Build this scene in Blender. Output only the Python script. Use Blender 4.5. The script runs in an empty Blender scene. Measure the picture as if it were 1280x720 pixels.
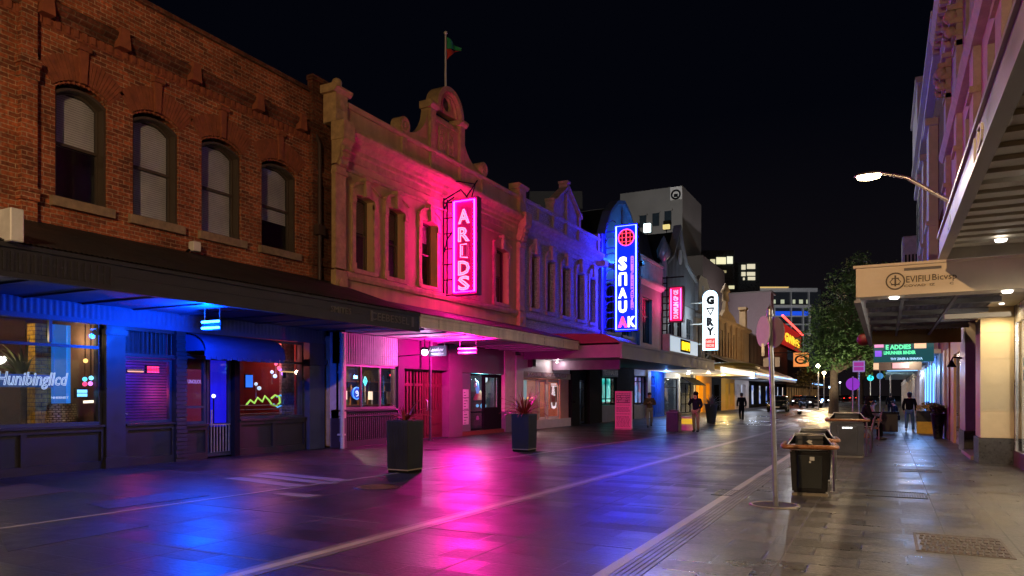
import bpy, bmesh, math, random
from mathutils import Vector, Matrix, geometry
random.seed(11)
SC = bpy.context.scene
COL = SC.collection
PI = math.pi
R = math.radians

# ------------------------------------------------------------------ camera
FPX, U0, V0, EYE = 900.0, 1107.0, 493.0, 1.65          # focal length, street vanishing point, eye height
TH = math.atan((U0 - 640) / FPX)
CT, ST = math.cos(TH), math.sin(TH)
cam = bpy.data.cameras.new('camera')
cam.sensor_width = 36.0
cam.lens = 36.0 * FPX / 1280
cam.shift_y = (V0 - 360) / 1280
cam.clip_start = 0.05
cam.clip_end = 2000
cam_o = bpy.data.objects.new('camera', cam)
cam_o.location = (0, 0, EYE)
cam_o.rotation_euler = (PI / 2, 0, TH)
COL.objects.link(cam_o)
SC.camera = cam_o

# ------------------------------------------------------------------ world, ambient fill, exposure
W = bpy.data.worlds.new('World')
SC.world = W
W.use_nodes = True
wn = W.node_tree
wn.nodes.clear()
wo = wn.nodes.new('ShaderNodeOutputWorld')
bg = wn.nodes.new('ShaderNodeBackground')
geo = wn.nodes.new('ShaderNodeTexCoord')
sep = wn.nodes.new('ShaderNodeSeparateXYZ')
rmp = wn.nodes.new('ShaderNodeValToRGB')
wn.links.new(geo.outputs['Generated'], sep.inputs[0])
wn.links.new(sep.outputs['Z'], rmp.inputs[0])
rmp.color_ramp.elements[0].position = 0.0
rmp.color_ramp.elements[0].color = (0.0065, 0.0050, 0.0060, 1)      # city glow low over the roofs
rmp.color_ramp.elements[1].position = 0.35
rmp.color_ramp.elements[1].color = (0.0009, 0.0012, 0.0030, 1)
wn.links.new(rmp.outputs[0], bg.inputs[0])
bg.inputs[1].default_value = 1.0
wn.links.new(bg.outputs[0], wo.inputs[0])
sun = bpy.data.lights.new('ambient_fill', 'SUN')  # dim warm ambient fill added over the whole scene, no moon
sun.energy = 0.035
sun.angle = R(12)
sun.color = (1.0, 0.78, 0.55)
sun_o = bpy.data.objects.new('ambient_fill', sun)
sun_o.rotation_euler = (R(38), R(34), R(0))
COL.objects.link(sun_o)
SC.view_settings.view_transform = 'Standard'
SC.view_settings.look = 'None'
SC.view_settings.exposure = 0.0
SC.view_settings.gamma = 1.0
SC.render.engine = 'CYCLES'
SC.cycles.use_denoising = True
SC.cycles.denoising_input_passes = 'RGB_ALBEDO_NORMAL'
SC.cycles.denoising_prefilter = 'ACCURATE'
SC.cycles.max_bounces = 6
SC.cycles.diffuse_bounces = 3
SC.cycles.glossy_bounces = 3
SC.cycles.transparent_max_bounces = 12
SC.cycles.sample_clamp_indirect = 6.0
SC.cycles.caustics_reflective = False
SC.cycles.caustics_refractive = False


# ------------------------------------------------------------------ where a photo pixel lies on a real surface
def gy(u, L):            # left wall at x = -L : distance along the street
    d = FPX * L / CT / (U0 - u)
    return (d - L * ST) / CT


def gz(u, v, L):         # height on the left wall
    return EYE + (V0 - v) / (U0 - u) * L / CT


def gp(u, v):            # point on the ground
    d = EYE * FPX / (v - V0)
    x = (u - U0) * CT * d / FPX
    return x, (d + x * ST) / CT


# ------------------------------------------------------------------ mesh collector
class MB:
    def __init__(s):
        s.v, s.f, s.m, s.s = [], [], [], []
        s.cur = 0

    def add(s, vs, fs, smooth=False):
        b = len(s.v)
        s.v += [Vector(p) for p in vs]
        for f in fs:
            s.f.append([b + i for i in f])
            s.m.append(s.cur)
            s.s.append(smooth)
        return s

    def box(s, x0, x1, y0, y1, z0, z1):
        if x0 > x1: x0, x1 = x1, x0
        if y0 > y1: y0, y1 = y1, y0
        vs = [(x, y, z) for z in (z0, z1) for y in (y0, y1) for x in (x0, x1)]
        return s.add(vs, [(0, 2, 3, 1), (4, 5, 7, 6), (0, 1, 5, 4), (2, 6, 7, 3), (0, 4, 6, 2), (1, 3, 7, 5)])

    def hexa(s, lo, hi):   # two quads (4 points each) joined
        return s.add(list(lo) + list(hi), [(3, 2, 1, 0), (4, 5, 6, 7), (0, 1, 5, 4), (1, 2, 6, 5), (2, 3, 7, 6), (3, 0, 4, 7)])

    def quad(s, a, b, c, d):
        return s.add([a, b, c, d], [(0, 1, 2, 3)])

    def prism(s, poly, ax, a, b, holes=()):
        def P(p, t):
            return (t, p[0], p[1]) if ax == 'x' else (p[0], t, p[1]) if ax == 'y' else (p[0], p[1], t)
        loops = [list(poly)] + [list(h) for h in holes]
        flat = [p for l in loops for p in l]
        n = len(flat)
        if len(loops) == 1 and n <= 4:
            tris = [tuple(range(n))]
        else:
            tris = geometry.tessellate_polygon([[Vector((p[0], p[1], 0)) for p in l] for l in loops])
        fs = [tuple(t) for t in tris] + [tuple(i + n for i in reversed(t)) for t in tris]
        k = 0
        for l in loops:
            m = len(l)
            for i in range(m):
                j = (i + 1) % m
                fs.append((k + i, k + j, k + j + n, k + i + n))
            k += m
        return s.add([P(p, a) for p in flat] + [P(p, b) for p in flat], fs)

    def tube(s, pts, r, n=8, closed=False, caps=True):
        pts = [Vector(p) for p in pts]
        m = len(pts)
        rr = r if isinstance(r, (list, tuple)) else [r] * m
        vs, fs = [], []
        up = None
        for i, p in enumerate(pts):
            a = pts[i - 1] if (i or closed) else p
            c = pts[(i + 1) % m] if (i < m - 1 or closed) else p
            t = (c - a)
            t = t.normalized() if t.length > 1e-9 else Vector((0, 0, 1))
            if up is None:
                up = t.orthogonal().normalized()
            up = (up - t * up.dot(t))
            up = up.normalized() if up.length > 1e-6 else t.orthogonal().normalized()
            bi = t.cross(up)
            for k in range(n):
                q = 2 * PI * k / n
                vs.append(p + (up * math.cos(q) + bi * math.sin(q)) * rr[i])
        for i in range(m if closed else m - 1):
            j = (i + 1) % m
            for k in range(n):
                l = (k + 1) % n
                fs.append((i * n + k, i * n + l, j * n + l, j * n + k))
        s.add(vs, fs, True)
        if caps and not closed:
            s.add(vs[:n], [tuple(range(n))[::-1]])
            s.add(vs[-n:], [tuple(range(n))])
        return s

    def lathe(s, prof, c=(0, 0, 0), n=20, sx=1, sy=1, smooth=True):
        vs, fs = [], []
        for (r, z) in prof:
            for k in range(n):
                q = 2 * PI * k / n
                vs.append((c[0] + r * math.cos(q) * sx, c[1] + r * math.sin(q) * sy, c[2] + z))
        for i in range(len(prof) - 1):
            for k in range(n):
                l = (k + 1) % n
                fs.append((i * n + k, i * n + l, (i + 1) * n + l, (i + 1) * n + k))
        s.add(vs, fs, smooth)
        s.add(vs[:n], [tuple(range(n))[::-1]])
        s.add(vs[-n:], [tuple(range(n))])
        return s

    def ball(s, c, r, n=12, sx=1, sy=1, sz=1):
        pr = [(max(1e-4, r * math.sin(PI * i / 8)), -r * sz * math.cos(PI * i / 8)) for i in range(9)]
        return s.lathe(pr, c, n, sx, sy)

    def ridged(s, p, du, dv, nrm, n, amp):       # corrugated sheet: n ribs across du, running along dv
        p, du, dv, nrm = map(Vector, (p, du, dv, nrm))
        vs = []
        k = n * 4
        for i in range(k + 1):
            o = nrm * (amp * (0, .7, 1, .7)[i % 4])
            q = p + du * (i / k) + o
            vs += [q, q + dv]
        return s.add(vs, [(2 * i, 2 * i + 2, 2 * i + 3, 2 * i + 1) for i in range(k)], True)

    def xf(s, M, start=0):
        for i in range(start, len(s.v)):
            s.v[i] = M @ s.v[i]
        return s


BASE = {}


def obj(name, mb, mat, parent=None, bevel=0.0, seg=1, recalc=True):
    me = bpy.data.meshes.new(name)
    if parent is not None:
        base = BASE.get(parent.name, Vector((0, 0, 0)))
    else:
        xs = [v.x for v in mb.v]; ys = [v.y for v in mb.v]; zs = [v.z for v in mb.v]
        base = Vector(((min(xs) + max(xs)) / 2, (min(ys) + max(ys)) / 2, min(zs)))
    me.from_pydata([v - base for v in mb.v], [], mb.f)
    me.polygons.foreach_set('material_index', mb.m)
    me.polygons.foreach_set('use_smooth', mb.s)
    if recalc or bevel:
        b = bmesh.new()
        b.from_mesh(me)
        if recalc:
            bmesh.ops.recalc_face_normals(b, faces=b.faces)
        if bevel:
            es = [e for e in b.edges if len(e.link_faces) == 2 and e.calc_face_angle(0) > R(40)]
            bmesh.ops.bevel(b, geom=es, offset=bevel, segments=seg, affect='EDGES', clamp_overlap=True)
        b.to_mesh(me)
        b.free()
    for m in (mat if isinstance(mat, (list, tuple)) else [mat]):
        me.materials.append(m)
    o = bpy.data.objects.new(name, me)
    COL.objects.link(o)
    if parent is None:
        o.location = base
        BASE[o.name] = base
    else:
        o.parent = parent
        BASE[o.name] = base
    return o


def split(name, mb, mat, parent, bevel=0):      # one object for each loose piece
    par = list(range(len(mb.v)))

    def find(i):
        while par[i] != i:
            par[i] = par[par[i]]
            i = par[i]
        return i
    for f in mb.f:
        for i in f[1:]: par[find(i)] = find(f[0])
    out = {}
    for f, m, sm in zip(mb.f, mb.m, mb.s): out.setdefault(find(f[0]), []).append((f, m, sm))
    r = []
    for fs in out.values():
        ids = sorted({i for f, _, _ in fs for i in f})
        mp = {i: k for k, i in enumerate(ids)}
        q = MB()
        q.v = [mb.v[i] for i in ids]
        q.f = [[mp[i] for i in f] for f, _, _ in fs]
        ms = fs[0][1]
        q.m = [0] * len(fs)
        q.s = [sm for _, _, sm in fs]
        r.append(obj(name, q, mat[ms] if isinstance(mat, list) else mat, parent, bevel))
    return r


def tag(o, label=None, cat=None, group=None, kind=None):
    if label: o['label'] = label
    if cat: o['category'] = cat
    if group: o['group'] = group
    if kind: o['kind'] = kind
    return o


def thing(name, label, cat, loc=(0, 0, 0), rz=0, group=None):
    o = bpy.data.objects.new(name, None)
    o.empty_display_size = .2
    o.location = loc
    o.rotation_euler = (0, 0, rz)
    COL.objects.link(o)
    BASE[o.name] = Vector(loc)
    return tag(o, label, cat, group)


def local(o):            # children are built round the origin, not in world coordinates
    BASE[o.name] = Vector((0, 0, 0))
    return o


def dup(root, loc, rz=0, label=None, group=None, scale=None):
    def cp(o, par):
        c = o.copy()
        COL.objects.link(c)
        c.parent = par
        for ch in [x for x in bpy.data.objects if x.parent == o]:
            cp(ch, c)
        return c
    r = cp(root, None)
    r.location = loc
    r.rotation_euler = (0, 0, rz)
    if scale: r.scale = (scale,) * 3
    if label: r['label'] = label
    if group: r['group'] = group
    return r


def struct(name, mb, m):
    return tag(obj(name, mb, m), kind='structure')


def light(parent, loc, col, power, r=.08, kind='POINT', rot=None, spot=None):
    d = bpy.data.lights.new('lamp_light', kind)
    d.energy = power
    d.color = col
    if kind == 'AREA':
        d.shape = 'RECTANGLE'
        d.size, d.size_y = r
    else:
        d.shadow_soft_size = r
    if spot:
        d.spot_size, d.spot_blend = spot
        d.show_cone = False
    o = bpy.data.objects.new('lamp_light', d)
    o.location = Vector(loc) - BASE.get(parent.name, Vector((0, 0, 0)))
    if rot: o.rotation_euler = rot
    o.parent = parent
    COL.objects.link(o)
    return o


# ------------------------------------------------------------------ materials
MATS = {}


def newmat(name):
    m = bpy.data.materials.new(name)
    m.use_nodes = True
    t = m.node_tree
    return m, t, t.nodes['Principled BSDF'], t.nodes, t.links


def pm(name, col, rough=.6, metal=0, var=.18, scale=3.0, bump=0.0, bscale=40, spec=.5, rvar=.12, coat=0, streak=0):
    if name in MATS: return MATS[name]
    m, t, b, N, Lk = newmat(name)
    tc = N.new('ShaderNodeTexCoord')
    nz = N.new('ShaderNodeTexNoise')
    nz.inputs['Scale'].default_value = scale
    nz.inputs['Detail'].default_value = 6
    nz.inputs['Roughness'].default_value = .65
    if streak:                                   # rain streaks down the face
        mp = N.new('ShaderNodeMapping')
        mp.inputs['Scale'].default_value = (1, 1, .12)
        Lk.new(tc.outputs['Object'], mp.inputs[0])
        Lk.new(mp.outputs[0], nz.inputs['Vector'])
    else:
        Lk.new(tc.outputs['Object'], nz.inputs['Vector'])
    mr = N.new('ShaderNodeMapRange')
    mr.inputs['From Min'].default_value = .3
    mr.inputs['From Max'].default_value = .7
    mr.inputs['To Min'].default_value = 1 - var
    mr.inputs['To Max'].default_value = 1 + var
    Lk.new(nz.outputs[0], mr.inputs[0])
    mx = N.new('ShaderNodeVectorMath')
    mx.operation = 'SCALE'
    mx.inputs[0].default_value = col
    Lk.new(mr.outputs[0], mx.inputs['Scale'])
    Lk.new(mx.outputs[0], b.inputs['Base Color'])
    r2 = N.new('ShaderNodeMapRange')
    r2.inputs['From Min'].default_value = .3
    r2.inputs['From Max'].default_value = .7
    r2.inputs['To Min'].default_value = max(.02, rough - rvar)
    r2.inputs['To Max'].default_value = min(1, rough + rvar)
    Lk.new(nz.outputs[0], r2.inputs[0])
    Lk.new(r2.outputs[0], b.inputs['Roughness'])
    b.inputs['Metallic'].default_value = metal
    b.inputs['Specular IOR Level'].default_value = spec
    b.inputs['Coat Weight'].default_value = coat
    if bump:
        n2 = N.new('ShaderNodeTexNoise')
        n2.inputs['Scale'].default_value = bscale
        n2.inputs['Detail'].default_value = 4
        Lk.new(tc.outputs['Object'], n2.inputs['Vector'])
        bp = N.new('ShaderNodeBump')
        bp.inputs['Strength'].default_value = bump
        bp.inputs['Distance'].default_value = .02
        Lk.new(n2.outputs[0], bp.inputs['Height'])
        Lk.new(bp.outputs[0], b.inputs['Normal'])
    MATS[name] = m
    return m


def em(name, col, st=1.0):
    if name in MATS: return MATS[name]
    m, t, b, N, Lk = newmat(name)
    b.inputs['Base Color'].default_value = (*[min(.8, c * .6) for c in col], 1)
    b.inputs['Emission Color'].default_value = (*col, 1)
    b.inputs['Emission Strength'].default_value = st
    b.inputs['Roughness'].default_value = .4
    MATS[name] = m
    return m


def emvar(name, cols, st, scale=(3, 3, 3), dist=1.0):      # backlit display: patches of several colours
    if name in MATS: return MATS[name]
    m, t, b, N, Lk = newmat(name)
    tc = N.new('ShaderNodeTexCoord')
    mp = N.new('ShaderNodeMapping')
    mp.inputs['Scale'].default_value = scale
    nz = N.new('ShaderNodeTexNoise')
    nz.inputs['Scale'].default_value = 1
    nz.inputs['Detail'].default_value = 2
    nz.inputs['Distortion'].default_value = dist
    cr = N.new('ShaderNodeValToRGB')
    el = cr.color_ramp.elements
    while len(el) < len(cols): el.new(.5)
    for i, c in enumerate(cols):
        el[i].position = .3 + .4 * i / max(1, len(cols) - 1)
        el[i].color = (*c, 1)
    Lk.new(tc.outputs['Object'], mp.inputs[0])
    Lk.new(mp.outputs[0], nz.inputs['Vector'])
    Lk.new(nz.outputs[0], cr.inputs[0])
    Lk.new(cr.outputs[0], b.inputs['Emission Color'])
    b.inputs['Emission Strength'].default_value = st
    b.inputs['Base Color'].default_value = (.05, .05, .05, 1)
    MATS[name] = m
    return m


def glass(name='window_glass', tint=(.9, .92, .95), refl=1.0, rough=.02):
    if name in MATS: return MATS[name]
    m, t, b, N, Lk = newmat(name)
    N.remove(b)
    out = [n for n in N if n.type == 'OUTPUT_MATERIAL'][0]
    tr = N.new('ShaderNodeBsdfTransparent')
    tr.inputs[0].default_value = (*tint, 1)
    gl = N.new('ShaderNodeBsdfGlossy')
    gl.inputs['Roughness'].default_value = rough
    lw = N.new('ShaderNodeLayerWeight')       # same from both sides of the sheet
    fr = N.new('ShaderNodeMath')
    fr.operation = 'POWER'
    fr.inputs[1].default_value = 4.5
    Lk.new(lw.outputs['Facing'], fr.inputs[0])
    mu = N.new('ShaderNodeMath')
    mu.operation = 'MULTIPLY_ADD'
    mu.inputs[1].default_value = refl * .75
    mu.inputs[2].default_value = .035
    nz = N.new('ShaderNodeTexNoise')
    nz.inputs['Scale'].default_value = 1.2
    bp = N.new('ShaderNodeBump')
    bp.inputs['Strength'].default_value = .04
    Lk.new(nz.outputs[0], bp.inputs['Height'])
    Lk.new(bp.outputs[0], gl.inputs['Normal'])
    mx = N.new('ShaderNodeMixShader')
    Lk.new(fr.outputs[0], mu.inputs[0])
    Lk.new(mu.outputs[0], mx.inputs[0])
    Lk.new(tr.outputs[0], mx.inputs[1])
    Lk.new(gl.outputs[0], mx.inputs[2])
    Lk.new(mx.outputs[0], out.inputs[0])
    MATS[name] = m
    return m


def wallcoord(N, Lk):     # (along the wall, up) in metres, whichever way the face looks
    tc = N.new('ShaderNodeTexCoord')
    ge = N.new('ShaderNodeNewGeometry')
    s1 = N.new('ShaderNodeSeparateXYZ')
    s2 = N.new('ShaderNodeSeparateXYZ')
    Lk.new(tc.outputs['Object'], s1.inputs[0])
    Lk.new(ge.outputs['Normal'], s2.inputs[0])
    ab = N.new('ShaderNodeMath'); ab.operation = 'ABSOLUTE'
    Lk.new(s2.outputs['X'], ab.inputs[0])
    gt = N.new('ShaderNodeMath'); gt.operation = 'GREATER_THAN'; gt.inputs[1].default_value = .5
    Lk.new(ab.outputs[0], gt.inputs[0])
    mx = N.new('ShaderNodeMix'); mx.data_type = 'FLOAT'
    Lk.new(gt.outputs[0], mx.inputs[0])
    Lk.new(s1.outputs['X'], mx.inputs[2])
    Lk.new(s1.outputs['Y'], mx.inputs[3])
    cb = N.new('ShaderNodeCombineXYZ')
    Lk.new(mx.outputs[0], cb.inputs[0])
    Lk.new(s1.outputs['Z'], cb.inputs[1])
    return cb.outputs[0], tc


def brickmat(name, c1, c2, mort, bw=.27, bh=.092, ms=.010, rough=.85, dirt=.5, bump=.5):
    if name in MATS: return MATS[name]
    m, t, b, N, Lk = newmat(name)
    co, tc = wallcoord(N, Lk)
    br = N.new('ShaderNodeTexBrick')
    br.inputs['Color1'].default_value = (*c1, 1)
    br.inputs['Color2'].default_value = (*c2, 1)
    br.inputs['Mortar'].default_value = (*mort, 1)
    br.inputs['Scale'].default_value = 1
    br.inputs['Brick Width'].default_value = bw
    br.inputs['Row Height'].default_value = bh
    br.inputs['Mortar Size'].default_value = ms
    br.inputs['Mortar Smooth'].default_value = .3
    br.inputs['Bias'].default_value = -.2
    nd = N.new('ShaderNodeTexNoise')
    nd.inputs['Scale'].default_value = 9
    ad = N.new('ShaderNodeVectorMath'); ad.operation = 'MULTIPLY_ADD'
    ad.inputs[1].default_value = (.012, .012, 0)
    Lk.new(tc.outputs['Object'], nd.inputs['Vector'])
    Lk.new(nd.outputs['Color'], ad.inputs[0])
    Lk.new(co, ad.inputs[2])
    Lk.new(ad.outputs[0], br.inputs['Vector'])
    n1 = N.new('ShaderNodeTexNoise')
    n1.inputs['Scale'].default_value = .9
    n1.inputs['Detail'].default_value = 8
    n1.inputs['Roughness'].default_value = .7
    Lk.new(tc.outputs['Object'], n1.inputs['Vector'])
    mr = N.new('ShaderNodeMapRange')
    mr.inputs['From Min'].default_value = .32
    mr.inputs['From Max'].default_value = .68
    mr.inputs['To Min'].default_value = 1 - dirt
    mr.inputs['To Max'].default_value = 1 + dirt * .4
    Lk.new(n1.outputs[0], mr.inputs[0])
    sc = N.new('ShaderNodeVectorMath'); sc.operation = 'SCALE'
    Lk.new(br.outputs['Color'], sc.inputs[0])
    Lk.new(mr.outputs[0], sc.inputs['Scale'])
    n3 = N.new('ShaderNodeTexNoise')
    n3.inputs['Scale'].default_value = 14
    n3.inputs['Detail'].default_value = 5
    Lk.new(tc.outputs['Object'], n3.inputs['Vector'])
    m3 = N.new('ShaderNodeMapRange')
    m3.inputs['From Min'].default_value = .3
    m3.inputs['From Max'].default_value = .7
    m3.inputs['To Min'].default_value = .6
    m3.inputs['To Max'].default_value = 1.35
    Lk.new(n3.outputs[0], m3.inputs[0])
    s3 = N.new('ShaderNodeVectorMath'); s3.operation = 'SCALE'
    Lk.new(sc.outputs[0], s3.inputs[0])
    Lk.new(m3.outputs[0], s3.inputs['Scale'])
    Lk.new(s3.outputs[0], b.inputs['Base Color'])
    b.inputs['Roughness'].default_value = rough
    b.inputs['Specular IOR Level'].default_value = .3
    iv = N.new('ShaderNodeMath'); iv.operation = 'MULTIPLY_ADD'
    iv.inputs[1].default_value = -1.0
    Lk.new(br.outputs['Fac'], iv.inputs[0])
    Lk.new(n3.outputs[0], iv.inputs[2])
    bp = N.new('ShaderNodeBump')
    bp.inputs['Strength'].default_value = bump
    bp.inputs['Distance'].default_value = .012
    Lk.new(iv.outputs[0], bp.inputs['Height'])
    Lk.new(bp.outputs[0], b.inputs['Normal'])
    MATS[name] = m
    return m


def pavemat(name, c1, c2, mort, bw, bh, off=.5, rlo=.2, rhi=.42, bump=.5, ms=.015, rot=0, big=.3):
    m, t, b, N, Lk = newmat(name)
    tc = N.new('ShaderNodeTexCoord')
    mp = N.new('ShaderNodeMapping')
    mp.inputs['Rotation'].default_value = (0, 0, rot)
    Lk.new(tc.outputs['Object'], mp.inputs[0])
    br = N.new('ShaderNodeTexBrick')
    br.offset = off
    br.inputs['Color1'].default_value = (*c1, 1)
    br.inputs['Color2'].default_value = (*c2, 1)
    br.inputs['Mortar'].default_value = (*mort, 1)
    br.inputs['Scale'].default_value = 1
    br.inputs['Brick Width'].default_value = bw
    br.inputs['Row Height'].default_value = bh
    br.inputs['Mortar Size'].default_value = ms
    br.inputs['Mortar Smooth'].default_value = .2
    Lk.new(mp.outputs[0], br.inputs['Vector'])
    n1 = N.new('ShaderNodeTexNoise')
    n1.inputs['Scale'].default_value = .55
    n1.inputs['Detail'].default_value = 9
    n1.inputs['Roughness'].default_value = .72
    Lk.new(tc.outputs['Object'], n1.inputs['Vector'])
    n2 = N.new('ShaderNodeTexNoise')
    n2.inputs['Scale'].default_value = 26
    n2.inputs['Detail'].default_value = 5
    Lk.new(tc.outputs['Object'], n2.inputs['Vector'])
    mr = N.new('ShaderNodeMapRange')
    mr.inputs['From Min'].default_value = .3
    mr.inputs['From Max'].default_value = .7
    mr.inputs['To Min'].default_value = 1 - big
    mr.inputs['To Max'].default_value = 1 + big
    Lk.new(n1.outputs[0], mr.inputs[0])
    m2 = N.new('ShaderNodeMapRange')
    m2.inputs['From Min'].default_value = .3
    m2.inputs['From Max'].default_value = .7
    m2.inputs['To Min'].default_value = .45
    m2.inputs['To Max'].default_value = 1.6
    Lk.new(n2.outputs[0], m2.inputs[0])
    vo = N.new('ShaderNodeTexVoronoi')          # trodden gum and spots
    vo.inputs['Scale'].default_value = 2.6
    Lk.new(tc.outputs['Object'], vo.inputs['Vector'])
    vr = N.new('ShaderNodeMapRange')
    vr.inputs['From Min'].default_value = .05
    vr.inputs['From Max'].default_value = .075
    vr.inputs['To Min'].default_value = 2.1
    vr.inputs['To Max'].default_value = 1.0
    Lk.new(vo.outputs['Distance'], vr.inputs[0])
    v2 = N.new('ShaderNodeMath'); v2.operation = 'MULTIPLY'
    Lk.new(mr.outputs[0], v2.inputs[0])
    Lk.new(vr.outputs[0], v2.inputs[1])
    mu = N.new('ShaderNodeMath'); mu.operation = 'MULTIPLY'
    Lk.new(v2.outputs[0], mu.inputs[0])
    Lk.new(m2.outputs[0], mu.inputs[1])
    sc = N.new('ShaderNodeVectorMath'); sc.operation = 'SCALE'
    Lk.new(br.outputs['Color'], sc.inputs[0])
    Lk.new(mu.outputs[0], sc.inputs['Scale'])
    Lk.new(sc.outputs[0], b.inputs['Base Color'])
    # roughness: worn, damp stone, different for each slab
    bw2 = N.new('ShaderNodeRGBToBW')
    Lk.new(br.outputs['Color'], bw2.inputs[0])
    r1 = N.new('ShaderNodeMapRange')
    lum = lambda c: .2126 * c[0] + .7152 * c[1] + .0722 * c[2]
    r1.inputs['From Min'].default_value = lum(c1)
    r1.inputs['From Max'].default_value = lum(c2)
    r1.inputs['To Min'].default_value = -.07
    r1.inputs['To Max'].default_value = .07
    Lk.new(bw2.outputs[0], r1.inputs[0])
    r2 = N.new('ShaderNodeMapRange')
    r2.inputs['From Min'].default_value = .3
    r2.inputs['From Max'].default_value = .7
    r2.inputs['To Min'].default_value = rhi
    r2.inputs['To Max'].default_value = rlo
    Lk.new(n1.outputs[0], r2.inputs[0])
    ra = N.new('ShaderNodeMath'); ra.operation = 'ADD'; ra.use_clamp = True
    Lk.new(r1.outputs[0], ra.inputs[0])
    Lk.new(r2.outputs[0], ra.inputs[1])
    Lk.new(ra.outputs[0], b.inputs['Roughness'])
    b.inputs['Specular IOR Level'].default_value = .38
    iv = N.new('ShaderNodeMath'); iv.operation = 'MULTIPLY_ADD'
    iv.inputs[1].default_value = -2.2
    Lk.new(br.outputs['Fac'], iv.inputs[0])
    Lk.new(n2.outputs[0], iv.inputs[2])
    bp = N.new('ShaderNodeBump')
    bp.inputs['Strength'].default_value = bump
    bp.inputs['Distance'].default_value = .008
    Lk.new(iv.outputs[0], bp.inputs['Height'])
    Lk.new(bp.outputs[0], b.inputs['Normal'])
    return m


# ------------------------------------------------------------------ lettering
def text(body, size=.3, depth=.01, outline=0, shear=0, M=None, mb=None, fit=None, bold=0, align='C'):
    cu = bpy.data.curves.new('lettering', 'FONT')
    cu.body = body
    cu.size = size
    cu.shear = shear
    cu.offset = bold
    cu.resolution_u = 2
    if outline:
        cu.fill_mode = 'NONE'
        cu.bevel_depth = outline
        cu.bevel_resolution = 1
    else:
        cu.extrude = depth
    o = bpy.data.objects.new('lettering', cu)
    COL.objects.link(o)
    dg = bpy.context.evaluated_depsgraph_get()
    me = bpy.data.meshes.new_from_object(o.evaluated_get(dg))
    vs = [v.co.copy() for v in me.vertices]
    fs = [tuple(p.vertices) for p in me.polygons]
    bpy.data.objects.remove(o)
    bpy.data.curves.remove(cu)
    bpy.data.meshes.remove(me)
    x0 = min(v.x for v in vs); x1 = max(v.x for v in vs)
    y0 = min(v.y for v in vs); y1 = max(v.y for v in vs)
    cx, cy = (x0 + x1) / 2, (y0 + y1) / 2
    sx = sy = 1
    if fit:
        sx = fit[0] / (x1 - x0)
        sy = fit[1] / (y1 - y0)
    vs = [Vector(((v.x - cx) * sx, (v.y - cy) * sy, v.z)) for v in vs]
    if M is not None: vs = [M @ v for v in vs]
    mb = mb or MB()
    mb.add(vs, fs)
    return mb


def facing(ax, c, roll=0):     # matrix: lettering plane facing '-y', '+x' or '-x', centred at c
    if ax == '-y': cols = ((1, 0, 0), (0, 0, 1), (0, -1, 0))
    elif ax == '+x': cols = ((0, 1, 0), (0, 0, 1), (1, 0, 0))
    elif ax == '-x': cols = ((0, -1, 0), (0, 0, 1), (-1, 0, 0))
    else: cols = ((1, 0, 0), (0, 1, 0), (0, 0, 1))
    M = Matrix(cols).transposed().to_4x4()
    M.translation = Vector(c)
    return M @ Matrix.Rotation(roll, 4, 'Z')


# ------------------------------------------------------------------ facades
def archpoly(y0, y1, z0, z1, rise, n=8):
    if rise <= 0: return [(y0, z0), (y1, z0), (y1, z1), (y0, z1)]
    w = (y1 - y0) / 2
    rad = (w * w + rise * rise) / (2 * rise)
    c = (y0 + y1) / 2
    a = math.asin(min(1, w / rad))
    return [(y0, z0), (y1, z0)] + [(c + rad * math.sin(a - 2 * a * i / n), z1 - rad + rad * math.cos(a - 2 * a * i / n)) for i in range(n + 1)]


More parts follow.
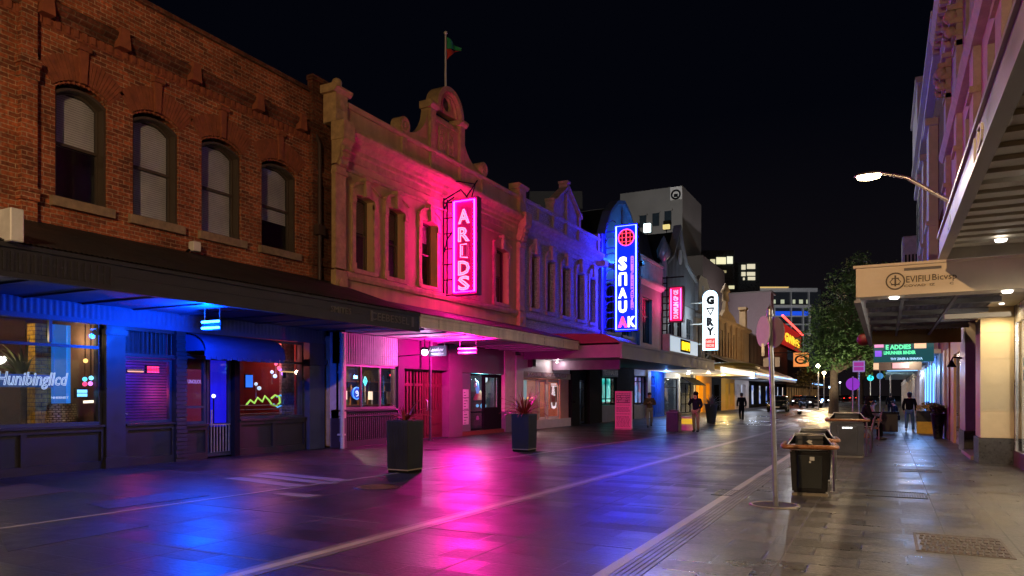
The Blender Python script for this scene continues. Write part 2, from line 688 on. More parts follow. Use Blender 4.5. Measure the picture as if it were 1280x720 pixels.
class Fac:
    """one street front; o = depth behind the wall plane (negative = out over the pavement)"""
    def __init__(s, root, L, side=-1):
        s.r, s.L, s.s = root, L, side

    def x(s, o): return s.s * (s.L + o)

    def box(s, mb, o0, o1, y0, y1, z0, z1):
        return mb.box(s.x(o0), s.x(o1), y0, y1, z0, z1)

    def pr(s, mb, poly, o0, o1, holes=()):
        return mb.prism(poly, 'x', s.x(o0), s.x(o1), holes)

    def wall(s, mat, y0, y1, z0, z1, holes=(), o=0, t=.4, name='wall'):
        return obj(name, s.pr(MB(), [(y0, z0), (y1, z0), (y1, z1), (y0, z1)], o, o + t, holes), mat, s.r)

    def prof(s, mb, poly, y0, y1):        # moulding: (o, z) profile run along the street
        return mb.prism([(s.x(a), z) for a, z in poly], 'y', y0, y1)

    def window(s, y0, y1, z0, z1, fm, rise=0, o=.2, fw=.07, rails=(.5,), mull=(), blind=None, bm=None, sill=None, gm=None, sillw=.12, sillh=.16, lining=False):
        outer = archpoly(y0, y1, z0, z1, rise)
        inner = archpoly(y0 + fw, y1 - fw, z0 + fw, z1 - fw, rise)
        mb = s.pr(MB(), outer, o, o + .09, [inner])
        for k in rails:
            z = z0 + (z1 - z0) * k
            s.box(mb, o + .003, o + .08, y0 + fw, y1 - fw, z - .03, z + .03)
        for k in mull:
            y = y0 + (y1 - y0) * k
            s.box(mb, o + .006, o + .07, y - .025, y + .025, z0 + fw, z1 - fw - rise)
        if lining:
            s.pr(mb, archpoly(y0 + .001, y1 - .001, z0 + .001, z1 - .001, rise), .05, o - .001, [archpoly(y0 + .05, y1 - .05, z0 + .05, z1 - .05, rise)])
        w = obj('window', mb, fm, s.r)
        obj('pane', s.pr(MB(), inner, o + .045, o + .055), gm or glass(), w)
        if blind is not None:
            bb = MB()
            zt, zb = z1 - fw - .02, z0 + fw + (z1 - z0 - 2 * fw) * blind
            z = zt
            while z > zb:
                s_ = .05
                bb.hexa([(s.x(o + .112), y0 + fw, z), (s.x(o + .112), y1 - fw, z), (s.x(o + .100), y1 - fw, z - s_ * .95), (s.x(o + .100), y0 + fw, z - s_ * .95)],
                        [(s.x(o + .115), y0 + fw, z), (s.x(o + .115), y1 - fw, z), (s.x(o + .103), y1 - fw, z - s_ * .95), (s.x(o + .103), y0 + fw, z - s_ * .95)])
                z -= s_
            obj('blind', bb, bm, w)
        if sill is not None:
            obj('sill', s.box(MB(), -sillw, o, y0 - .12, y1 + .12, z0 - sillh, z0 - .002), sill, w)
        return w

    def shop_room(s, y0, y1, z0, z1, depth, mat, o=.4):
        mb = MB()
        t = .05
        s.box(mb, o + depth, o + depth + t, y0, y1, z0, z1)
        s.box(mb, o, o + depth, y0, y0 + t, z0, z1)
        s.box(mb, o, o + depth, y1 - t, y1, z0, z1)
        s.box(mb, o, o + depth, y0 + t, y1 - t, z0 - t, z0)
        s.box(mb, o, o + depth, y0 + t, y1 - t, z1, z1 + t)
        return obj('room', mb, mat, s.r)

    def shell(s, y0, y1, z1, depth, mat, zs=3.9):     # party walls, back, roof
        mb = MB()
        s.box(mb, .41, depth, y0, y0 + .25, 0, z1 - .5)
        s.box(mb, .41, depth, y1 - .25, y1, 0, z1 - .5)
        s.box(mb, depth, depth + .3, y0, y1, 0, z1 - .5)
        s.box(mb, .41, depth, y0 + .26, y1 - .26, z1 - .9, z1 - .7)
        s.box(mb, .41, depth, y0 + .26, y1 - .26, zs, zs + .2)
        s.box(mb, 1.6, 1.7, y0 + .26, y1 - .26, zs + .2, z1 - .9)
        return obj('shell', mb, mat, s.r)

# ================================================================== THE GROUND
M_pave = pavemat('paving_stone', (.015, .0145, .014), (.026, .0245, .023), (.003, .003, .003), 1.3, .44, rlo=.34, rhi=.50)
M_pave2 = pavemat('footpath_stone', (.038, .034, .029), (.078, .070, .058), (.008, .007, .006), .86, .42, rlo=.30, rhi=.46)
M_asph = pm('asphalt', (.035, .035, .036), .42, var=.3, scale=.6, bump=.35, bscale=120)
M_conc = pm('pale_concrete', (.30, .28, .27), .42, var=.2, scale=2, bump=.2, bscale=60)
M_concd = pm('edge_concrete', (.11, .105, .10), .40, var=.25, scale=2, bump=.2, bscale=60)
M_iron = pm('cast_iron', (.020, .018, .016), .4, .6, var=.4, scale=8)
M_black = pm('black_paint', (.010, .010, .012), .85, var=.2, spec=.06)
M_dark = pm('dark_interior', (.02, .018, .02), .8)
M_white = pm('white_paint', (.62, .60, .56), .5, var=.1)
M_steel = pm('galvanised_steel', (.42, .43, .44), .38, .85, var=.15, scale=10)
M_brass = pm('brass', (.45, .30, .10), .35, .9)

struct('ground', MB().box(-400, 400, -60, 900, -.5, 0), M_asph)
struct('pavement', MB().box(-17.5, -2.36, -8, 52, -.1, .004), M_pave)
struct('footpath', MB().box(-1.96, 3.2, -8, 118, -.1, .004), M_pave2)
# drain along the road edge: smooth pale edge and four grooved lines
mb = MB()
mb.box(-2.36, -2.24, -8, 52, -.1, .007)
mb.cur = 1
for k in range(5):
    mb.box(-2.235 + k * .055, -2.235 + k * .055 + .042, -8, 52, -.1, .006)
mb.cur = 2
mb.box(-2.238, -1.962, -8, 52, -.1, -.008)
struct('road_drain', mb, [M_conc, M_concd, M_iron])


def strip(name, a, b, w0, w1, z, m, m2=None):
    a, b = Vector((*gp(*a), 0)), Vector((*gp(*b), 0))
    d = (b - a).normalized()
    n = Vector((-d.y, d.x, 0))
    a = a - d * 9
    b = b + d * 14
    mb = MB()
    for k, (i0, i1, zz) in enumerate(((-w0, w0, z), (-w1, w1, z - .002))):
        mb.cur = k
        mb.hexa([(p + n * q) + Vector((0, 0, -.05)) for p, q in ((a, i0), (a, i1), (b, i1), (b, i0))],
                [(p + n * q) + Vector((0, 0, zz)) for p, q in ((a, i0), (a, i1), (b, i1), (b, i0))])
    return struct(name, mb, [m, m2 or m])


strip('road_drain_strip', (320, 713.7), (960, 540.5), .055, .15, .010, M_conc, M_concd)
strip('road_edge_line', (0, 661), (840, 543.7), .028, .05, .010, M_conc, M_concd)
M_road = pm('road_asphalt', (.050, .047, .043), .30, var=.35, scale=.4, bump=.35, bscale=90)
struct('road', MB().box(-8.6, -1.5, 40, 420, -.1, .009), M_road)
mb = MB()
mb.box(-8.8, -1.4, 39.5, 40, -.1, .013)
struct('kerb', mb, M_conc)


M_joint = pm('joint_mortar', (.085, .08, .075), .7, var=.4, scale=4)
for x in (-8.1, -6.6, -3.7, -.93, .62, 1.25):
    struct('pavement_joint', MB().box(x - .007, x + .007, -4, 50, -.05, .0055), M_joint)
for y in (5.2, 7.4, 10.3, 13.4, 17.2, 22.5):
    struct('pavement_joint', MB().box(-15, -2.4, y - .008, y + .008, -.05, .0062), M_joint)


def patch(name, pts, m, z=.009, kind=True):
    ps = [gp(*p) for p in pts]
    mb = MB().prism(ps, 'z', -.02, z)
    return struct(name, mb, m)


M_patch = pm('tar_patch', (.016, .016, .017), .45, var=.3, bump=.4, bscale=120)
patch('pavement_patch', [(0, 672), (120, 652), (186, 658), (10, 690)], M_patch)
patch('pavement_patch', [(108, 630), (215, 616), (262, 620), (135, 637)], M_patch)
patch('pavement_patch', [(-60, 622), (30, 604), (93, 614), (0, 626)], pm('rusty_patch', (.045, .022, .012), .6, var=.4))
M_stripe = pm('worn_paint', (.22, .22, .22), .5, var=.35, scale=3)
for a in ([(278, 598), (300, 597), (384, 607), (360, 609)], [(320, 592), (340, 590.5), (442, 600.5), (425, 602.5)],
          [(306, 595), (325, 593.5), (424, 604), (402, 605.5)], [(340, 618), (360, 616.3), (402, 619.5), (384, 622)]):
    patch('road_marking', a, M_stripe, .008)


def manhole(u, v, r, ry, label, mat, square=False):
    x, y = gp(u, v)
    t = thing('manhole_cover', label, 'manhole cover', (x, y, 0))
    mb = MB()
    mb.lathe([(r, -.02), (r, .010), (r * .9, .011), (r * .9, .008)], (x, y, 0), 28)
    obj('rim', mb, M_iron, t)
    mb = MB()
    mb.lathe([(r * .88, -.02), (r * .88, .009)], (x, y, 0), 28)
    for i in range(-4, 5):
        for j in range(-4, 5):
            if i * i + j * j < 18:
                mb.box(x + i * r * .18 - .02, x + i * r * .18 + .02, y + j * r * .18 - .02, y + j * r * .18 + .02, .009, .014)
    obj('lid', mb, mat, t)


manhole(472, 609, .42, 0, 'round brass coloured manhole cover in the paving in front of the ribbed black planter', pm('worn_brass', (.20, .14, .05), .35, .7, var=.5, scale=12))
manhole(540, 562.5, .3, 0, 'small dark round manhole cover in the paving by the red doors', M_iron)


def grate(u0, u1, v0, v1, label, bars, mat, name='drain_grate', rough=False):
    vm = (v0 + v1) / 2
    x0, _ = gp(u0, vm)
    x1, _ = gp(u1, vm)
    y0 = gp((u0 + u1) / 2, v1)[1]
    y1 = gp((u0 + u1) / 2, v0)[1]
    t = thing(name, label, 'drain grate' if not rough else 'access cover', ((x0 + x1) / 2, (y0 + y1) / 2, 0))
    mb = MB()
    mb.prism([(x0, y0), (x1, y0), (x1, y1), (x0, y1)], 'z', -.02, .011, [[(x0 + .03, y0 + .03), (x1 - .03, y0 + .03), (x1 - .03, y1 - .03), (x0 + .03, y1 - .03)]])
    obj('frame', mb, mat, t)
    mb = MB()
    if rough:
        nx = 14; ny = 6
        for i in range(nx):
            for j in range(ny):
                px = x0 + .04 + (x1 - x0 - .08) * (i + .5 * (j % 2) * .6 + .2) / nx
                py = y0 + .04 + (y1 - y0 - .08) * (j + .15) / ny
                mb.box(px, px + (x1 - x0) / nx * .62, py, py + (y1 - y0) / ny * .6, -.02, .012 + random.random() * .004)
    else:
        for i in range(bars):
            a = x0 + .035 + (x1 - x0 - .07) * i / bars
            mb.box(a, a + (x1 - x0 - .07) / bars * .5, y0 + .03, y1 - .03, -.02, .009)
    obj('cover' if rough else 'bars', mb, mat, t)


grate(893, 921, 612.5, 620, 'black square drain grate in the roadway beside the grooved gutter', 6, M_iron)
grate(1083, 1158, 615, 622, 'long narrow dark metal grate set in the footpath in front of the bins', 22, pm('grate_metal', (.05, .045, .035), .45, .6))
grate(1144, 1257, 671, 694, 'rough stone access cover in the footpath at the bottom right corner', 0, pm('rough_cover', (.12, .10, .085), .8, var=.4, scale=20, bump=.6), 'access_cover', True)
grate(1124, 1176, 587.5, 590.3, 'thin brown strip grate across the footpath beyond the dark grate', 20, pm('rust_metal', (.06, .04, .02), .5, .5))

# ================================================================== BRICK BUILDING
Lb = 15.4
B1 = thing('brick_building', 'two storey red brick building with arched sash windows over dark shopfronts', 'building', (-Lb, 9, 0))
F = Fac(B1, Lb)
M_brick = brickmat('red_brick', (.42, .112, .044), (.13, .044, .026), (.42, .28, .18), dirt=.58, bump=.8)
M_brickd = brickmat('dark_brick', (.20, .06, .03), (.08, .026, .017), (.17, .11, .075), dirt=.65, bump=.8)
M_rub = pm('rubbed_brick', (.25, .074, .034), .85, var=.3, scale=5)
M_stone = pm('sandstone_sill', (.26, .19, .12), .85, var=.3, scale=5, bump=.3)
M_sash = pm('brown_sash', (.060, .045, .034), .5)
M_blind = pm('blind_slats', (.60, .58, .56), .6, var=.25, scale=1.1)
M_roofd = pm('dark_roof_iron', (.022, .022, .026), .55, .3, var=.3, scale=1.5)
yw = [(gy(69, Lb), gy(134, Lb)), (gy(166, Lb), gy(223, Lb)), (gy(252, Lb), gy(301, Lb)), (gy(327, Lb), gy(370, Lb))]
yb0, yb1 = 2.0, gy(411, Lb)
zt = 10.75
holes = [archpoly(a, b, 5.78, 8.36, .20) for a, b in yw] + [archpoly(a - 0, b, 5.78, 8.36, .20) for a, b in ((3.3, 4.4), (5.3, 6.4))]
F.wall(M_brick, yb0, yb1, 4.05, zt, holes)
F.shell(yb0, yb1, zt, 12, M_dark)
for i, (a, b) in enumerate(yw + [(3.3, 4.4), (5.3, 6.4)]):
    F.window(a, b, 5.78, 8.22, M_sash, .20, o=.24, fw=.085, lining=True, blind=(.5, .02, .0, .34, 0, 0)[i], bm=M_blind, sill=M_stone, sillh=.2)
    # rubbed brick arch with a long keystone
    mb = MB()
    c = (a + b) / 2
    w = (b - a) / 2
    rad = (w * w + .20 ** 2) / .40
    zc = 8.36 - rad
    am = math.asin((w + .05) / rad)
    n = 23
    for k in range(n):
        if abs(k - n // 2) < 1: continue
        p0 = am - 2 * am * k / n
        p1 = am - 2 * am * (k + .86) / n
        r0, r1 = rad + .005, rad + .50 + .05 * math.cos((k - 8) / 8)
        poly = [(c + r * math.sin(p), zc + r * math.cos(p)) for p, r in ((p0, r0), (p0, r1), (p1, r1), (p1, r0))]
        F.pr(mb, poly, -.025 - .006 * (k % 2), .05)
    obj('brick_arch', mb, M_rub, B1)
    mb = MB()
    F.pr(mb, [(c - .06, 8.34), (c + .06, 8.34), (c + .1, 9.04), (c - .1, 9.04)], -.09, .05)
    F.prof(mb, [(.04, 9.04), (-.13, 9.04), (-.16, 9.10), (-.12, 9.16), (.04, 9.16)], c - .14, c + .14)
    obj('keystone', mb, M_rub, B1)
    mb = MB()
    for k in range(12):         # egg and dart edge inside the arch
        p = am * .93 - 2 * am * .93 * k / 11
        mb.ball((F.x(.02), c + (rad - .035) * math.sin(p), zc + (rad - .035) * math.cos(p)), .035, 6)
    mb.tube([(F.x(.02), c + (rad - .035) * math.sin(p), zc + (rad - .035) * math.cos(p)) for p in [am * .95 - 2 * am * .95 * k / 11 for k in range(12)]], .02, 6)
    obj('arch_moulding', mb, M_rub, B1)
mb = MB()
F.prof(mb, [(.05, 9.44), (-.05, 9.44), (-.07, 9.56), (-.16, 9.62), (-.2, 9.74), (-.14, 9.8), (.05, 9.8)], yb0, yb1)
F.prof(mb, [(.05, zt), (-.1, zt), (-.1, zt + .1), (.4, zt + .14), (.4, zt)], yb0, yb1)
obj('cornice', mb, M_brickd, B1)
mb = MB()
y = yb0 + .1
while y < yb1 - .1:
    F.box(mb, -.055, .05, y, y + .10, 9.28, 9.437)
    y += .19
F.box(mb, -.02, .05, yb0 + .1, yb1 - .1, 9.25, 9.436)
obj('dentils', mb, M_rub, B1)
mb = MB()
for u in (52, 148, 238, 318, 372):
    y = gy(u, Lb)
    F.pr(mb, [(y - .14, 9.42), (y + .14, 9.42), (y + .1, 9.86), (y - .1, 9.86)], -.26, .05)
split('bracket', mb, M_rub, B1)
for ya, yb in ((gy(22, Lb), gy(42, Lb)), (gy(386, Lb), yb1 - .02)):
    mb = MB()
    F.box(mb, -.14, .05, ya, yb, 4.4, zt + .35)
    F.box(mb, -.2, .05, ya - .05, yb + .03, zt + .35, zt + .5)
    F.box(mb, -.19, .05, ya - .04, yb + .02, 8.0, 8.25)
    F.box(mb, -.24, .05, ya - .07, yb + .03, 8.25, 8.4)
    F.box(mb, -.19, .05, ya - .04, yb + .02, 5.55, 5.72)
    F.box(mb, -.22, .05, ya - .06, yb + .03, 5.72, 5.8)
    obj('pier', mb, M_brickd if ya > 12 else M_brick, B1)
mb = MB()
yd = gy(392, Lb)
mb.tube([(F.x(-.24), yd, 5.1), (F.x(-.24), yd, 9.2), (F.x(-.1), yd, 9.5)], .06, 10)
F.box(mb, -.34, -.14, yd - .15, yd + .15, 6.45, 6.75)
obj('downpipe', mb, pm('pipe_paint', (.05, .03, .025), .6), B1)

# awning over the footpath
M_fascia = pm('old_fascia', (.016, .016, .019), .55, var=.3, scale=3, bump=.2)
M_blue = pm('blue_grey_boards', (.055, .085, .16), .6, var=.2)
La = 12.0


def awning(root, F, y0, y1, lf, zw, zft, zfb, mr, mf, ms, zs, ribs=True, ytex=None):
    of = lf - F.L
    mb = MB()
    n = int((y1 - y0) / .09)
    if ribs:
        mb.ridged((F.x(-.02), y0, zw), (0, y1 - y0, 0), (F.x(of - .04) - F.x(-.02), 0, zft + .04 - zw), (.1, 0, 1), n, .022)
    else:
        mb.hexa([(F.x(-.02), y0, zw - .03), (F.x(-.02), y1, zw - .03), (F.x(of), y1, zft - .03), (F.x(of), y0, zft - .03)],
                [(F.x(-.02), y0, zw), (F.x(-.02), y1, zw), (F.x(of), y1, zft), (F.x(of), y0, zft)])
    aw = obj('awning', mb, mr, root)
    mb = MB()
    F.box(mb, of, of + .06, y0, y1, zfb + .04, zft - .04)
    F.box(mb, of - .03, of + .08, y0, y1, zfb, zfb + .04)
    F.box(mb, of - .04, of + .1, y0, y1, zft - .04, zft + .03)
    F.box(mb, of - .012, of, y0, y1, zfb + (zft - zfb) * .52, zfb + (zft - zfb) * .58)
    obj('fascia', mb, mf, aw)
    mb = MB()
    F.box(mb, of + .1, -.02, y0 + .02, y1 - .02, zs, zs + .03)
    y = y0 + .3
    while y < y1:
        F.box(mb, of + .1, -.02, y, y + .05, zs - .035, zs - .002)
        y += 1.2
    obj('soffit', mb, ms, aw)
    mb = MB()
    for y in (y0 + .01, y1 - .05):
        mb.prism([(F.x(of + .06), zs), (F.x(0), zs), (F.x(0), zw - .03), (F.x(of + .06), zft)], 'y', y, y + .04)
    split('end_panel', mb, mf, aw)
    return aw


aw1 = awning(B1, F, yb0, gy(411, Lb), La, 5.17, 3.96, 3.46, M_roofd, M_fascia, M_blue, 3.62)
mb = MB()
y = 4.0
while y < gy(142, La):
    F.box(mb, La - Lb - .02, La - Lb - .002, y, y + .05, 3.56, 3.86)
    y += .115
obj('fascia_slats', mb, M_fascia, aw1)
M_emb = pm('embossed_letters', (.10, .092, .088), .5)
mb = text('SMITES', .3, .01, M=facing('+x', (-La + .012, gy(426, La), 3.74)), fit=(.75, .15))
mb = text('CEEBESSEL', .3, .01, M=facing('+x', (-La + .012, gy(488, La), 3.72)), fit=(1.7, .2), mb=mb)
for a, b, c, d in ((gy(463, La), gy(466, La), 3.58, 3.86), (gy(514, La), gy(517, La), 3.58, 3.86)):
    F.box(mb, La - Lb - .015, La - Lb - .002, a, b, c, d)
obj('lettering', mb, M_emb, aw1)

# ---- shopfronts below
M_front = pm('shopfront_paint', (.017, .018, .023), .5, var=.2)
M_riser = pm('brown_panelling', (.015, .0125, .0115), .5, var=.2)
M_frame = pm('dark_window_frame', (.030, .034, .045), .4)
ys = {u: gy(u, Lb) for u in (0, 66, 130, 134, 155, 157, 218, 232, 262, 292, 297, 382, 384, 400)}
mb = MB()
mb.ridged((F.x(-.02), 3, 3.3), (0, yb1 - 3.2, 0), (0, 0, .36), (1, 0, 0), 110, .02)
F.box(mb, .0, .2, 3, yb1 - .1, 3.28, 4.04)
F.box(mb, -.05, .0, 3, yb1 - .1, 3.2, 3.3)
obj('bulkhead', mb, M_blue, B1)


def riser(F, y0, y1, z1, mat, panels=2):
    mb = MB()
    F.box(mb, .06, .35, y0, y1, 0, z1)
    F.box(mb, .0, .06, y0, y1, 0, .18)
    F.box(mb, .0, .06, y0, y1, z1 - .1, z1)
    w = (y1 - y0) / panels
    for k in range(panels + 1):
        a = y0 + k * w
        F.box(mb, .003, .06, max(y0, a - .06), min(y1, a + .06), .18, z1 - .1)
    F.box(mb, -.05, .35, y0, y1, z1, z1 + .05)
    return obj('stall_riser', mb, mat, F.r)


riser(F, 5.0, ys[130], .93, M_riser, 3)
F.window(5.0, ys[130], .98, 3.27, M_frame, o=.08, fw=.07, rails=(.745,), mull=())
mb = MB()
for u in (66,):
    F.box(mb, .07, .14, gy(u, Lb) - .03, gy(u, Lb) + .03, 2.74, 3.2)
obj('transom_bar', mb, M_frame, B1)
mb = MB()
F.box(mb, -.06, .4, ys[130] + .02, ys[155], 0, 3.2)
F.box(mb, -.1, .4, ys[130] - .02, ys[155] + .04, 0, .25)
F.box(mb, -.1, .4, ys[130] - .02, ys[155] + .04, 2.98, 3.1)
obj('pilaster', mb, M_front, B1)
riser(F, ys[157], ys[218], .93, M_riser, 1)
F.window(ys[157], ys[218], .98, 2.5, M_frame, o=.1, fw=.06, rails=(), mull=())
mb = MB()
z = 1.08
while z < 2.42:
    F.box(mb, .19, .20, ys[157] + .07, ys[218] - .07, z, z + .022)
    z += .066
obj('slat_blind', mb, pm('dark_slat_blind', (.02, .02, .03), .5), B1)
mb = MB()
F.box(mb, .3, .35, ys[157], ys[218], 2.6, 3.2)
for k in range(12):
    y = ys[157] + (ys[218] - ys[157]) * (k + .5) / 12
    mb.tube([(F.x(.05), y, 2.6), (F.x(.05), y, 3.15)], .014, 6)
F.box(mb, .0, .12, ys[157], ys[218], 2.52, 2.6)
F.box(mb, .0, .12, ys[157], ys[218], 3.12, 3.2)
obj('vent_grille', mb, M_front, B1)
mb = MB()
k = 0
z = 0.0
while z < 3.2:
    F.box(mb, -.06 - (k % 2) * .02, .3, ys[218] + .01, ys[232] - .01, z, z + .085)
    z += .1
    k += 1
F.box(mb, -.03, .3, ys[218] + .02, ys[232] - .02, 0, 3.2)
obj('brick_pier', mb, M_front, B1)
# entrance: sidelight and glazed door with bars
riser(F, ys[232], ys[262] - .06, .85, M_riser, 1)
F.window(ys[232], ys[262] - .03, .9, 2.62, M_frame, o=.1, rails=(.25,))
dr = MB()
a, b = ys[262], ys[292]
F.pr(dr, [(a, .05), (b, .05), (b, 2.62), (a, 2.62)], .1, .16, [[(a + .07, .9), (b - .07, .9), (b - .07, 2.54), (a + .07, 2.54)], [(a + .07, .15), (b - .07, .15), (b - .07, .84), (a + .07, .84)]])
dr = obj('door', dr, M_frame, B1)
obj('pane', F.pr(MB(), [(a + .07, .15), (b - .07, .15), (b - .07, 2.54), (a + .07, 2.54)], .12, .13), glass(), dr)
mb = MB()
for k in range(7):
    y = a + .1 + (b - a - .2) * k / 6
    mb.tube([(F.x(.06), y, .15), (F.x(.06), y, .86)], .012, 6)
mb.tube([(F.x(.06), a + .06, .86), (F.x(.06), b - .06, .86)], .018, 6)
mb.tube([(F.x(.04), a + .09, .85), (F.x(.03), a + .09, 1.25)], .02, 8)
obj('handle_bars', mb, M_steel, dr)
mb = MB()
F.box(mb, .0, .4, ys[232], ys[297], 2.64, 3.2)
obj('door_head', mb, M_front, B1)
mb = MB()
F.box(mb, -.02, .3, ys[292] + .02, ys[297] + .06, 0, 2.62)
obj('door_jamb', mb, M_black, B1)
riser(F, ys[297] + .07, ys[382], .93, M_riser, 2)
F.window(ys[297] + .07, ys[382], .98, 3.2, M_frame, o=.08, rails=(.72, .0), mull=())
mb = MB()
F.box(mb, .07, .14, gy(346, Lb) - .03, gy(346, Lb) + .03, 2.62, 3.15)
obj('transom_bar', mb, M_frame, B1)
mb = MB()
F.box(mb, -.1, .4, ys[384], ys[400] + .1, 0, 3.2)
F.box(mb, -.16, .4, ys[384] - .05, ys[400] + .14, 2.55, 2.7)
obj('pilaster', mb, pm('blue_black_pilaster', (.05, .06, .085), .45), B1)
# cloth awning over the entrance
mb = MB()
ya, yb = ys[232] - .05, gy(331, Lb)
n = 10
prof = [(-.02 - .75 * math.sin(PI / 2 * k / n), 2.72 + .45 * math.cos(PI / 2 * k / n)) for k in range(n + 1)]
poly = prof + [(-.77, 2.58), (-.74, 2.58)] + [(o + .03, z - .03) for o, z in reversed(prof)]
F.prof(mb, poly, ya, yb)
for y in (ya, yb - .02):
    F_p = [(F.x(o), z) for o, z in prof] + [(F.x(-.02), 2.72)]
    mb.prism(F_p, 'y', y, y + .02)
k = 0
y = ya
while y < yb - .1:
    F.box(mb, -.778, -.768, y + .01, y + .15, 2.5 + .02 * (k % 2), 2.6)
    y += .16
    k += 1
obj('cloth_awning', mb, pm('blue_canvas', (.025, .05, .16), .75, var=.15), B1)

# rooms behind the glass
M_roomd = pm('brown_room', (.10, .055, .035), .8, var=.3, scale=2)
M_roomb = pm('blue_room', (.07, .07, .13), .8, var=.3, scale=2)
M_roomr = pm('wine_room', (.16, .03, .03), .8, var=.3, scale=2)
F.shop_room(4.6, ys[155] - .12, .1, 3.5, 3.2, M_roomd)
F.shop_room(ys[155], ys[232] - .14, .1, 3.5, 3.2, M_roomb)
F.shop_room(ys[232] - .1, ys[297], .1, 3.5, 3.2, M_roomr)
F.shop_room(ys[297] + .08, ys[400], .1, 3.5, 3.2, M_roomr)

# ================================================================== CREAM BUILDING (neon sign, pediment)
Lc = 14.8
yc0, yc1 = gy(411, Lb) + .03, gy(654, Lc)
B2 = thing('cream_building', 'ornate cream stucco building with a scrolled pediment behind the pink neon sign', 'building', (-Lc, 23, 0))
F2 = Fac(B2, Lc)
M_cream = pm('cream_stucco', (.45, .31, .15), .85, var=.22, scale=1.6, bump=.25, bscale=25, streak=1)
M_creamd = pm('cream_trim', (.42, .285, .14), .85, var=.3, scale=4, bump=.3, bscale=30)
M_wframe = pm('brown_frame', (.10, .065, .035), .5)
zw0, zw1 = 5.6, 7.95
wy = [(gy(443, Lc), gy(466, Lc)), (gy(483.5, Lc), gy(504, Lc)), (gy(525.5, Lc), gy(545, Lc)), (24.2, 25.3), (gy(618, Lc), gy(634, Lc))]
F2.wall(M_cream, yc0, yc1, 4.05, 10.0, [archpoly(a, b, zw0, zw1, .06) for a, b in wy])
F2.shell(yc0, yc1, 10.4, 12, M_dark)


def hood(F, a, b, z0, z1, mat, key=True, small=False):
    """moulded surround: jambs, shouldered arch and a bracketed keystone"""
    mb = MB()
    w = .17
    F.box(mb, -.07, .0, a - w, a, z0, z1 - .15)
    F.box(mb, -.07, .0, b, b + w, z0, z1 - .15)
    F.box(mb, -.11, .0, a - w - .03, a + .0, z1 - .32, z1 - .12)
    F.box(mb, -.11, .0, b - .0, b + w + .03, z1 - .32, z1 - .12)
    out = archpoly(a - w, b + w, z1 - .12, z1 + .38, .22)
    inn = archpoly(a, b, z1 - .12, z1, .06)
    poly = out[2:] + [(a - w, z1 - .12), (a, z1 - .12)] + inn[2:][::-1] + [(b, z1 - .12), (b + w, z1 - .12)]
    poly = [(b + w, z1 - .12)] + out[2:] + [(a - w, z1 - .12), (a, z1 - .12)] + inn[2:][::-1] + [(b, z1 - .12)]
    F.pr(mb, poly, -.09, .0)
    out2 = archpoly(a - w - .05, b + w + .05, z1 + .1, z1 + .46, .24)
    in2 = archpoly(a - w, b + w, z1 + .1, z1 + .38, .22)
    F.pr(mb, out2[2:] + in2[2:][::-1], -.15, .0)
    c = (a + b) / 2
    F.pr(mb, [(c - .09, z1 - .03), (c + .09, z1 - .03), (c + .14, z1 + .46), (c - .14, z1 + .46)], -.2, .0)
    F.box(mb, -.25, .0, c - .18, c + .18, z1 + .46, z1 + .55)
    F.box(mb, -.09, .0, a - w - .04, a + .02, z0 - .1, z0 + .18)
    F.box(mb, -.09, .0, b - .02, b + w + .04, z0 - .1, z0 + .18)
    return obj('window_surround', mb, mat, F.r)


for i, (a, b) in enumerate(wy):
    F2.window(a, b, zw0, zw1, M_wframe, .06, o=.24, fw=.06, rails=(.5,), blind=(.55, .6, .7, None, .5)[i], bm=pm('tan_blind', (.42, .33, .2), .7), sill=M_creamd, sillw=.1, sillh=.14)
    hood(F2, a, b, zw0, zw1, M_creamd)
CORN = [(.05, 8.9), (-.05, 8.9), (-.05, 9.12), (-.09, 9.16), (-.09, 9.3), (-.16, 9.36), (-.2, 9.46), (-.36, 9.56), (-.42, 9.66), (-.42, 9.74), (-.3, 9.80), (.05, 9.86)]
mb = MB()
F2.prof(mb, CORN, yc0 + .02, yc1)
F2.prof(mb, [(.02, 8.55), (-.05, 8.55), (-.07, 8.62), (-.02, 8.66), (.02, 8.66)], yc0 + .02, yc1)
F2.prof(mb, [(.02, 5.2), (-.08, 5.2), (-.12, 5.3), (-.12, 5.42), (-.05, 5.46), (.02, 5.46)], yc0 + .02, yc1)
obj('cornice', mb, M_creamd, B2)
zp = 10.62
mb = MB()
F2.box(mb, -.1, .3, yc0 + .02, yc1, 9.86, 10.05)
F2.box(mb, -.04, .3, yc0 + .02, yc1, 10.05, zp - .14)
F2.prof(mb, [(.32, zp - .14), (-.1, zp - .14), (-.16, zp - .06), (-.16, zp), (.32, zp + .03)], yc0 + .02, yc1)
obj('parapet', mb, M_cream, B2)
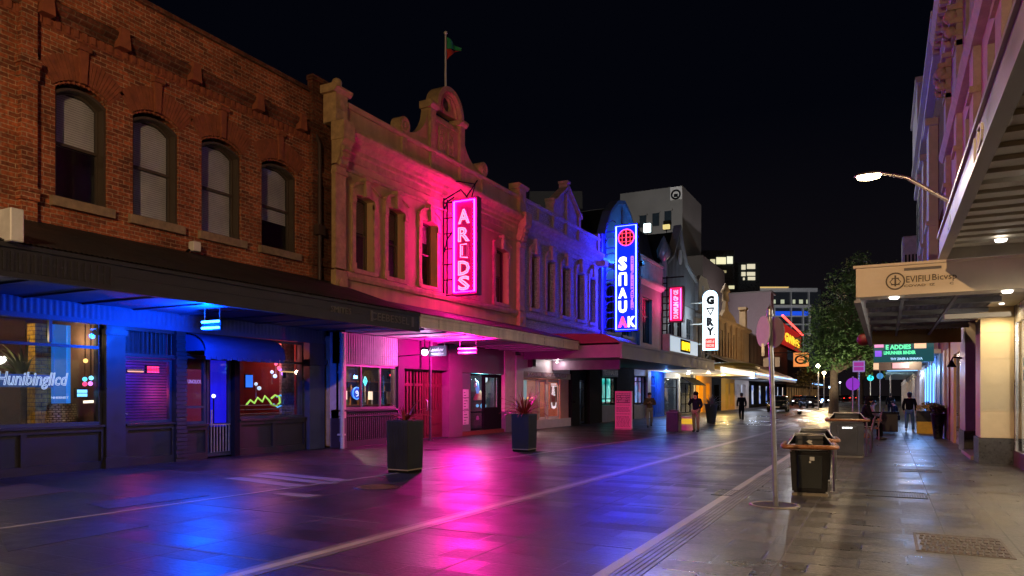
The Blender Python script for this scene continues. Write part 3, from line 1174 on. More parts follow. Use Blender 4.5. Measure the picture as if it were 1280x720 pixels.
# pediment
yp = gy(557, Lc)
mb = MB()
arc = lambda cy, cz, r, a0, a1, n: [(cy + r * math.cos(a0 + (a1 - a0) * k / n), cz + r * math.sin(a0 + (a1 - a0) * k / n)) for k in range(n + 1)]
left = [(yp - 2.75, zp - .1)] + [(yp - 2.75, zp + .22)] + arc(yp - 2.55, zp + 1.55, 1.35, -PI / 2, -.12, 9)
left = [(p[0], p[1]) for p in left]
right = [(2 * yp - p[0], p[1]) for p in left][::-1]
F2.pr(mb, left + right, -.02, .28)
obj('pediment', mb, M_cream, B2)
ped = mb
for sgn in (-1, 1):
    mb = MB()
    y = yp + sgn * 1.02
    F2.box(mb, -.14, .3, y - .16, y + .16, 9.9, 12.1)
    F2.prof(mb, [(.32, 12.1), (-.16, 12.1), (-.26, 12.2), (-.26, 12.28), (-.18, 12.36), (.32, 12.36)], y - .26, y + .26)
    obj('pediment_pier', mb, M_creamd, B2)
    mb = MB()
    y2 = yp + sgn * 2.75
    F2.box(mb, -.12, .3, y2 - .14, y2 + .14, 9.86, zp + .05)
    # volute
    F2.pr(mb, arc(y2, zp + .3, .3, 0, 2 * PI, 18)[:-1], -.12, .28)
    F2.pr(mb, arc(y2, zp + .3, .24, 0, 2 * PI, 18)[:-1], -.16, -.12, [arc(y2, zp + .3, .16, 0, 2 * PI, 14)[:-1]])
    F2.pr(mb, arc(y2, zp + .3, .08, 0, 2 * PI, 10)[:-1], -.16, -.12)
    obj('scroll', mb, M_creamd, B2)
mb = MB()
o_ = arc(yp, 12.3, .88, 0, PI, 16)
F2.pr(mb, o_, .0, .3, [arc(yp, 12.62, .30, 0, 2 * PI, 16)[:-1]])
F2.pr(mb, arc(yp, 12.3, .92, 0, PI, 18) + arc(yp, 12.3, .74, PI, 0, 18), -.26, .3)
F2.pr(mb, arc(yp, 12.3, .72, 0, PI, 18) + arc(yp, 12.3, .66, PI, 0, 18), -.1, .3)
F2.pr(mb, arc(yp, 12.62, .36, 0, 2 * PI, 18)[:-1], -.06, .02, [arc(yp, 12.62, .27, 0, 2 * PI, 18)[:-1]])
obj('pediment_arch', mb, M_creamd, B2)
mb = MB()
F2.pr(mb, arc(yp, 12.62, .29, 0, 2 * PI, 16)[:-1], .06, .2)
mb.ball((F2.x(.06), yp, 12.62), .15, 10, sx=.6)
for k in range(6):
    mb.ball((F2.x(.05), yp + .17 * math.cos(k * PI / 3), 12.62 + .17 * math.sin(k * PI / 3)), .06, 6)
obj('medallion', mb, pm('dark_relief', (.08, .055, .035), .8), B2)
mb = MB()
F2.box(mb, -.07, .0, yp - .85, yp + .85, 11.78, 11.92)
for sg in (-1, 1):
    F2.pr(mb, archpoly(yp + sg * .32 - .2, yp + sg * .32 + .2, 10.75, 11.68, .05), -.07, .0, [archpoly(yp + sg * .32 - .11, yp + sg * .32 + .11, 10.85, 11.58, .04)])
    for k in range(4):
        mb.ball((F2.x(-.03), yp + sg * .32, 10.95 + .18 * k), .085, 8, sx=.5)
obj('niche', mb, M_creamd, B2)


def endpier(F, y, z1, w=.24, ball=True, m1=None, m2=None):
    mb = MB()
    F.box(mb, -.2, .3, y - w, y + w, 9.86, z1)
    F.prof(mb, [(.32, z1), (-.22, z1), (-.32, z1 + .1), (-.32, z1 + .16), (-.2, z1 + .24), (.32, z1 + .24)], y - w - .12, y + w + .12)
    if ball: mb.ball((F.x(0), y, z1 + .38), .16, 12)
    F.pr(mb, arc(y, (9.86 + z1) / 2 + .1, .14, 0, 2 * PI, 12)[:-1], -.23, -.2)
    # console bracket below, half column down the facade
    F.box(mb, -.5, .0, y - w, y + w, 9.3, 9.855)
    F.prof(mb, [(.0, 8.6), (-.2, 8.6), (-.3, 8.8), (-.34, 9.1), (-.5, 9.298), (.0, 9.298)], y - w * .9, y + w * .9)
    for k in range(3):
        F.prof(mb, [(-.2 - .06 * k, 8.55 + .2 * k), (-.32 - .06 * k, 8.6 + .2 * k), (-.3 - .06 * k, 8.72 + .2 * k), (-.2 - .06 * k, 8.74 + .2 * k)], y - w * .6, y + w * .6)
    F.box(mb, -.16, .0, y - w * .9, y + w * .9, 5.46, 8.55)
    F.box(mb, -.22, .0, y - w, y + w, 8.3, 8.42)
    F.box(mb, -.2, .0, y - w, y + w, 4.5, 5.4)
    F.pr(mb, arc(y, 5.0, .15, 0, 2 * PI, 12)[:-1], -.24, -.2)
    return obj('end_pier', mb, m2, F.r)


endpier(F2, gy(421, Lc), zp + .1, .26, True, M_cream, M_creamd)
endpier(F2, gy(649, Lc), zp + .32, .3, False, M_cream, M_creamd)

M_afas = pm('pale_fascia', (.70, .63, .57), .5, var=.25, scale=3, streak=1)
M_pink = pm('stucco_soffit', (.52, .48, .50), .6, var=.1)
M_irod = pm('weathered_iron', (.075, .062, .060), .6, .3, var=.35, scale=2)
aw2 = awning(B2, F2, yc0 + .03, yc1 - .03, La, 4.75, 3.95, 3.60, M_irod, M_afas, M_pink, 3.58)
mb = MB()
for k in range(7):
    y = yc0 + 1 + k * 1.9
    F2.box(mb, La - Lc - .005, La - Lc - .001, y, y + .015, 3.64, 3.91)
obj('fascia_joints', mb, M_fascia, aw2)

# ---- ground floor
M_pinkp = pm('painted_render', (.62, .44, .42), .6, var=.15, scale=3)
M_plinth = pm('plinth_paint', (.12, .10, .13), .5)
M_maroon = pm('maroon_paint', (.06, .004, .008), .6, var=.2)
M_purple = pm('dark_purple_paint', (.035, .020, .034), .5)
G = F2
yq = {u: gy(u, Lc) for u in (412, 425, 497, 505, 512, 520, 537, 560, 577, 590, 608, 630, 643)}
for a, b in ((yc0 + .02, yq[425]), (yq[630], yq[643])):
    mb = MB()
    G.box(mb, -.05, .4, a, b, .92, 3.56)
    obj('pilaster', mb, M_pinkp, B2)
    mb = MB()
    G.box(mb, -.09, .4, a - .02, b + .02, 0, .918)
    obj('plinth', mb, M_plinth, B2)
mb = MB()
mb.tube([(G.x(-.13), yc0 - .25, 0), (G.x(-.13), yc0 - .25, 3.5)], .06, 10)
for z in (.4, 2.3): G.box(mb, -.2, .0, yc0 - .33, yc0 - .17, z, z + .05)
obj('downpipe', mb, pm('white_pipe', (.5, .48, .46), .5), B2)
mb = MB()
mb.ridged((G.x(-.0), yq[425], 2.62), (0, yq[497] - yq[425], 0), (0, 0, .94), (1, 0, 0), 26, .04)
G.box(mb, .01, .3, yq[425], yq[497], 2.6, 3.56)
obj('ribbed_bulkhead', mb, pm('ribbed_panel', (.36, .30, .34), .5), B2)
mb = MB()
G.box(mb, .05, .35, yq[425], yq[497], 0, 1.12)
G.box(mb, .0, .05, yq[425], yq[497], 0, .2)
k = 0
while yq[425] + .05 + k * .1 < yq[497] - .05:
    y = yq[425] + .05 + k * .1
    G.box(mb, .0, .05, y, y + .055, .2, 1.05)
    k += 1
G.box(mb, -.03, .05, yq[425], yq[497], .95, 1.0)
G.box(mb, -.05, .35, yq[425], yq[497], 1.12, 1.18)
obj('slatted_riser', mb, M_purple, B2)
G.window(yq[425], yq[497], 1.18, 2.6, pm('plum_frame', (.14, .07, .11), .45), o=.06, fw=.07, rails=(), mull=(.37, .71))
mb = MB()
G.box(mb, -.03, .3, yq[497] + .01, yq[505] - .02, 0, 3.56)
G.box(mb, -.02, .3, yq[505] - .019, yq[560], 2.55, 3.56)
obj('door_case', mb, pm('plum_render', (.055, .020, .042), .7, spec=.2), B2)
mb = MB()
a, b = yq[505], yq[537] - .03
dr_o = .25
G.pr(mb, [(a, .04), (b, .04), (b, 2.54), (a, 2.54)], dr_o, dr_o + .06, [[(a + .08, .95), (b - .08, .95), (b - .08, 1.95), (a + .08, 1.95)], [(a + .08, 2.05), (b - .08, 2.05), (b - .08, 2.5), (a + .08, 2.5)]])
for z0, z1, dz in ((.95, 1.95, 0), (2.05, 2.5, 0)):
    n = 7
    for k in range(n):
        y = a + .08 + (b - a - .16) * (k + .2) / n
        G.box(mb, dr_o + .01, dr_o + .05, y, y + (b - a) / n * .45, z0, z1)
G.box(mb, dr_o - .02, dr_o, a + .12, b - .12, .2, .8)
obj('door', mb, M_maroon, B2)
mb = MB()
a, b = yq[537] + .03, yq[560] - .04
G.pr(mb, [(a, .04), (b, .04), (b, 2.54), (a, 2.54)], dr_o, dr_o + .06, [[(a + .1, 1.05), (b - .1, 1.05), (b - .1, 1.92), (a + .1, 1.92)], [(a + .08, 2.05), (b - .08, 2.05), (b - .08, 2.5), (a + .08, 2.5)]])
for z0, z1 in ((1.05, 1.92), (2.05, 2.5)):
    for k in range(5):
        y = a + .1 + (b - a - .2) * (k + .25) / 5
        G.box(mb, dr_o + .01, dr_o + .05, y, y + .14, z0, z1)
for z0, z1 in ((.15, .45), (.55, .9)):
    G.box(mb, dr_o - .025, dr_o, a + .12, b - .12, z0, z1)
d2 = obj('door', mb, M_maroon, B2)
mb = MB()
mb.tube([(G.x(dr_o - .02), a + .1, 1.05), (G.x(dr_o - .07), a + .1, 1.1), (G.x(dr_o - .07), a + .1, 1.4), (G.x(dr_o - .02), a + .1, 1.45)], .02, 8)
obj('handle', mb, M_steel, d2)
mb = MB()
G.box(mb, .34, .4, yq[505], yq[560], .0, 2.55)
G.box(mb, .0, .34, yq[505], yq[560], .0, .035)
obj('door_backing', mb, M_dark, B2)
# dark shop with the display case
mb = MB()
G.box(mb, -.05, .3, yq[560], yq[577] - .02, 0, 3.56)
G.box(mb, .0, .3, yq[577] - .019, yq[630], 2.52, 3.56)
obj('shop_case', mb, pm('plum_render2', (.12, .05, .09), .55), B2)
mb = MB()
G.box(mb, -.02, .3, yq[577], yq[630], .0, .16)
obj('step', mb, pm('red_step', (.14, .02, .015), .6), B2)
G.window(yq[590], yq[608], .18, 2.5, M_black, o=.1, rails=(.32,))
mb = MB()
G.box(mb, .06, .3, yq[577], yq[590] - .01, .17, 2.5)
mb.cur = 1
for z0, z1 in ((.45, 1.0), (1.03, 1.5), (1.53, 1.85)):
    G.box(mb, .045, .06, yq[577] + .2, yq[577] + .62, z0, z1)
mb.cur = 2
for k in range(12):
    z = .5 + k * .11
    G.box(mb, .042, .045, yq[577] + .24, yq[577] + .24 + .1 + .24 * random.random(), z, z + .025)
obj('menu_board', mb, [pm('grey_board', (.10, .09, .10), .5), pm('menu_paper', (.5, .47, .48), .6), M_black], B2)
a, b = yq[608] + .02, yq[630] - .02
mb = MB()
G.pr(mb, [(a, .17), (b, .17), (b, 2.5), (a, 2.5)], .12, .18, [[(a + .12, 1.1), (b - .3, 1.1), (b - .3, 2.36), (a + .12, 2.36)]])
ds = obj('door', mb, M_black, B2)
obj('pane', G.box(MB(), .14, .15, a + .12, b - .3, 1.1, 2.36), glass(), ds)
G.shop_room(yq[425] - .02, 23.95, .1, 3.4, 3.0, pm('bar_room', (.42, .30, .17), .8, var=.3, scale=2))
G.shop_room(yq[577], yq[630] - .1, .1, 3.4, 2.6, pm('shop_room_dark', (.08, .06, .07), .8, var=.3, scale=2))

# ================================================================== VIOLET BUILDING (pale painted brick, five narrow windows)
yv0, yv1 = yc1 + .02, gy(748, Lc)
B3 = thing('painted_brick_building', 'pale painted brick building with five narrow windows and a small parapet pediment, lit violet', 'building', (-Lc, 34, 0))
F3 = Fac(B3, Lc)
M_pbrick = brickmat('painted_brick', (.50, .43, .42), (.43, .37, .36), (.36, .30, .30), dirt=.3, bump=.7)
M_ptrim = pm('painted_trim', (.40, .32, .30), .85, var=.3, scale=4, bump=.3, bscale=30)
vy = [(gy(663.5, Lc), gy(673, Lc)), (gy(683, Lc), gy(692.5, Lc)), (gy(702, Lc), gy(712, Lc)), (gy(720.5, Lc), gy(729.5, Lc)), (gy(736.5, Lc), gy(743.5, Lc))]
F3.wall(M_pbrick, yv0, yv1, 3.4, 9.0, [archpoly(a, b, 5.72, 8.25, .05) for a, b in vy])
F3.shell(yv0, yv1, 10.2, 12, M_dark)
for i, (a, b) in enumerate(vy):
    F3.window(a, b, 5.72, 8.25, pm('tan_frame', (.26, .14, .08), .5), .05, o=.24, fw=.07, rails=(.5,), blind=0.0, bm=pm('tan_blind', (.42, .33, .2), .7), sill=M_ptrim, sillw=.1)
    mb = MB()
    c = (a + b) / 2
    F3.box(mb, -.08, 0, a - .2, b + .2, 8.27, 8.42)
    F3.pr(mb, archpoly(a - .16, b + .16, 8.42, 8.78, .25), -.12, 0)
    F3.pr(mb, [(c - .1, 8.3), (c + .1, 8.3), (c + .16, 8.9), (c - .16, 8.9)], -.2, -.0)
    F3.box(mb, -.24, 0, c - .22, c + .22, 8.9, 8.98)
    F3.box(mb, -.06, 0, a - .16, a - .0, 5.8, 8.27)
    F3.box(mb, -.06, 0, b + .0, b + .16, 5.8, 8.27)
    obj('window_surround', mb, M_ptrim, B3)
mb = MB()
F3.prof(mb, CORN, yv0, yv1 - .02)
F3.prof(mb, [(.02, 5.15), (-.08, 5.15), (-.12, 5.25), (-.12, 5.36), (.02, 5.4)], yv0, yv1 - .02)
F3.box(mb, -.6, .0, yv1 - .5, yv1 - .03, 9.0, 9.3)
obj('cornice', mb, M_ptrim, B3)
mb = MB()
F3.box(mb, -.04, .3, yv0, yv1, 9.0, 10.5)
F3.prof(mb, [(.32, 10.5), (-.1, 10.5), (-.16, 10.58), (-.16, 10.66), (.32, 10.7)], yv0, yv1)
obj('parapet', mb, M_pbrick, B3)
ypv = gy(707, Lc)
mb = MB()
ya, yb = gy(690.5, Lc), gy(722, Lc)
F3.pr(mb, [(ya, 10.4), (yb, 10.4), (yb, 11.15), (ypv + .35, 12.05), (ypv - .35, 12.05), (ya, 11.15)], -.06, .3)
for sg in (0, 1):
    p, q = ((ya - .2, 11.12), (ypv, 12.35)) if sg == 0 else ((ypv, 12.35), (yb + .2, 11.12))
    F3.pr(mb, [p, q, (q[0], q[1] + .16), (p[0], p[1] + .16)], -.22, .3)
for y in (ya, ypv, yb):
    F3.box(mb, -.14, .32, y - .14, y + .14, 9.9, 11.3 if y != ypv else 12.62)
    F3.box(mb, -.2, .34, y - .2, y + .2, 11.3 if y != ypv else 12.62, 11.44 if y != ypv else 12.74)
obj('parapet_pediment', mb, M_ptrim, B3)
obj('parapet_pier', F3.box(MB(), -.12, .3, gy(672, Lc) - .1, gy(672, Lc) + .1, 9.86, 10.72), M_ptrim, B3)
obj('parapet_pier', F3.box(MB(), -.14, .3, yv1 - .4, yv1 - .1, 9.86, 10.9), M_ptrim, B3)

# ground floor: salmon shop, then black fronts
M_salmon = pm('salmon_wall', (.52, .25, .18), .55, var=.12)
M_salmw = pm('shop_white', (.58, .50, .48), .55, var=.1)
sy = {u: gy(u, Lc) for u in (643, 652, 673, 675, 683, 700, 702, 711, 713, 720, 722, 735, 745)}
mb = MB()
F3.box(mb, -.1, .4, sy[643], sy[652], 0, 3.4)
F3.box(mb, -.05, .4, sy[652], sy[711], 2.72, 3.4)
obj('shop_wall', mb, M_salmw, B3)
mb = MB()
F3.box(mb, -.12, .4, sy[652], sy[711], 0, .42)
obj('step', mb, M_salmw, B3)
mb = MB()
F3.box(mb, -.1, -.05, sy[652], sy[711], 2.42, 2.72)
mb.cur = 1
text('KOUBLJEBURGERSHIT', .3, .008, M=facing('+x', (F3.x(-.108), (sy[652] + sy[711]) / 2, 2.57)), fit=(4.6, .2), mb=mb)
obj('shop_board', mb, [pm('board_brown', (.22, .12, .11), .5), pm('board_letters', (.55, .4, .4), .5)], B3)
mb = MB()
F3.box(mb, .02, .4, sy[652], sy[673], .42, 1.36)
F3.box(mb, .02, .4, sy[700] + .1, sy[711], .42, 2.42)
F3.box(mb, .1, .4, sy[652] + .001, sy[700], 2.36, 2.42)
obj('panel_wall', mb, M_salmon, B3)
F3.window(sy[652], sy[673], 1.37, 2.36, M_salmw, o=.05, fw=.05, rails=())
for a, b in ((sy[675], sy[683] + .1), (sy[683] + .25, sy[700])):
    mb = MB()
    F3.pr(mb, [(a, .43), (b, .43), (b, 2.36), (a, 2.36)], .06, .12, [[(a + .1, .55), (b - .1, .55), (b - .1, 2.26), (a + .1, 2.26)]])
    dd = obj('door', mb, M_salmw, B3)
    obj('pane', F3.box(MB(), .08, .09, a + .1, b - .1, .55, 2.26), glass('pinkish_glass', (.95, .8, .76)), dd)
mb = MB()
a, b = sy[683] + .55, sy[700] - .2
mb.cur = 0
F3.box(mb, .055, .06, a, b, .95, 2.1)
c = (a + b) / 2 - .1
mb.cur = 1
for k in range(26):        # the swirl of soft ice cream and its cup
    q = k * .75
    mb.ball((F3.x(.04), c + .14 * math.cos(q) * (1 - k / 30), 1.62 + k * .016), .055, 6)
F3.pr(mb, arc(c + .1, 1.25, .34, PI, 2 * PI, 10) + arc(c + .1, 1.25, .22, 2 * PI, PI, 10), .045, .055)
F3.box(mb, .045, .055, c - .2, c + .4, .98, 1.04)
F3.box(mb, .045, .055, a + .1, b - .15, 2.14, 2.2)
F3.box(mb, .045, .055, a + .15, b - .1, 2.04, 2.1)
mb.cur = 2
F3.pr(mb, [(c - .2, 1.62), (c + .3, 1.62), (c + .2, 1.28), (c - .1, 1.28)], .043, .055)
obj('poster', mb, [pm('poster_ground', (.55, .30, .24), .5), em('poster_light', (1, .85, .9), .55), pm('poster_red', (.5, .06, .05), .5)], B3)
F3.shop_room(sy[652], sy[711], .42, 2.9, 2.2, pm('salmon_room', (.55, .3, .24), .8))
mb = MB()
F3.box(mb, -.12, .4, sy[713] - .1, sy[722], 0, 3.4)
F3.box(mb, .1, .4, sy[722] + .02, sy[735] - .02, 2.45, 3.4)
F3.box(mb, -.1, .4, sy[735] + .01, yv1 - .02, 0, 3.4)
mb.tube([(F3.x(-.2), sy[713] + .2, 1.25), (F3.x(-.12), sy[713] + .2, 1.25)], .06)
split('black_pier', mb, M_black, B3)
F3.window(sy[722] + .02, sy[735] - .02, .05, 2.43, M_frame, o=.2, fw=.1, rails=(.4, .78))
F3.shop_room(sy[722], sy[735], .02, 3.2, 2.5, pm('grey_room', (.14, .15, .17), .8))

# ---- dark awning over these fronts
aw3L = 10.0
yA0, yA1 = 29.45, gy(893, aw3L)
M_aw3 = pm('grey_awning_fascia', (.20, .19, .21), .5, var=.2, scale=2)
M_aw3p = pm('purple_awning_end', (.20, .13, .17), .5, var=.15)
aw3 = thing('street_awning', 'long grey flat awning with a dark red rounded roof end, over the black shopfronts', 'awning', (-Lc, 40, 0))
FA = Fac(aw3, Lc)
mb = MB()
of = aw3L - Lc
FA.box(mb, of, of + .07, yA0, yA1, 3.30, 3.78)
FA.box(mb, of - .05, of + .1, yA0 - .02, yA1, 3.78, 3.88)
FA.box(mb, of - .03, of + .1, yA0 - .01, yA1, 3.2, 3.3)
obj('fascia', mb, M_aw3, aw3)
mb = MB()
FA.box(mb, of + .1, -.12, yA0 + .04, yA1, 3.32, 3.36)
obj('soffit', mb, pm('violet_soffit', (.22, .22, .26), .6), aw3)
mb = MB()
FA.box(mb, of + .08, -.15, yA0, yA0 + .04, 3.30, 3.80)
FA.box(mb, of + .08, -.15, yA0 - .06, yA0, 3.24, 3.31)
obj('end_panel', mb, M_aw3p, aw3)
mb = MB()
mb.hexa([(FA.x(of + .1), yA0 + .05, 3.88), (FA.x(of + .1), yA1, 3.88), (FA.x(-.02), yA1, 4.5), (FA.x(-.02), yA0 + .05, 4.5)],
        [(FA.x(of + .1), yA0 + .05, 3.92), (FA.x(of + .1), yA1, 3.92), (FA.x(-.02), yA1, 4.54), (FA.x(-.02), yA0 + .05, 4.54)])
obj('roof', mb, M_roofd, aw3)
mb = MB()
poly = [(FA.x(of + .12), 3.885), (FA.x(of + .14), 3.95), (FA.x(of + .5), 4.15), (FA.x(of + .9), 4.28), (FA.x(-.4), 4.42), (FA.x(-.4), 3.885)]
mb.prism(poly, 'y', yA0 + .02, yA0 + 2.6)
obj('red_hood', mb, pm('dark_red_iron', (.16, .018, .025), .5), aw3)
mb = MB()
FA.box(mb, of + 1.2, -.12, yA0 + 3.2, yA0 + 3.3, 2.85, 3.3)
obj('hanging_panel', mb, M_aw3p, aw3)

# ================================================================== BLUE BUILDING with the curved gable
yb40, yb41 = yv1 + .02, 47.0
B4 = thing('curved_gable_building', 'narrow dark blue building with a curved gable behind the tall blue neon sign', 'building', (-Lc, 43, 0))
F4 = Fac(B4, Lc)
M_bluew = pm('blue_painted_wall', (.12, .20, .34), .6, var=.2)
M_bluet = pm('blue_trim', (.08, .13, .22), .5)
M_greyw = pm('grey_wall', (.22, .22, .24), .7, var=.2)
F4.wall(M_bluew, yb40, yb41, 3.4, 9.6, [archpoly(40.6, 42.4, 5.4, 8.4, .3), archpoly(43.6, 45.6, 5.4, 8.4, .3)])
F4.shell(yb40, yb41, 10.5, 14, M_dark)
for a, b in ((40.6, 42.4), (43.6, 45.6)):
    F4.window(a, b, 5.4, 8.4, M_frame, .3, o=.2, rails=(.5,), mull=(.5,), sill=M_bluet)
mb = MB()
poly = [(yb40 + .3, 9.5), (yb41 - .3, 9.5), (yb41 - .3, 10.9), (46.0, 11.9), (44.6, 13.1), (43.5, 13.6), (42.2, 13.3), (40.9, 12.4), (40.2, 11.4), (yb40 + .3, 10.6)]
F4.pr(mb, poly, -.05, .25)
obj('gable', mb, M_bluew, B4)
mb = MB()
for p, q in zip(poly[2:-1], poly[3:]):
    F4.pr(mb, [p, q, (q[0], q[1] + .25), (p[0], p[1] + .25)], -.25, .3)
F4.box(mb, -.15, .0, 43.3, 43.7, 10.0, 13.2)
F4.prof(mb, [(.0, 9.3), (-.3, 9.45), (-.3, 9.6), (.0, 9.7)], yb40, yb41)
for a in (yb40 + .15, yb41 - .15):
    F4.box(mb, -.2, .1, a - .15, a + .15, 3.9, 11)
obj('gable_trim', mb, M_bluet, B4)
mb = MB()       # dark pitched roof running back
mb.prism([(yb40 + .5, 10.8), (yb41 - .5, 10.8), (43.5, 13.5)], 'x', F4.x(.3), F4.x(14))
obj('roof', mb, M_roofd, B4)
# teal shop
ty = {u: gy(u, Lc) for u in (750, 752, 770, 772, 790, 792, 808, 812, 832, 848, 870)}
mb = MB()
F4.box(mb, -.04, .4, yb40, ty[752] - .02, 0, 3.4)
F4.box(mb, -.04, .4, ty[770] + .02, yb41 - 1.0, 0, 3.4)
split('black_pier', mb, M_black, B4)
mb = MB()
F4.box(mb, .0, .35, ty[752], ty[770], 0, 1.0)
obj('stall_riser', mb, M_greyw, B4)
F4.window(ty[752], ty[770], 1.05, 2.7, M_black, o=.02, rails=(.2,), mull=(.33, .7))
mb = MB()
F4.box(mb, -.1, .3, ty[752] - .1, ty[770] + .1, 2.72, 3.18)
mb.cur = 1
text('TEHHALES', .3, .008, M=facing('+x', (F4.x(-.108), (ty[752] + ty[770]) / 2, 2.95)), fit=(2.6, .26), mb=mb)
obj('shop_board', mb, [M_greyw, pm('board_pale', (.6, .58, .55), .5)], B4)
F4.shop_room(ty[752], ty[770], .9, 3.2, 2.0, pm('teal_room', (.1, .3, .28), .8))
mb = MB()
F4.box(mb, .3, .34, ty[752] + .6, ty[770] - .1, 1.2, 2.6)
obj('backlit_poster', mb, emvar('teal_screen', [(.0, .12, .11), (.02, .45, .38), (.25, .75, .55), (.0, .2, .3)], 1.8, (1, 1.2, 1.2)), B4)

# ================================================================== WEATHERBOARD GABLE BUILDING
yw0, yw1 = 47.02, 63.6
B5 = thing('weatherboard_building', 'grey vertical boarded building with a steep curved gable and dark slate roof', 'building', (-Lc, 55, 0))
F5 = Fac(B5, Lc)
M_board = pm('grey_boards', (.07, .07, .08), .6, var=.2)
M_boardp = pm('pale_boards', (.50, .51, .54), .6, var=.2)
wins5 = [(48, 50.2, 5.2, 8.4), (54.6, 56.2, 5.0, 8.6), (57.2, 58.6, 5.0, 8.6), (60.2, 62.4, 5.0, 8.0)]
F5.wall(M_greyw, yw0, yw1, 3.4, 9.6, [[(a, c), (b, c), (b, d), (a, d)] for a, b, c, d in wins5])
F5.shell(yw0, yw1, 10.5, 14, M_dark)
for a, b, c, d in wins5:
    F5.window(a, b, c, d, M_frame, 0, o=.2, rails=(.6,), mull=(.5,))
mb = MB()
F5.box(mb, -.0, .3, yw0, 53.0, 9.6, 11.0)
y = yw0 + .1
while y < 53:
    F5.box(mb, -.08, .0, y, y + .16, 9.62, 10.9)
    y += .34
F5.prof(mb, [(.3, 11.0), (-.15, 11.0), (-.15, 11.15), (.3, 11.2)], yw0, 53.0)
F5.prof(mb, [(.0, 9.2), (-.3, 9.45), (-.3, 9.6), (.0, 9.62)], yw0, 53.2)
obj('slatted_parapet', mb, M_boardp, B5)
mb = MB()
gpk = gy(847, Lc)
ga, gb = gy(829, Lc), gy(869, Lc)
poly = [(ga, 9.0), (gb, 9.0), (gb, 11.3), (gpk + 2.2, 12.3), (gpk + .8, 13.8), (gpk, 15.0), (gpk - .9, 13.7), (gpk - 2.2, 12.2), (ga, 11.3)]
F5.pr(mb, poly, -.05, .3)
obj('gable', mb, M_board, B5)
mb = MB()
y = ga + .1
while y < gb - .1:
    z = None
    for p, q in zip(poly[2:], poly[3:]):
        if q[0] <= y <= p[0]:
            z = q[1] + (p[1] - q[1]) * (y - q[0]) / max(1e-6, p[0] - q[0])
    if z: F5.box(mb, -.075, -.05, y, y + .14, 9.05, z - .1)
    y += .42
for p, q in zip(poly[2:-1], poly[3:]):
    F5.pr(mb, [p, q, (q[0], q[1] + .22), (p[0], p[1] + .22)], -.3, .32)
F5.box(mb, -.3, .0, ga - .2, ga + .2, 9, 11.6)
F5.box(mb, -.3, .0, gb - .2, gb + .2, 9, 11.6)
obj('gable_battens', mb, pm('batten_grey', (.26, .27, .30), .6), B5)
mb = MB()
mb.prism([(ga + .3, 11.3), (gb - .3, 11.3), (gpk, 14.7)], 'x', F5.x(.35), F5.x(14))
mb.prism([(yw0 + .2, 10.9), (53.5, 10.9), (51, 13.2), (48.5, 13.2)], 'x', F5.x(.6), F5.x(14))
obj('roof', mb, M_roofd, B5)
mb = MB()
mb.lathe([(.42, 0), (.42, .1)], (0, 0, 0), 18)
mb.xf(Matrix.Translation((F5.x(-.2), gpk - .1, 12.6)) @ Matrix.Rotation(PI / 2, 4, 'Y') @ Matrix.Scale(1.4, 4, (1, 0, 0)))
obj('gable_medallion', mb, pm('pale_medallion', (.65, .66, .68), .5), B5)
yf = ga - .2
mb = MB()
mb.lathe([(.15, 0), (.45, .3), (.5, .7), (.38, 1.2), (.15, 1.6), (.02, 1.9)], (F5.x(-.1), yf, 11.6), 8)
for k in range(6):
    mb.tube([(F5.x(-.1) + .46 * math.cos(k), yf + .46 * math.sin(k), 11.9), (F5.x(-.1) + .5 * math.cos(k + .6), yf + .5 * math.sin(k + .6), 12.4), (F5.x(-.1) + .1 * math.cos(k + 1), yf + .1 * math.sin(k + 1), 13.3)], .05, 5)
obj('finial', mb, pm('pale_iron', (.3, .34, .38), .4, .5), B5)
# shopfronts of this building
M_bdoor = pm('bright_blue_paint', (.012, .11, .55), .85, spec=.08)
mb = MB()
F5.box(mb, .05, .35, ty[790], ty[808] - .02, 0, .95)
obj('stall_riser', mb, M_greyw, B5)
F5.window(ty[790], ty[808] - .02, 1.0, 2.9, M_black, o=.06, rails=(.8,), mull=(.25, .5, .75))
mb = MB()
F5.box(mb, .3, .34, ty[790] + .1, ty[808] - .1, 1.1, 2.8)
obj('backlit_poster', mb, emvar('pink_blue_screen', [(.1, .02, .12), (.05, .3, .7), (.75, .08, .35), (.5, .75, .9)], 1.8, (1, .8, .8)), B5)
mb = MB()
F5.box(mb, -.1, .4, ty[808], ty[812], 0, 3.4)
F5.box(mb, -.02, .4, ty[790], ty[808] - .01, 2.92, 3.4)
obj('white_pier', mb, pm('pier_white', (.5, .5, .5), .6), B5)
a, b = ty[812] + .02, ty[832]
mb = MB()
F5.pr(mb, [(a, .0), (b, .0), (b, 3.4), (a, 3.4)], .1, .25, [[(a + .3, .1), (a + 1.6, .1), (a + 1.6, 2.2), (a + .3, 2.2)], [(a + .3, 2.35), (a + 1.6, 2.35), (a + 1.6, 3.0), (a + .3, 3.0)]])
for k in range(4): F5.box(mb, .12, .2, a + .45 + k * .3, a + .58 + k * .3, .1, 3.0)
F5.box(mb, .25, .3, a, b, 0, 3.4)
for k in range(3): F5.box(mb, .06, .1, a + 1.9 + k * .5, a + 2.25 + k * .5, .3, 3.1)
obj('blue_door_front', mb, M_bdoor, B5)
F5.window(ty[832] + .05, ty[848] - .05, .1, 2.9, M_black, o=.1, rails=(.75,))
mb = MB()
F5.box(mb, .0, .35, ty[832] + .02, ty[848], 2.92, 3.4)
F5.box(mb, .0, .4, ty[848] + .01, ty[848] + .6, 0, 3.4)
F5.box(mb, .3, .35, ty[848] + .6, yw1, 0, 3.4)
F5.box(mb, .05, .3, yw1 - .6, yw1, 0, 3.4)
obj('grey_front', mb, pm('pale_grey_front', (.42, .42, .40), .6), B5)
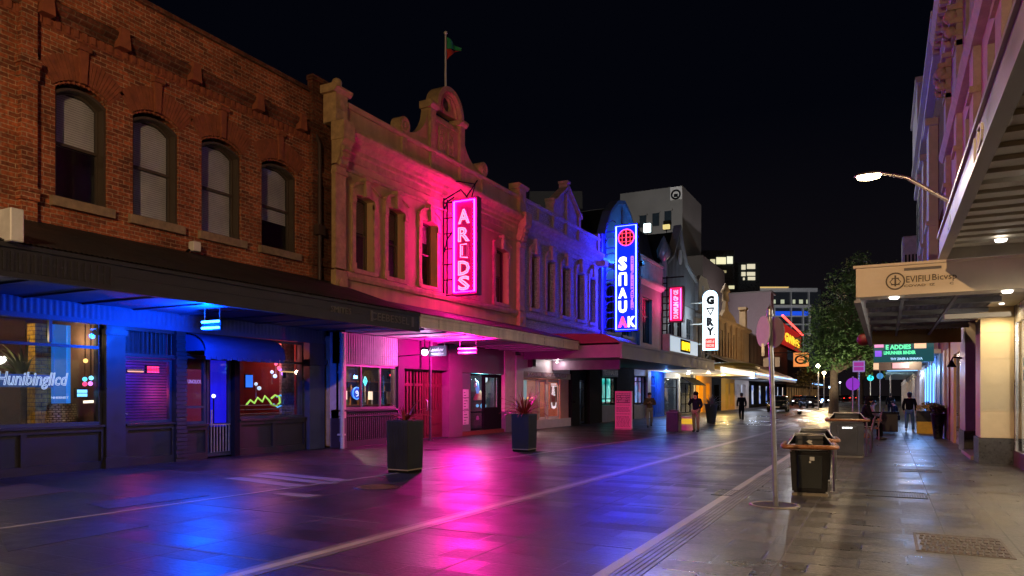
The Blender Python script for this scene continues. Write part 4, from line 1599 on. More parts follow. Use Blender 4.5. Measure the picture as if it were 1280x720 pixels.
F5.window(ty[848] + 1.0, ty[848] + 4.2, .1, 2.6, M_black, o=.02, rails=(.3, .6), mull=(.5,))
mb = MB()
F5.prof(mb, [(.0, 3.1), (-.5, 2.8), (-1.0, 2.45), (-1.0, 2.4), (.0, 2.95)], 58.5, 63.0)
obj('cloth_hood', mb, M_black, B5)
F5.shop_room(ty[832], ty[848], .02, 3.2, 2.0, pm('grey_room', (.14, .15, .17), .8))

# ================================================================== FURTHER BUILDINGS DOWN THE LEFT SIDE
M_ochre = pm('ochre_wall', (.40, .27, .15), .7, var=.25, scale=1)
M_pale = pm('pale_wall', (.45, .44, .44), .7, var=.2)
B6 = thing('pale_narrow_building', 'narrow pale building with a gabled top behind the white neon sign', 'building', (-Lc, 66, 0))
F6 = Fac(B6, Lc)
F6.wall(M_pale, 63.62, 70.0, 3.3, 9.8, [[(64.4, 5), (65.6, 5), (65.6, 8), (64.4, 8)], [(67, 5), (69, 5), (69, 8), (67, 8)]])
F6.shell(63.62, 70, 10, 12, M_dark)
for a, b in ((64.4, 65.6), (67, 69)): F6.window(a, b, 5, 8, M_frame, o=.2, mull=(.5,))
mb = MB()
F6.pr(mb, [(63.7, 9.8), (69.9, 9.8), (69.9, 11.2), (68, 12.4), (65.5, 12.4), (63.7, 11.2)], .0, .3)
F6.prof(mb, [(.0, 9.5), (-.5, 9.7), (-.5, 9.9), (.0, 10)], 63.62, 70)
F6.prof(mb, [(.3, 8.4), (-.6, 8.4), (-.7, 8.7), (.3, 8.8)], 63.62, 66.4)
obj('parapet', mb, M_pale, B6)
mb = MB()
mb.tube([(F6.x(-.6), 63.9, 4), (F6.x(-.6), 63.9, 11.2)], .1, 8)
mb.tube([(F6.x(-.6), 63.9, 8.2), (F6.x(-1.2), 63.6, 7.2), (F6.x(-1.2), 63.6, 5.2), (F6.x(-.6), 63.9, 4.6)], .07, 8)
obj('pale_pipe', mb, M_white, B6)

B7 = thing('ochre_building', 'ochre stone building of tall narrow bays with two finials, beyond the white neon sign', 'building', (-Lc, 78, 0))
F7 = Fac(B7, Lc)
y70, y71 = 70.02, gy(936, Lc)
h7 = []
k = 0
while 71.2 + k * 3.1 + 1.4 < y71:
    h7.append((71.2 + k * 3.1, 71.2 + k * 3.1 + 1.3)); k += 1
F7.wall(M_ochre, y70, y71, 3.3, 9.2, [[(a, 4.6), (b, 4.6), (b, 8.2), (a, 8.2)] for a, b in h7])
F7.shell(y70, y71, 9.4, 12, M_dark)
for a, b in h7: F7.window(a, b, 4.6, 8.2, M_wframe, o=.25, rails=(.5,))
mb = MB()
for a, b in h7: F7.box(mb, -.2, .0, a - 1.1, a - .5, 3.9, 9.2)
F7.prof(mb, [(.0, 9.0), (-.35, 9.2), (-.35, 9.45), (.0, 9.5)], y70, y71)
yk = gy(908, Lc)
F7.pr(mb, [(yk - 3, 9.4), (yk + 6, 9.4), (yk + 4, 10.1), (yk + 1, 10.5), (yk + .4, 11.4), (yk - .4, 11.4), (yk - 1, 10.4)], -.05, .3)
mb.lathe([(.4, 0), (.3, .8), (.5, 1.0), (.3, 1.5), (.05, 1.9)], (F7.x(.1), yk, 11.4), 8)
F7.box(mb, -.2, .5, y71 - 3.6, y71 - 2.6, 9.4, 11.6)
F7.box(mb, -.3, .6, y71 - 3.8, y71 - 2.4, 11.6, 11.9)
obj('stone_trim', mb, M_ochre, B7)
M_yell = pm('yellow_paint', (.62, .29, .015), .8, var=.1)
mb = MB()
F7.wall(M_yell, 63.7, 70.0, 0, 3.3, [[(64.6, .1), (66.4, .1), (66.4, 2.7), (64.6, 2.7)], [(67.6, .1), (69.2, .1), (69.2, 2.7), (67.6, 2.7)]], name='shop_wall')
obj('backlit_front', F7.box(MB(), .5, .55, 63.8, 69.9, .1, 3.0), emvar('amber_light', [(.9, .38, .03), (1, .58, .08), (.8, .3, .02)], 1.9, (1, .5, .4)), B7)
F7.wall(M_yell, 74.6, 82.0, 0, 3.3, [[(76.8, .1), (78.4, .1), (78.4, 2.8), (76.8, 2.8)], [(79.2, .4), (81.4, .4), (81.4, 2.9), (79.2, 2.9)]], name='shop_wall')
obj('backlit_front', F7.box(MB(), .5, .55, 76.7, 81.5, .1, 3.0), emvar('cool_window', [(.5, .55, .65), (.75, .8, .9), (.35, .4, .6)], .8, (1, .6, .5)), B7)
F7.wall(M_black, 70.0, 74.58, 0, 3.3, [[(71, .1), (73.5, .1), (73.5, 2.6), (71, 2.6)]], name='shop_wall')
F7.wall(M_salmw, 82.02, y71, 0, 3.3, [[(83, .4), (85, .4), (85, 2.8), (83, 2.8)], [(86, .4), (89, .4), (89, 2.8), (86, 2.8)]], name='shop_wall')
obj('backlit_front', F7.box(MB(), .5, .55, 82.2, y71 - .2, .1, 3.0), emvar('cool_window2', [(.1, .12, .2), (.65, .7, .9), (.05, .06, .12)], .8, (1, .6, .5)), B7)

aw4 = thing('lit_awning', 'bright white lit awning with a mustard oval top, over the yellow shopfronts', 'awning', (-Lc, 58, 0))
F8 = Fac(aw4, Lc)
mb = MB()
o4 = 10.3 - Lc
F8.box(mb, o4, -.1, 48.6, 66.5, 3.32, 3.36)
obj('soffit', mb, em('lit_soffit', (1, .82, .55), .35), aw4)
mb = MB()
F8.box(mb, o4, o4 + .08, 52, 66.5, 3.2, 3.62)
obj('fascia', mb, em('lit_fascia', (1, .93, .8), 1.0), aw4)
mb = MB()
mb.lathe([(2.2, 0), (2.4, .25), (2.0, .5), (.5, .62)], (-11.6, 61.5, 3.65), 24, 1, 2.1)
obj('oval_top', mb, pm('mustard_paint', (.42, .26, .03), .5), aw4)
light(aw4, (-12.5, 58, 3.1), (1, .85, .6), 90, .1)
light(aw4, (-12.5, 64, 3.1), (1, .66, .2), 420, .1)
aw5 = thing('blue_awning', 'flat awning with a pale blue lit edge, beyond the bright white awning', 'awning', (-Lc, 78, 0))
F9 = Fac(aw5, Lc)
obj('soffit', F9.box(MB(), o4 + .1, -.1, 67.2, 100, 3.3, 3.36), pm('grey_soffit', (.3, .32, .36), .6), aw5)
obj('fascia', F9.box(MB(), o4, o4 + .09, 67, 100, 3.15, 3.6), pm('blue_fascia', (.08, .22, .55), .5), aw5)
mb = MB()
mb.tube([(F9.x(o4 - .04), 67, 3.5), (F9.x(o4 - .04), 100, 3.5)], .06, 6)
obj('light_strip', mb, em('blue_strip', (.25, .5, 1), 2.5), aw5)
mb = MB()
mb.hexa([(F9.x(o4 + .1), 67, 3.6), (F9.x(o4 + .1), 98, 3.6), (F9.x(-.1), 98, 5.4), (F9.x(-.1), 67, 5.4)],
        [(F9.x(o4 + .1), 67, 3.7), (F9.x(o4 + .1), 98, 3.7), (F9.x(-.1), 98, 5.5), (F9.x(-.1), 67, 5.5)])
obj('roof', mb, M_afas, aw5)
light(aw5, (-12, 76, 3.0), (.7, .8, 1), 160, .2)
light(aw5, (-12, 90, 3.0), (.8, .85, 1), 160, .2)

B8 = thing('dark_cladding_building', 'dark brown ribbed building with a red sign, next to the ochre building', 'building', (-Lc, 105, 0))
F10 = Fac(B8, Lc)
y80, y81 = y71 + .02, 128
mb = MB()
F10.box(mb, 0, 12, y80, y81, 3.4, 9.2)
obj('wall', mb, pm('brown_cladding', (.05, .035, .035), .6), B8)
mb = MB()
y = y80 + .3
while y < y81:
    F10.box(mb, -.2, 0, y, y + .35, 4.0, 9.2)
    y += 1.1
obj('cladding_ribs', mb, pm('brown_ribs', (.10, .065, .06), .5), B8)
F10.wall(M_black, y80, y81, 0, 3.3, [[(y80 + 2 + 6 * k, .4), (y80 + 6 + 6 * k, .4), (y80 + 6 + 6 * k, 2.8), (y80 + 2 + 6 * k, 2.8)] for k in range(6)], name='shop_wall')
obj('backlit_front', F10.box(MB(), .5, .55, y80, y81 - .2, .1, 3.0), emvar('mixed_window', [(.02, .03, .06), (.7, .75, .9), (.05, .15, .6), (.02, .02, .03)], .9, (1, .35, .4)), B8)
B9 = thing('shop_row', 'far low row of shops with warm lit windows, beyond the orange square sign', 'building', (-Lc, 150, 0))
F11 = Fac(B9, Lc)
F11.box(mb := MB(), 0, 12, 128.05, 200, 3.3, 7.6)
obj('wall', mb, pm('dark_row_wall', (.06, .05, .05), .7), B9)
obj('awning', F11.box(MB(), -4, 0, 128.05, 200, 3.3, 3.6), pm('row_awning', (.15, .10, .05), .6), B9)
F11.wall(M_wframe, 128.05, 200, 0, 3.3, [[(129 + 4 * k, .5), (131.6 + 4 * k, .5), (131.6 + 4 * k, 2.9), (129 + 4 * k, 2.9)] for k in range(17)], name='shop_wall')
obj('backlit_front', F11.box(MB(), .5, .55, 128.1, 199.8, .1, 3.2), emvar('warm_window', [(.9, .5, .18), (1, .75, .4), (.3, .12, .04)], 2.2, (1, .3, .4)), B9)
mb = MB()
mb.tube([(F11.x(-4.05), 129, 3.45), (F11.x(-4.05), 150, 3.45)], .12, 6)
obj('light_strip', mb, em('blue_strip', (.25, .5, 1), 2.5), B9)

# ================================================================== CITY BEYOND
def at(u, v, d):          # point at depth d
    return (((u - 640) * CT - FPX * ST) * d / FPX, ((u - 640) * ST + FPX * CT) * d / FPX, EYE + (V0 - v) * d / FPX)


def pxbox(mb, u0, u1, v0, v1, d, t, shear=0):     # block whose front faces down the camera axis, real depth t
    a, b = at(u0, v0, d), at(u1, v1, d)
    fx, fy = -ST * t, CT * t
    lo, hi = [], []
    p = [(a[0], a[1]), (b[0], b[1]), (b[0] + fx, b[1] + fy), (a[0] + fx, a[1] + fy)]
    return mb.hexa([(x, y, b[2]) for x, y in p], [(x, y, a[2]) for x, y in p])


M_off = pm('office_concrete', (.16, .155, .15), .8, var=.15, scale=.3)
O1 = thing('office_block', 'tall grey concrete office block with three dark windows and a white emblem panel', 'building', at(800, 493, 105)[:2] + (0,))
mb = MB()
D = 105
# street-parallel block
x0 = at(853, 300, D)
ya, yb = x0[1], x0[1] + 12
xa = x0[0]
zt1 = EYE + (493 - 232) * D / FPX
mb.prism([(xa, ya), (xa, yb), (xa - 9.5, yb), (xa - 9.5, ya)], 'z', 0, zt1)
zt2 = EYE + (493 - 246) * D / FPX
mb.prism([(xa - 9.52, ya + 1.0), (xa - 9.52, yb), (xa - 24, yb), (xa - 24, ya + 1.0)], 'z', 0, zt2)
obj('wall', mb, M_off, O1)
mb = MB()
mb.box(xa + .02, xa + 2.5, ya + 2, yb + 6, 0, zt1 - 10)
obj('low_wing', mb, pm('brown_wing', (.06, .05, .045), .8), O1)
for i, u in enumerate((791.5, 810.5, 828)):
    a = at(u, 264 - i, D); b = at(u + 9.5, 279, D)
    x_1 = a[0]; x_2 = b[0]
    mb = MB().box(x_1, x_2, ya - .25, ya + .1, b[2], a[2])
    w = obj('window', mb, pm('office_glass', (.02, .03, .04), .15), O1)
    obj('frame', MB().box(x_1 - .15, x_2 + .15, ya - .35, ya - .02, a[2], a[2] + .25), M_off, w)
a = at(836.5, 233, D); b = at(853, 249, D)
mb = MB().box(a[0], b[0], ya - .3, ya - .01, b[2], a[2])
em_o = obj('emblem_panel', mb, pm('white_panel', (.55, .55, .55), .6), O1)
mb = MB()
cc = at(844.5, 243, D)
mb.prism([(cc[0] + .75 * math.cos(k * PI / 8), cc[2] + .75 * math.sin(k * PI / 8)) for k in range(16)], 'y', ya - .4, ya - .31, [[(cc[0] + .5 * math.cos(k * PI / 6), cc[2] + .5 * math.sin(k * PI / 6)) for k in range(12)]])
mb.box(cc[0] - .3, cc[0] + .3, ya - .39, ya - .31, cc[2] - .35, cc[2] + .1)
obj('emblem', mb, M_black, em_o)
for i, (u, v, c) in enumerate(((809, 285, 'pale'), (833, 281, 'yellow'))):
    p = at(u, v, 78)
    t = thing('roof_floodlight', ['bright pale roof floodlight on the dark roof below the office block windows', 'small yellowish roof floodlight at the ridge right of the pale one'][i], 'floodlight', p)
    mb = MB().box(p[0] - .35, p[0] + .35, p[1] - .2, p[1] + .2, p[2] - .45, p[2] + .45 if i == 0 else p[2])
    obj('lens', mb, em('flood_lens' + c, ((.7, .95, 1), (1, .8, .3))[i], (3, .8)[i]), t)
    light(t, (p[0] - 1.5, p[1] + 2.5, p[2] + 1.2), ((.9, .92, 1), (1, .9, .7))[i], (7500, 4500)[i], .2)
    mb = MB().tube([(p[0], p[1], p[2] - .5), (p[0], p[1], p[2] - 3.5)], .06, 6)
    mb.box(p[0] - .4, p[0] + .4, p[1] + .21, p[1] + .5, p[2] - .5, p[2] + .5)
    obj('bracket', mb, M_black, t)
mb = MB()
pxbox(mb, 662, 728, 239, 330, 120, 20)
tag(obj('roof_block', mb, pm('dim_roof_block', (.05, .047, .045), .8)), 'dim flat roofed block behind the parapet pediment', 'building')

M_tow = pm('tower_glass', (.05, .065, .075), .3, var=.3)
O2 = thing('glass_tower', 'dark glass tower with a few lit yellow windows, behind the white neon sign', 'building', at(905, 493, 150)[:2] + (0,))
mb = MB()
pxbox(mb, 868, 918, 313, 493, 150, 25)
obj('wall', mb, M_tow, O2)
mb = MB()
pxbox(mb, 916, 950, 328, 493, 156, 25)
obj('low_wing', mb, M_tow, O2)
mb = MB()
for v in range(322, 400, 8):
    pxbox(mb, 868, 917, v + 6.6, v + 7.2, 149.9, .1)
for u in range(871, 917, 6):
    pxbox(mb, u, u + .35, 315, 420, 149.86, .1)
obj('mullions', mb, pm('mullion_metal', (.05, .05, .055), .5), O2)
lit = [(874, 884, 325, 331, (.25, .55, .75), .7), (888, 894, 324, 330, (.8, .75, .45), .8), (895.5, 907.5, 321.5, 330, (.95, .9, .55), 1.0), (909, 916, 320.5, 329.5, (.95, .95, .7), 1.0),
       (879, 886, 340, 343, (.9, .8, .4), .5), (898, 908, 338, 341, (.8, .7, .35), .4), (896, 899, 358, 365, (1, .8, .3), .9), (911, 918, 357, 361, (.9, .85, .5), .8)]
mb = MB(); cs = []
for i, (a, b, c, d, col, st) in enumerate(lit):
    mb.cur = i
    pxbox(mb, a, b, c, d, 149.8, .15)
    cs.append(em('lit_office%d' % i, col, st))
split('lit_window', mb, cs, O2)
mb = MB()
for a, b, c, d in ((927, 932, 331, 337), (934, 944, 330, 336), (927, 932, 340, 345), (934, 944, 340, 344.5), (935, 944, 346, 350), (929, 931, 347, 350)):
    pxbox(mb, a, b, c, d, 155.8, .15)
split('wing_window', mb, em('wing_light', (.95, .88, .62), .75), O2)
O3 = thing('mauve_wall_block', 'windowless mauve grey block with a rounded corner, behind the ochre building', 'building', at(930, 493, 128)[:2] + (0,))
mb = MB()
a = at(898, 370, 128); b = at(966, 366, 128)
mb.prism([(-17.2, 131.5), (-17.6, 133), (-18.4, 133.6), (-34, 133.6), (-34, 128.2), (-17.2, 128.2)], 'z', 0, 19.0)
obj('wall', mb, pm('mauve_render', (.20, .165, .18), .8, var=.1), O3)
obj('coping', MB().box(-34, -17.1, 128.1, 133.7, 19.01, 19.25), M_off, O3)
O4 = thing('modern_white_block', 'white framed modern block with ribbon windows and a blue lit floor', 'building', at(985, 493, 190)[:2] + (0,))
mb = MB()
pxbox(mb, 912, 1026, 362, 493, 190, 20)
obj('wall', mb, pm('dark_glass_wall', (.03, .035, .045), .2), O4)
mb = MB()
for v, h in ((360, 4.5), (381, 3.5), (394.5, 1.4), (404.5, 1.6), (416.5, 1.6), (430, 2)):
    pxbox(mb, 909 if v == 360 else 960, 1022 if v == 360 else 1014, v, v + h, 189, 1.2)
for u in (968, 989, 1004, 1012):
    pxbox(mb, u, u + 1.1, 382, 440, 188.8, 1)
for u in (965, 989, 1011.5):
    pxbox(mb, u, u + .7, 363, 382, 188.8, 1)
obj('white_frame', mb, pm('white_frame', (.40, .40, .42), .6), O4)
mb = MB()
for u0 in (967, 976, 991, 999, 1008):
    pxbox(mb, u0, u0 + 2.2 + 4 * random.random(), 374.5, 379.5, 189.9, .1)
split('lit_window', mb, em('pale_office', (.75, .8, .55), .45), O4)
obj('blue_floor', pxbox(MB(), 969, 1012, 389, 395, 189.7, .1), em('blue_floor', (.01, .08, .75), .8), O4)
mb = MB()
pxbox(mb, 912, 986, 358.3, 359.5, 188.6, 1)
obj('roof_light_strip', mb, em('warm_strip', (.9, .6, .2), .6), O4)

t = thing('roof_floodlight', 'added hooded floodlight on the far dark ribbed roof, lighting the mauve block', 'floodlight', (-19, 112, 9.3))  # added lamp, stands in for city light on the mauve block
obj('case', MB().box(-19.3, -18.7, 112, 112.3, 9.9, 10.3), M_black, t)
obj('lens', MB().box(-19.25, -18.75, 112.31, 112.33, 9.92, 10.28), em('flood_lenspale', (.7, .95, 1), 3), t)
obj('post', MB().tube([(-19, 112.15, 9.2), (-19, 112.15, 9.9)], .06, 6), M_black, t)
light(t, (-18.5, 113.5, 10.6), (1, .86, .9), 5000, .2)
t = thing('roof_floodlight', 'added floodlight on the far low shop roof, lighting the white framed block', 'floodlight', (-16, 168, 7.6))  # also an added lamp, brightens the white framed block
obj('case', MB().box(-16.3, -15.7, 168, 168.3, 8.2, 8.6), M_black, t)
obj('lens', MB().box(-16.25, -15.75, 168.31, 168.33, 8.22, 8.58), em('flood_lenspale', (.7, .95, 1), 3), t)
obj('post', MB().tube([(-16, 168.15, 7.5), (-16, 168.15, 8.2)], .06, 6), M_black, t)
light(t, (-16, 169, 9), (.95, .97, 1), 16000, .2)

t = thing('added_gable_floodlight', 'small added blue floodlight washing the curved gable beside the tall blue sign', 'floodlight', (-13.6, 43.6, 9.7))  # lamp added to turn the gable blue
obj('case', MB().box(-13.7, -13.4, 43.4, 43.8, 9.72, 9.95), M_black, t)
obj('lens', MB().box(-13.72, -13.701, 43.43, 43.77, 9.75, 9.92), em('flood_lensblue', (.1, .4, 1), 2), t)
obj('arm', MB().tube([(-14.8, 43.6, 9.7), (-13.5, 43.6, 9.7)], .04, 6), M_black, t)
light(t, (-13.2, 43.6, 10.1), (.06, .36, 1), 420, .1)

# ================================================================== RIGHT SIDE
M_cr = pm('cream_paint', (.50, .42, .30), .6, var=.15, scale=2, bump=.15)
M_lil = pm('lilac_stucco', (.44, .34, .36), .75, var=.2, scale=3, bump=.2)
M_lild = pm('ornament_stucco', (.42, .33, .27), .75, var=.25, scale=6, bump=.3)
M_tile = pm('cream_tiles', (.66, .51, .29), .5, var=.10, scale=1.5)
M_gran = pm('dark_granite', (.055, .052, .050), .35, var=.5, scale=14, bump=.1)
M_alu = pm('aluminium', (.5, .5, .5), .3, .8, var=.1)
C1 = thing('stucco_building', 'tall ornate pale stucco building with pilasters above the two pale awnings', 'building', (2, 21, 0))
Q = Fac(C1, 2.0, 1)
q0, q1 = 8.0, 30.0
hq = [(12.6, 14.4), (17.2, 19.0), (22.3, 23.9)]
Q.wall(M_lil, q0, q1, 3.75, 15.2, [[(a, 5.2), (b, 5.2), (b, 9.4), (a, 9.4)] for a, b in hq] + [[(a, 10.6), (b, 10.6), (b, 13), (a, 13)] for a, b in hq])
mb = MB()
Q.box(mb, .41, 10, q0, q0 + .3, 0, 15.2)
Q.box(mb, .41, 10, q1 - .3, q1, 0, 15.2)
Q.box(mb, .41, 10, q0 + .31, q1 - .31, 14.7, 15.0)
Q.box(mb, .72, 10, q0 + .31, q1 - .31, 3.76, 3.95)
Q.box(mb, 1.6, 1.7, q0 + .31, q1 - .31, 3.96, 14.7)
obj('shell', mb, M_dark, C1)
for a, b in hq:
    Q.window(a, b, 5.2, 9.4, pm('lilac_frame', (.22, .22, .40), .5), o=.15, rails=(.5,), sill=M_lild)
    Q.window(a, b, 10.6, 13, pm('lilac_frame', (.22, .22, .40), .5), o=.15, rails=(.5,), sill=M_lild)
for yc in (11.0, 15.9, 20.6, 25.2, 29.4):
    mb = MB()
    Q.box(mb, -.16, 0, yc - .42, yc + .42, 4.4, 13.4)
    Q.box(mb, -.22, 0, yc - .5, yc + .5, 4.0, 4.6)
    Q.box(mb, -.28, 0, yc - .55, yc + .55, 13.25, 13.4)
    obj('pilaster', mb, M_lil, C1)
    mb = MB()
    for z, e in ((11.9, .2), (12.2, .26), (12.55, .33), (12.95, .40)):
        Q.box(mb, -e, 0, yc - .36 - e * .3, yc + .36 + e * .3, z, z + .16)
    for sg in (-1, 1):
        for z, r in ((12.35, .16), (12.8, .2)):
            mb.ball((Q.x(-.3), yc + sg * .34, z), r, 8)
            mb.ball((Q.x(-.36), yc, z + .06), r * .8, 8)
    Q.box(mb, -.24, 0, yc - .46, yc + .46, 8.8, 8.95)
    obj('capital', mb, M_lild, C1)
mb = MB()
Q.prof(mb, [(.05, 13.4), (-.2, 13.4), (-.2, 13.7), (-.28, 13.75), (-.28, 14.1), (-.5, 14.2), (-.6, 14.35), (-.6, 14.5), (.05, 14.6)], q0, q1)
y = q0 + .2
while y < q1:
    Q.box(mb, -.5, -.2, y, y + .22, 13.86, 14.18)
    y += .62
Q.prof(mb, [(.02, 9.9), (-.2, 9.9), (-.3, 10.05), (-.3, 10.2), (.02, 10.25)], q0, q1)
Q.prof(mb, [(.02, 4.0), (-.16, 4.0), (-.24, 4.12), (-.24, 4.25), (.02, 4.3)], q0, q1)
obj('cornice', mb, M_lil, C1)
mb = MB()
Q.box(mb, -.1, .3, q0, q1, 14.6, 15.6)
for yc in (11.0, 15.9, 20.6, 25.2, 29.4):
    Q.box(mb, -.3, .32, yc - .6, yc + .6, 14.62, 15.9)
    Q.box(mb, -.4, .34, yc - .7, yc + .7, 15.9, 16.15)
obj('parapet', mb, M_lil, C1)

# near awning: pale fascia, ribbed soffit
M_near = pm('near_fascia', (.30, .27, .25), .38, .3, var=.15, scale=1.2)
M_soff = pm('cream_soffit', (.60, .53, .42), .5, var=.1)
A1 = thing('near_awning', 'pale metal awning with a wide ribbed cream soffit, above the lettered cream awning', 'awning', (1.4, 8, 0))
mb = MB()
n0, n1 = 2.0, 12.3
mb.box(.70, .76, n0, n1, 3.66, 3.93)
mb.box(.685, .80, n0, n1, 3.63, 3.66)
mb.box(.67, .80, n0, n1, 3.93, 3.97)
obj('fascia', mb, M_near, A1)
mb = MB()
mb.box(.80, 2.0, n0, n1, 3.78, 3.82)
y = n0 + .1
while y < n1 - .2:
    mb.box(.80, 1.98, y, y + .22, 3.735, 3.778)
    y += .40
obj('soffit', mb, M_soff, A1)
mb = MB()
mb.box(.80, 2.0, n1 - .06, n1, 3.62, 3.95)
mb.box(.80, 2.0, n0, n1 - .061, 3.9, 3.94)
obj('end_panel', mb, M_soff, A1)
mb = text('I D', .5, .008, M=facing('-x', (.692, 7.2, 3.79)), fit=(.6, .2))
obj('lettering', mb, pm('pale_letter', (.55, .53, .5), .5), A1)
for y in (4.6, 8.2, 11.4):  # added downlights, put in to brighten the footpath
    obj('downlight', MB().lathe([(.06, 0), (.075, .03)], (1.35, y, 3.665), 14), em('downlight_lens', (1, .95, .88), 5), A1)
    light(A1, (1.35, y, 3.64), (1, .74, .42), 130, .2, 'SPOT', (0, 0, 0), (R(155), .5))

# second awning with the lettered cream front
A2 = thing('cream_awning', 'cream awning with a circular emblem and dark lettering on its front board, over the footpath', 'awning', (.8, 18, 0))
M_cf = pm('cream_board', (.78, .66, .48), .5, var=.06)
a0, a1 = 12.75, 24.6
mb = MB()
mb.box(-.42, 2.62, a0, a0 + .05, 3.2, 3.66)
mb.box(-.46, 2.64, a0 - .03, a0 + .08, 3.66, 3.70)
obj('front_board', mb, M_cf, A2)
mb = MB()
mb.box(-.42, -.37, a0 + .06, a1, 3.16, 3.62)
mb.box(-.45, -.35, a0 + .06, a1, 3.12, 3.16)
obj('side_board', mb, pm('side_board_grey', (.30, .29, .30), .5), A2)
mb = MB()
mb.ridged((-.36, a0 + .06, 3.55), (2.3, 0, 0), (0, a1 - a0 - .1, 0), (0, 0, 1), 26, .05)
obj('roof_sheet', mb, pm('roof_sheet_underside', (.24, .23, .24), .4, .5), A2)
mb = MB()
for y in (14.6, 16.6, 18.6, 20.6, 22.6):
    mb.box(-.36, 1.98, y, y + .08, 3.44, 3.545)
for x in (.25, 1.1):
    mb.box(x, x + .06, a0 + .06, a1 - .1, 3.40, 3.438)
obj('joists', mb, pm('joist_steel', (.22, .21, .21), .5, .3), A2)
mb = MB()
mb.box(-.36, 1.95, a1 - .05, a1, 3.17, 3.62)
obj('back_board', mb, pm('brown_gold_board', (.34, .22, .06), .5), A2)
mb = MB()
mb.box(.95, 1.95, 15.2, 15.4, 3.02, 3.1)
obj('light_box', mb, M_cf, A2)
em_b = MB()
mb = MB()
cxx = -.42 + 3.04 * .0 + .02
cE = (at(1119, 354, (a0) * CT)[0])
for r0, r1 in ((.115, .135),):
    mb.prism([(cE + r1 * math.cos(k * PI / 12), 3.42 + r1 * math.sin(k * PI / 12)) for k in range(24)], 'y', a0 - .008, a0, [[(cE + r0 * math.cos(k * PI / 12), 3.42 + r0 * math.sin(k * PI / 12)) for k in range(24)]])
mb.box(cE - .012, cE + .012, a0 - .008, a0, 3.34, 3.51)
mb.box(cE - .06, cE + .06, a0 - .0085, a0, 3.36, 3.375)
mb.box(cE - .05, cE + .05, a0 - .0085, a0, 3.455, 3.47)
for sg in (-1, 1):
    mb.tube([(cE + sg * .03, a0 - .004, 3.36), (cE + sg * .075, a0 - .004, 3.41), (cE + sg * .03, a0 - .004, 3.46)], .006, 5)
text('EVIFIU', .2, .004, M=facing('-y', (cE + .31, a0 - .006, 3.435)), fit=(.32, .10), mb=mb)
text('Bicvsp', .2, .004, M=facing('-y', (cE + .66, a0 - .006, 3.43)), fit=(.32, .12), mb=mb)
text('COVAD  IZ        C', .2, .004, M=facing('-y', (cE + .45, a0 - .006, 3.335)), fit=(.66, .035), mb=mb)
obj('lettering', mb, pm('dark_lettering', (.10, .075, .05), .6), A2)
mb = MB()
mb.box(cE + .12, cE + .62, a0 - .02, a0, 3.575, 3.61)
obj('name_plate', mb, pm('plate_grey', (.14, .13, .12), .5), A2)
for x in (.12, 1.62):
    mb = MB().lathe([(.06, 0), (.075, .03)], (x, a0 + .25, 3.17), 14)
    dl = obj('downlight', mb, em('downlight_lens', (1, .95, .88), 5), A2)
    light(A2, (x, a0 + .25, 3.15), (1, .76, .46), 130, .2, 'SPOT', (0, 0, 0), (R(155), .5))
for x, y in ((2.33, 19.55),):  # extra downlight added to light the tiled pier
    dl = obj('downlight', MB().lathe([(.045, 0), (.055, .03)], (x, y, 3.685), 14), em('downlight_lens', (1, .95, .88), 5), A2)
    light(A2, (x, y, 3.66), (1, .76, .42), 110, .05, 'SPOT', (0, 0, 0), (R(160), .5))
mb = MB().box(-.36, 2.6, a0 + .06, a0 + .5, 3.205, 3.235)
obj('front_soffit', mb, M_cf, A2)

# ground floor of the stucco building
mb = MB()
for a, b in ((20.3, 21.35),):
    mb.box(2.01, 2.66, a + .01, b, .62, 3.7)
    for k in range(5): mb.box(2.0, 2.66, a, b + .001, .63 + k * .62, .63 + k * .62 + .612)
obj('tiled_pier', mb, M_tile, C1)
mb = MB()
mb.box(1.96, 2.70, 20.26, 21.39, 0, .618)
obj('granite_base', mb, M_gran, C1)
mb = MB()
mb.box(2.0, 2.5, 24.0, 25.6, .62, 3.7)
obj('tiled_pier', mb, pm('beige_stone', (.38, .32, .27), .45, var=.15), C1)
mb = MB()
mb.box(1.97, 2.53, 23.97, 25.63, 0, .618)
obj('granite_base', mb, M_gran, C1)
mb = MB()
mb.box(2.36, 2.44, 21.4, 23.96, .12, 3.7)
for y in (21.45, 22.6, 23.7):
    mb.box(2.30, 2.36, y, y + .14, .12, 3.7)
mb.box(2.2, 2.5, 21.4, 23.96, 0, .118)
dd = obj('entrance_door', mb, pm('dark_bronze', (.03, .025, .022), .35, .5), C1)
obj('handle', MB().box(2.25, 2.30, 21.9, 22.2, 1.15, 1.2), M_brass, dd)
obj('step', MB().box(1.9, 2.2, 21.4, 23.96, 0, .1), pm('brass_step', (.4, .33, .24), .5), C1)
# recessed shop window nearest to us
mb = MB()
mb.prism([(8, .0), (20.25, .0), (20.25, 3.7), (8, 3.7)], 'x', 2.66, 2.72, [[(8.2, .35), (14.2, .35), (14.2, 3.3), (8.2, 3.3)], [(14.3, .35), (20.1, .35), (20.1, 3.3), (14.3, 3.3)]])
sw = obj('shop_window', mb, M_alu, C1)
obj('pane', MB().box(2.68, 2.69, 8.2, 20.1, .35, 3.3), glass(), sw)
mb = MB()
mb.box(2.655, 2.675, 18.75, 19.0, 2.25, 2.45)
mb.box(2.655, 2.675, 18.75, 19.0, 1.95, 2.18)
split('sticker', mb, pm('teal_sticker', (.05, .38, .36), .5), sw)
mb = MB()
mb.box(2.64, 2.8, 8, 20.25, 0, .345)
obj('plinth', mb, pm('brown_plinth', (.10, .065, .05), .5), sw)
mb = MB()
mb.box(2.8, 6.0, 8.2, 20.2, .1, .14); mb.box(6.0, 6.1, 8.2, 20.2, .1, 3.6)
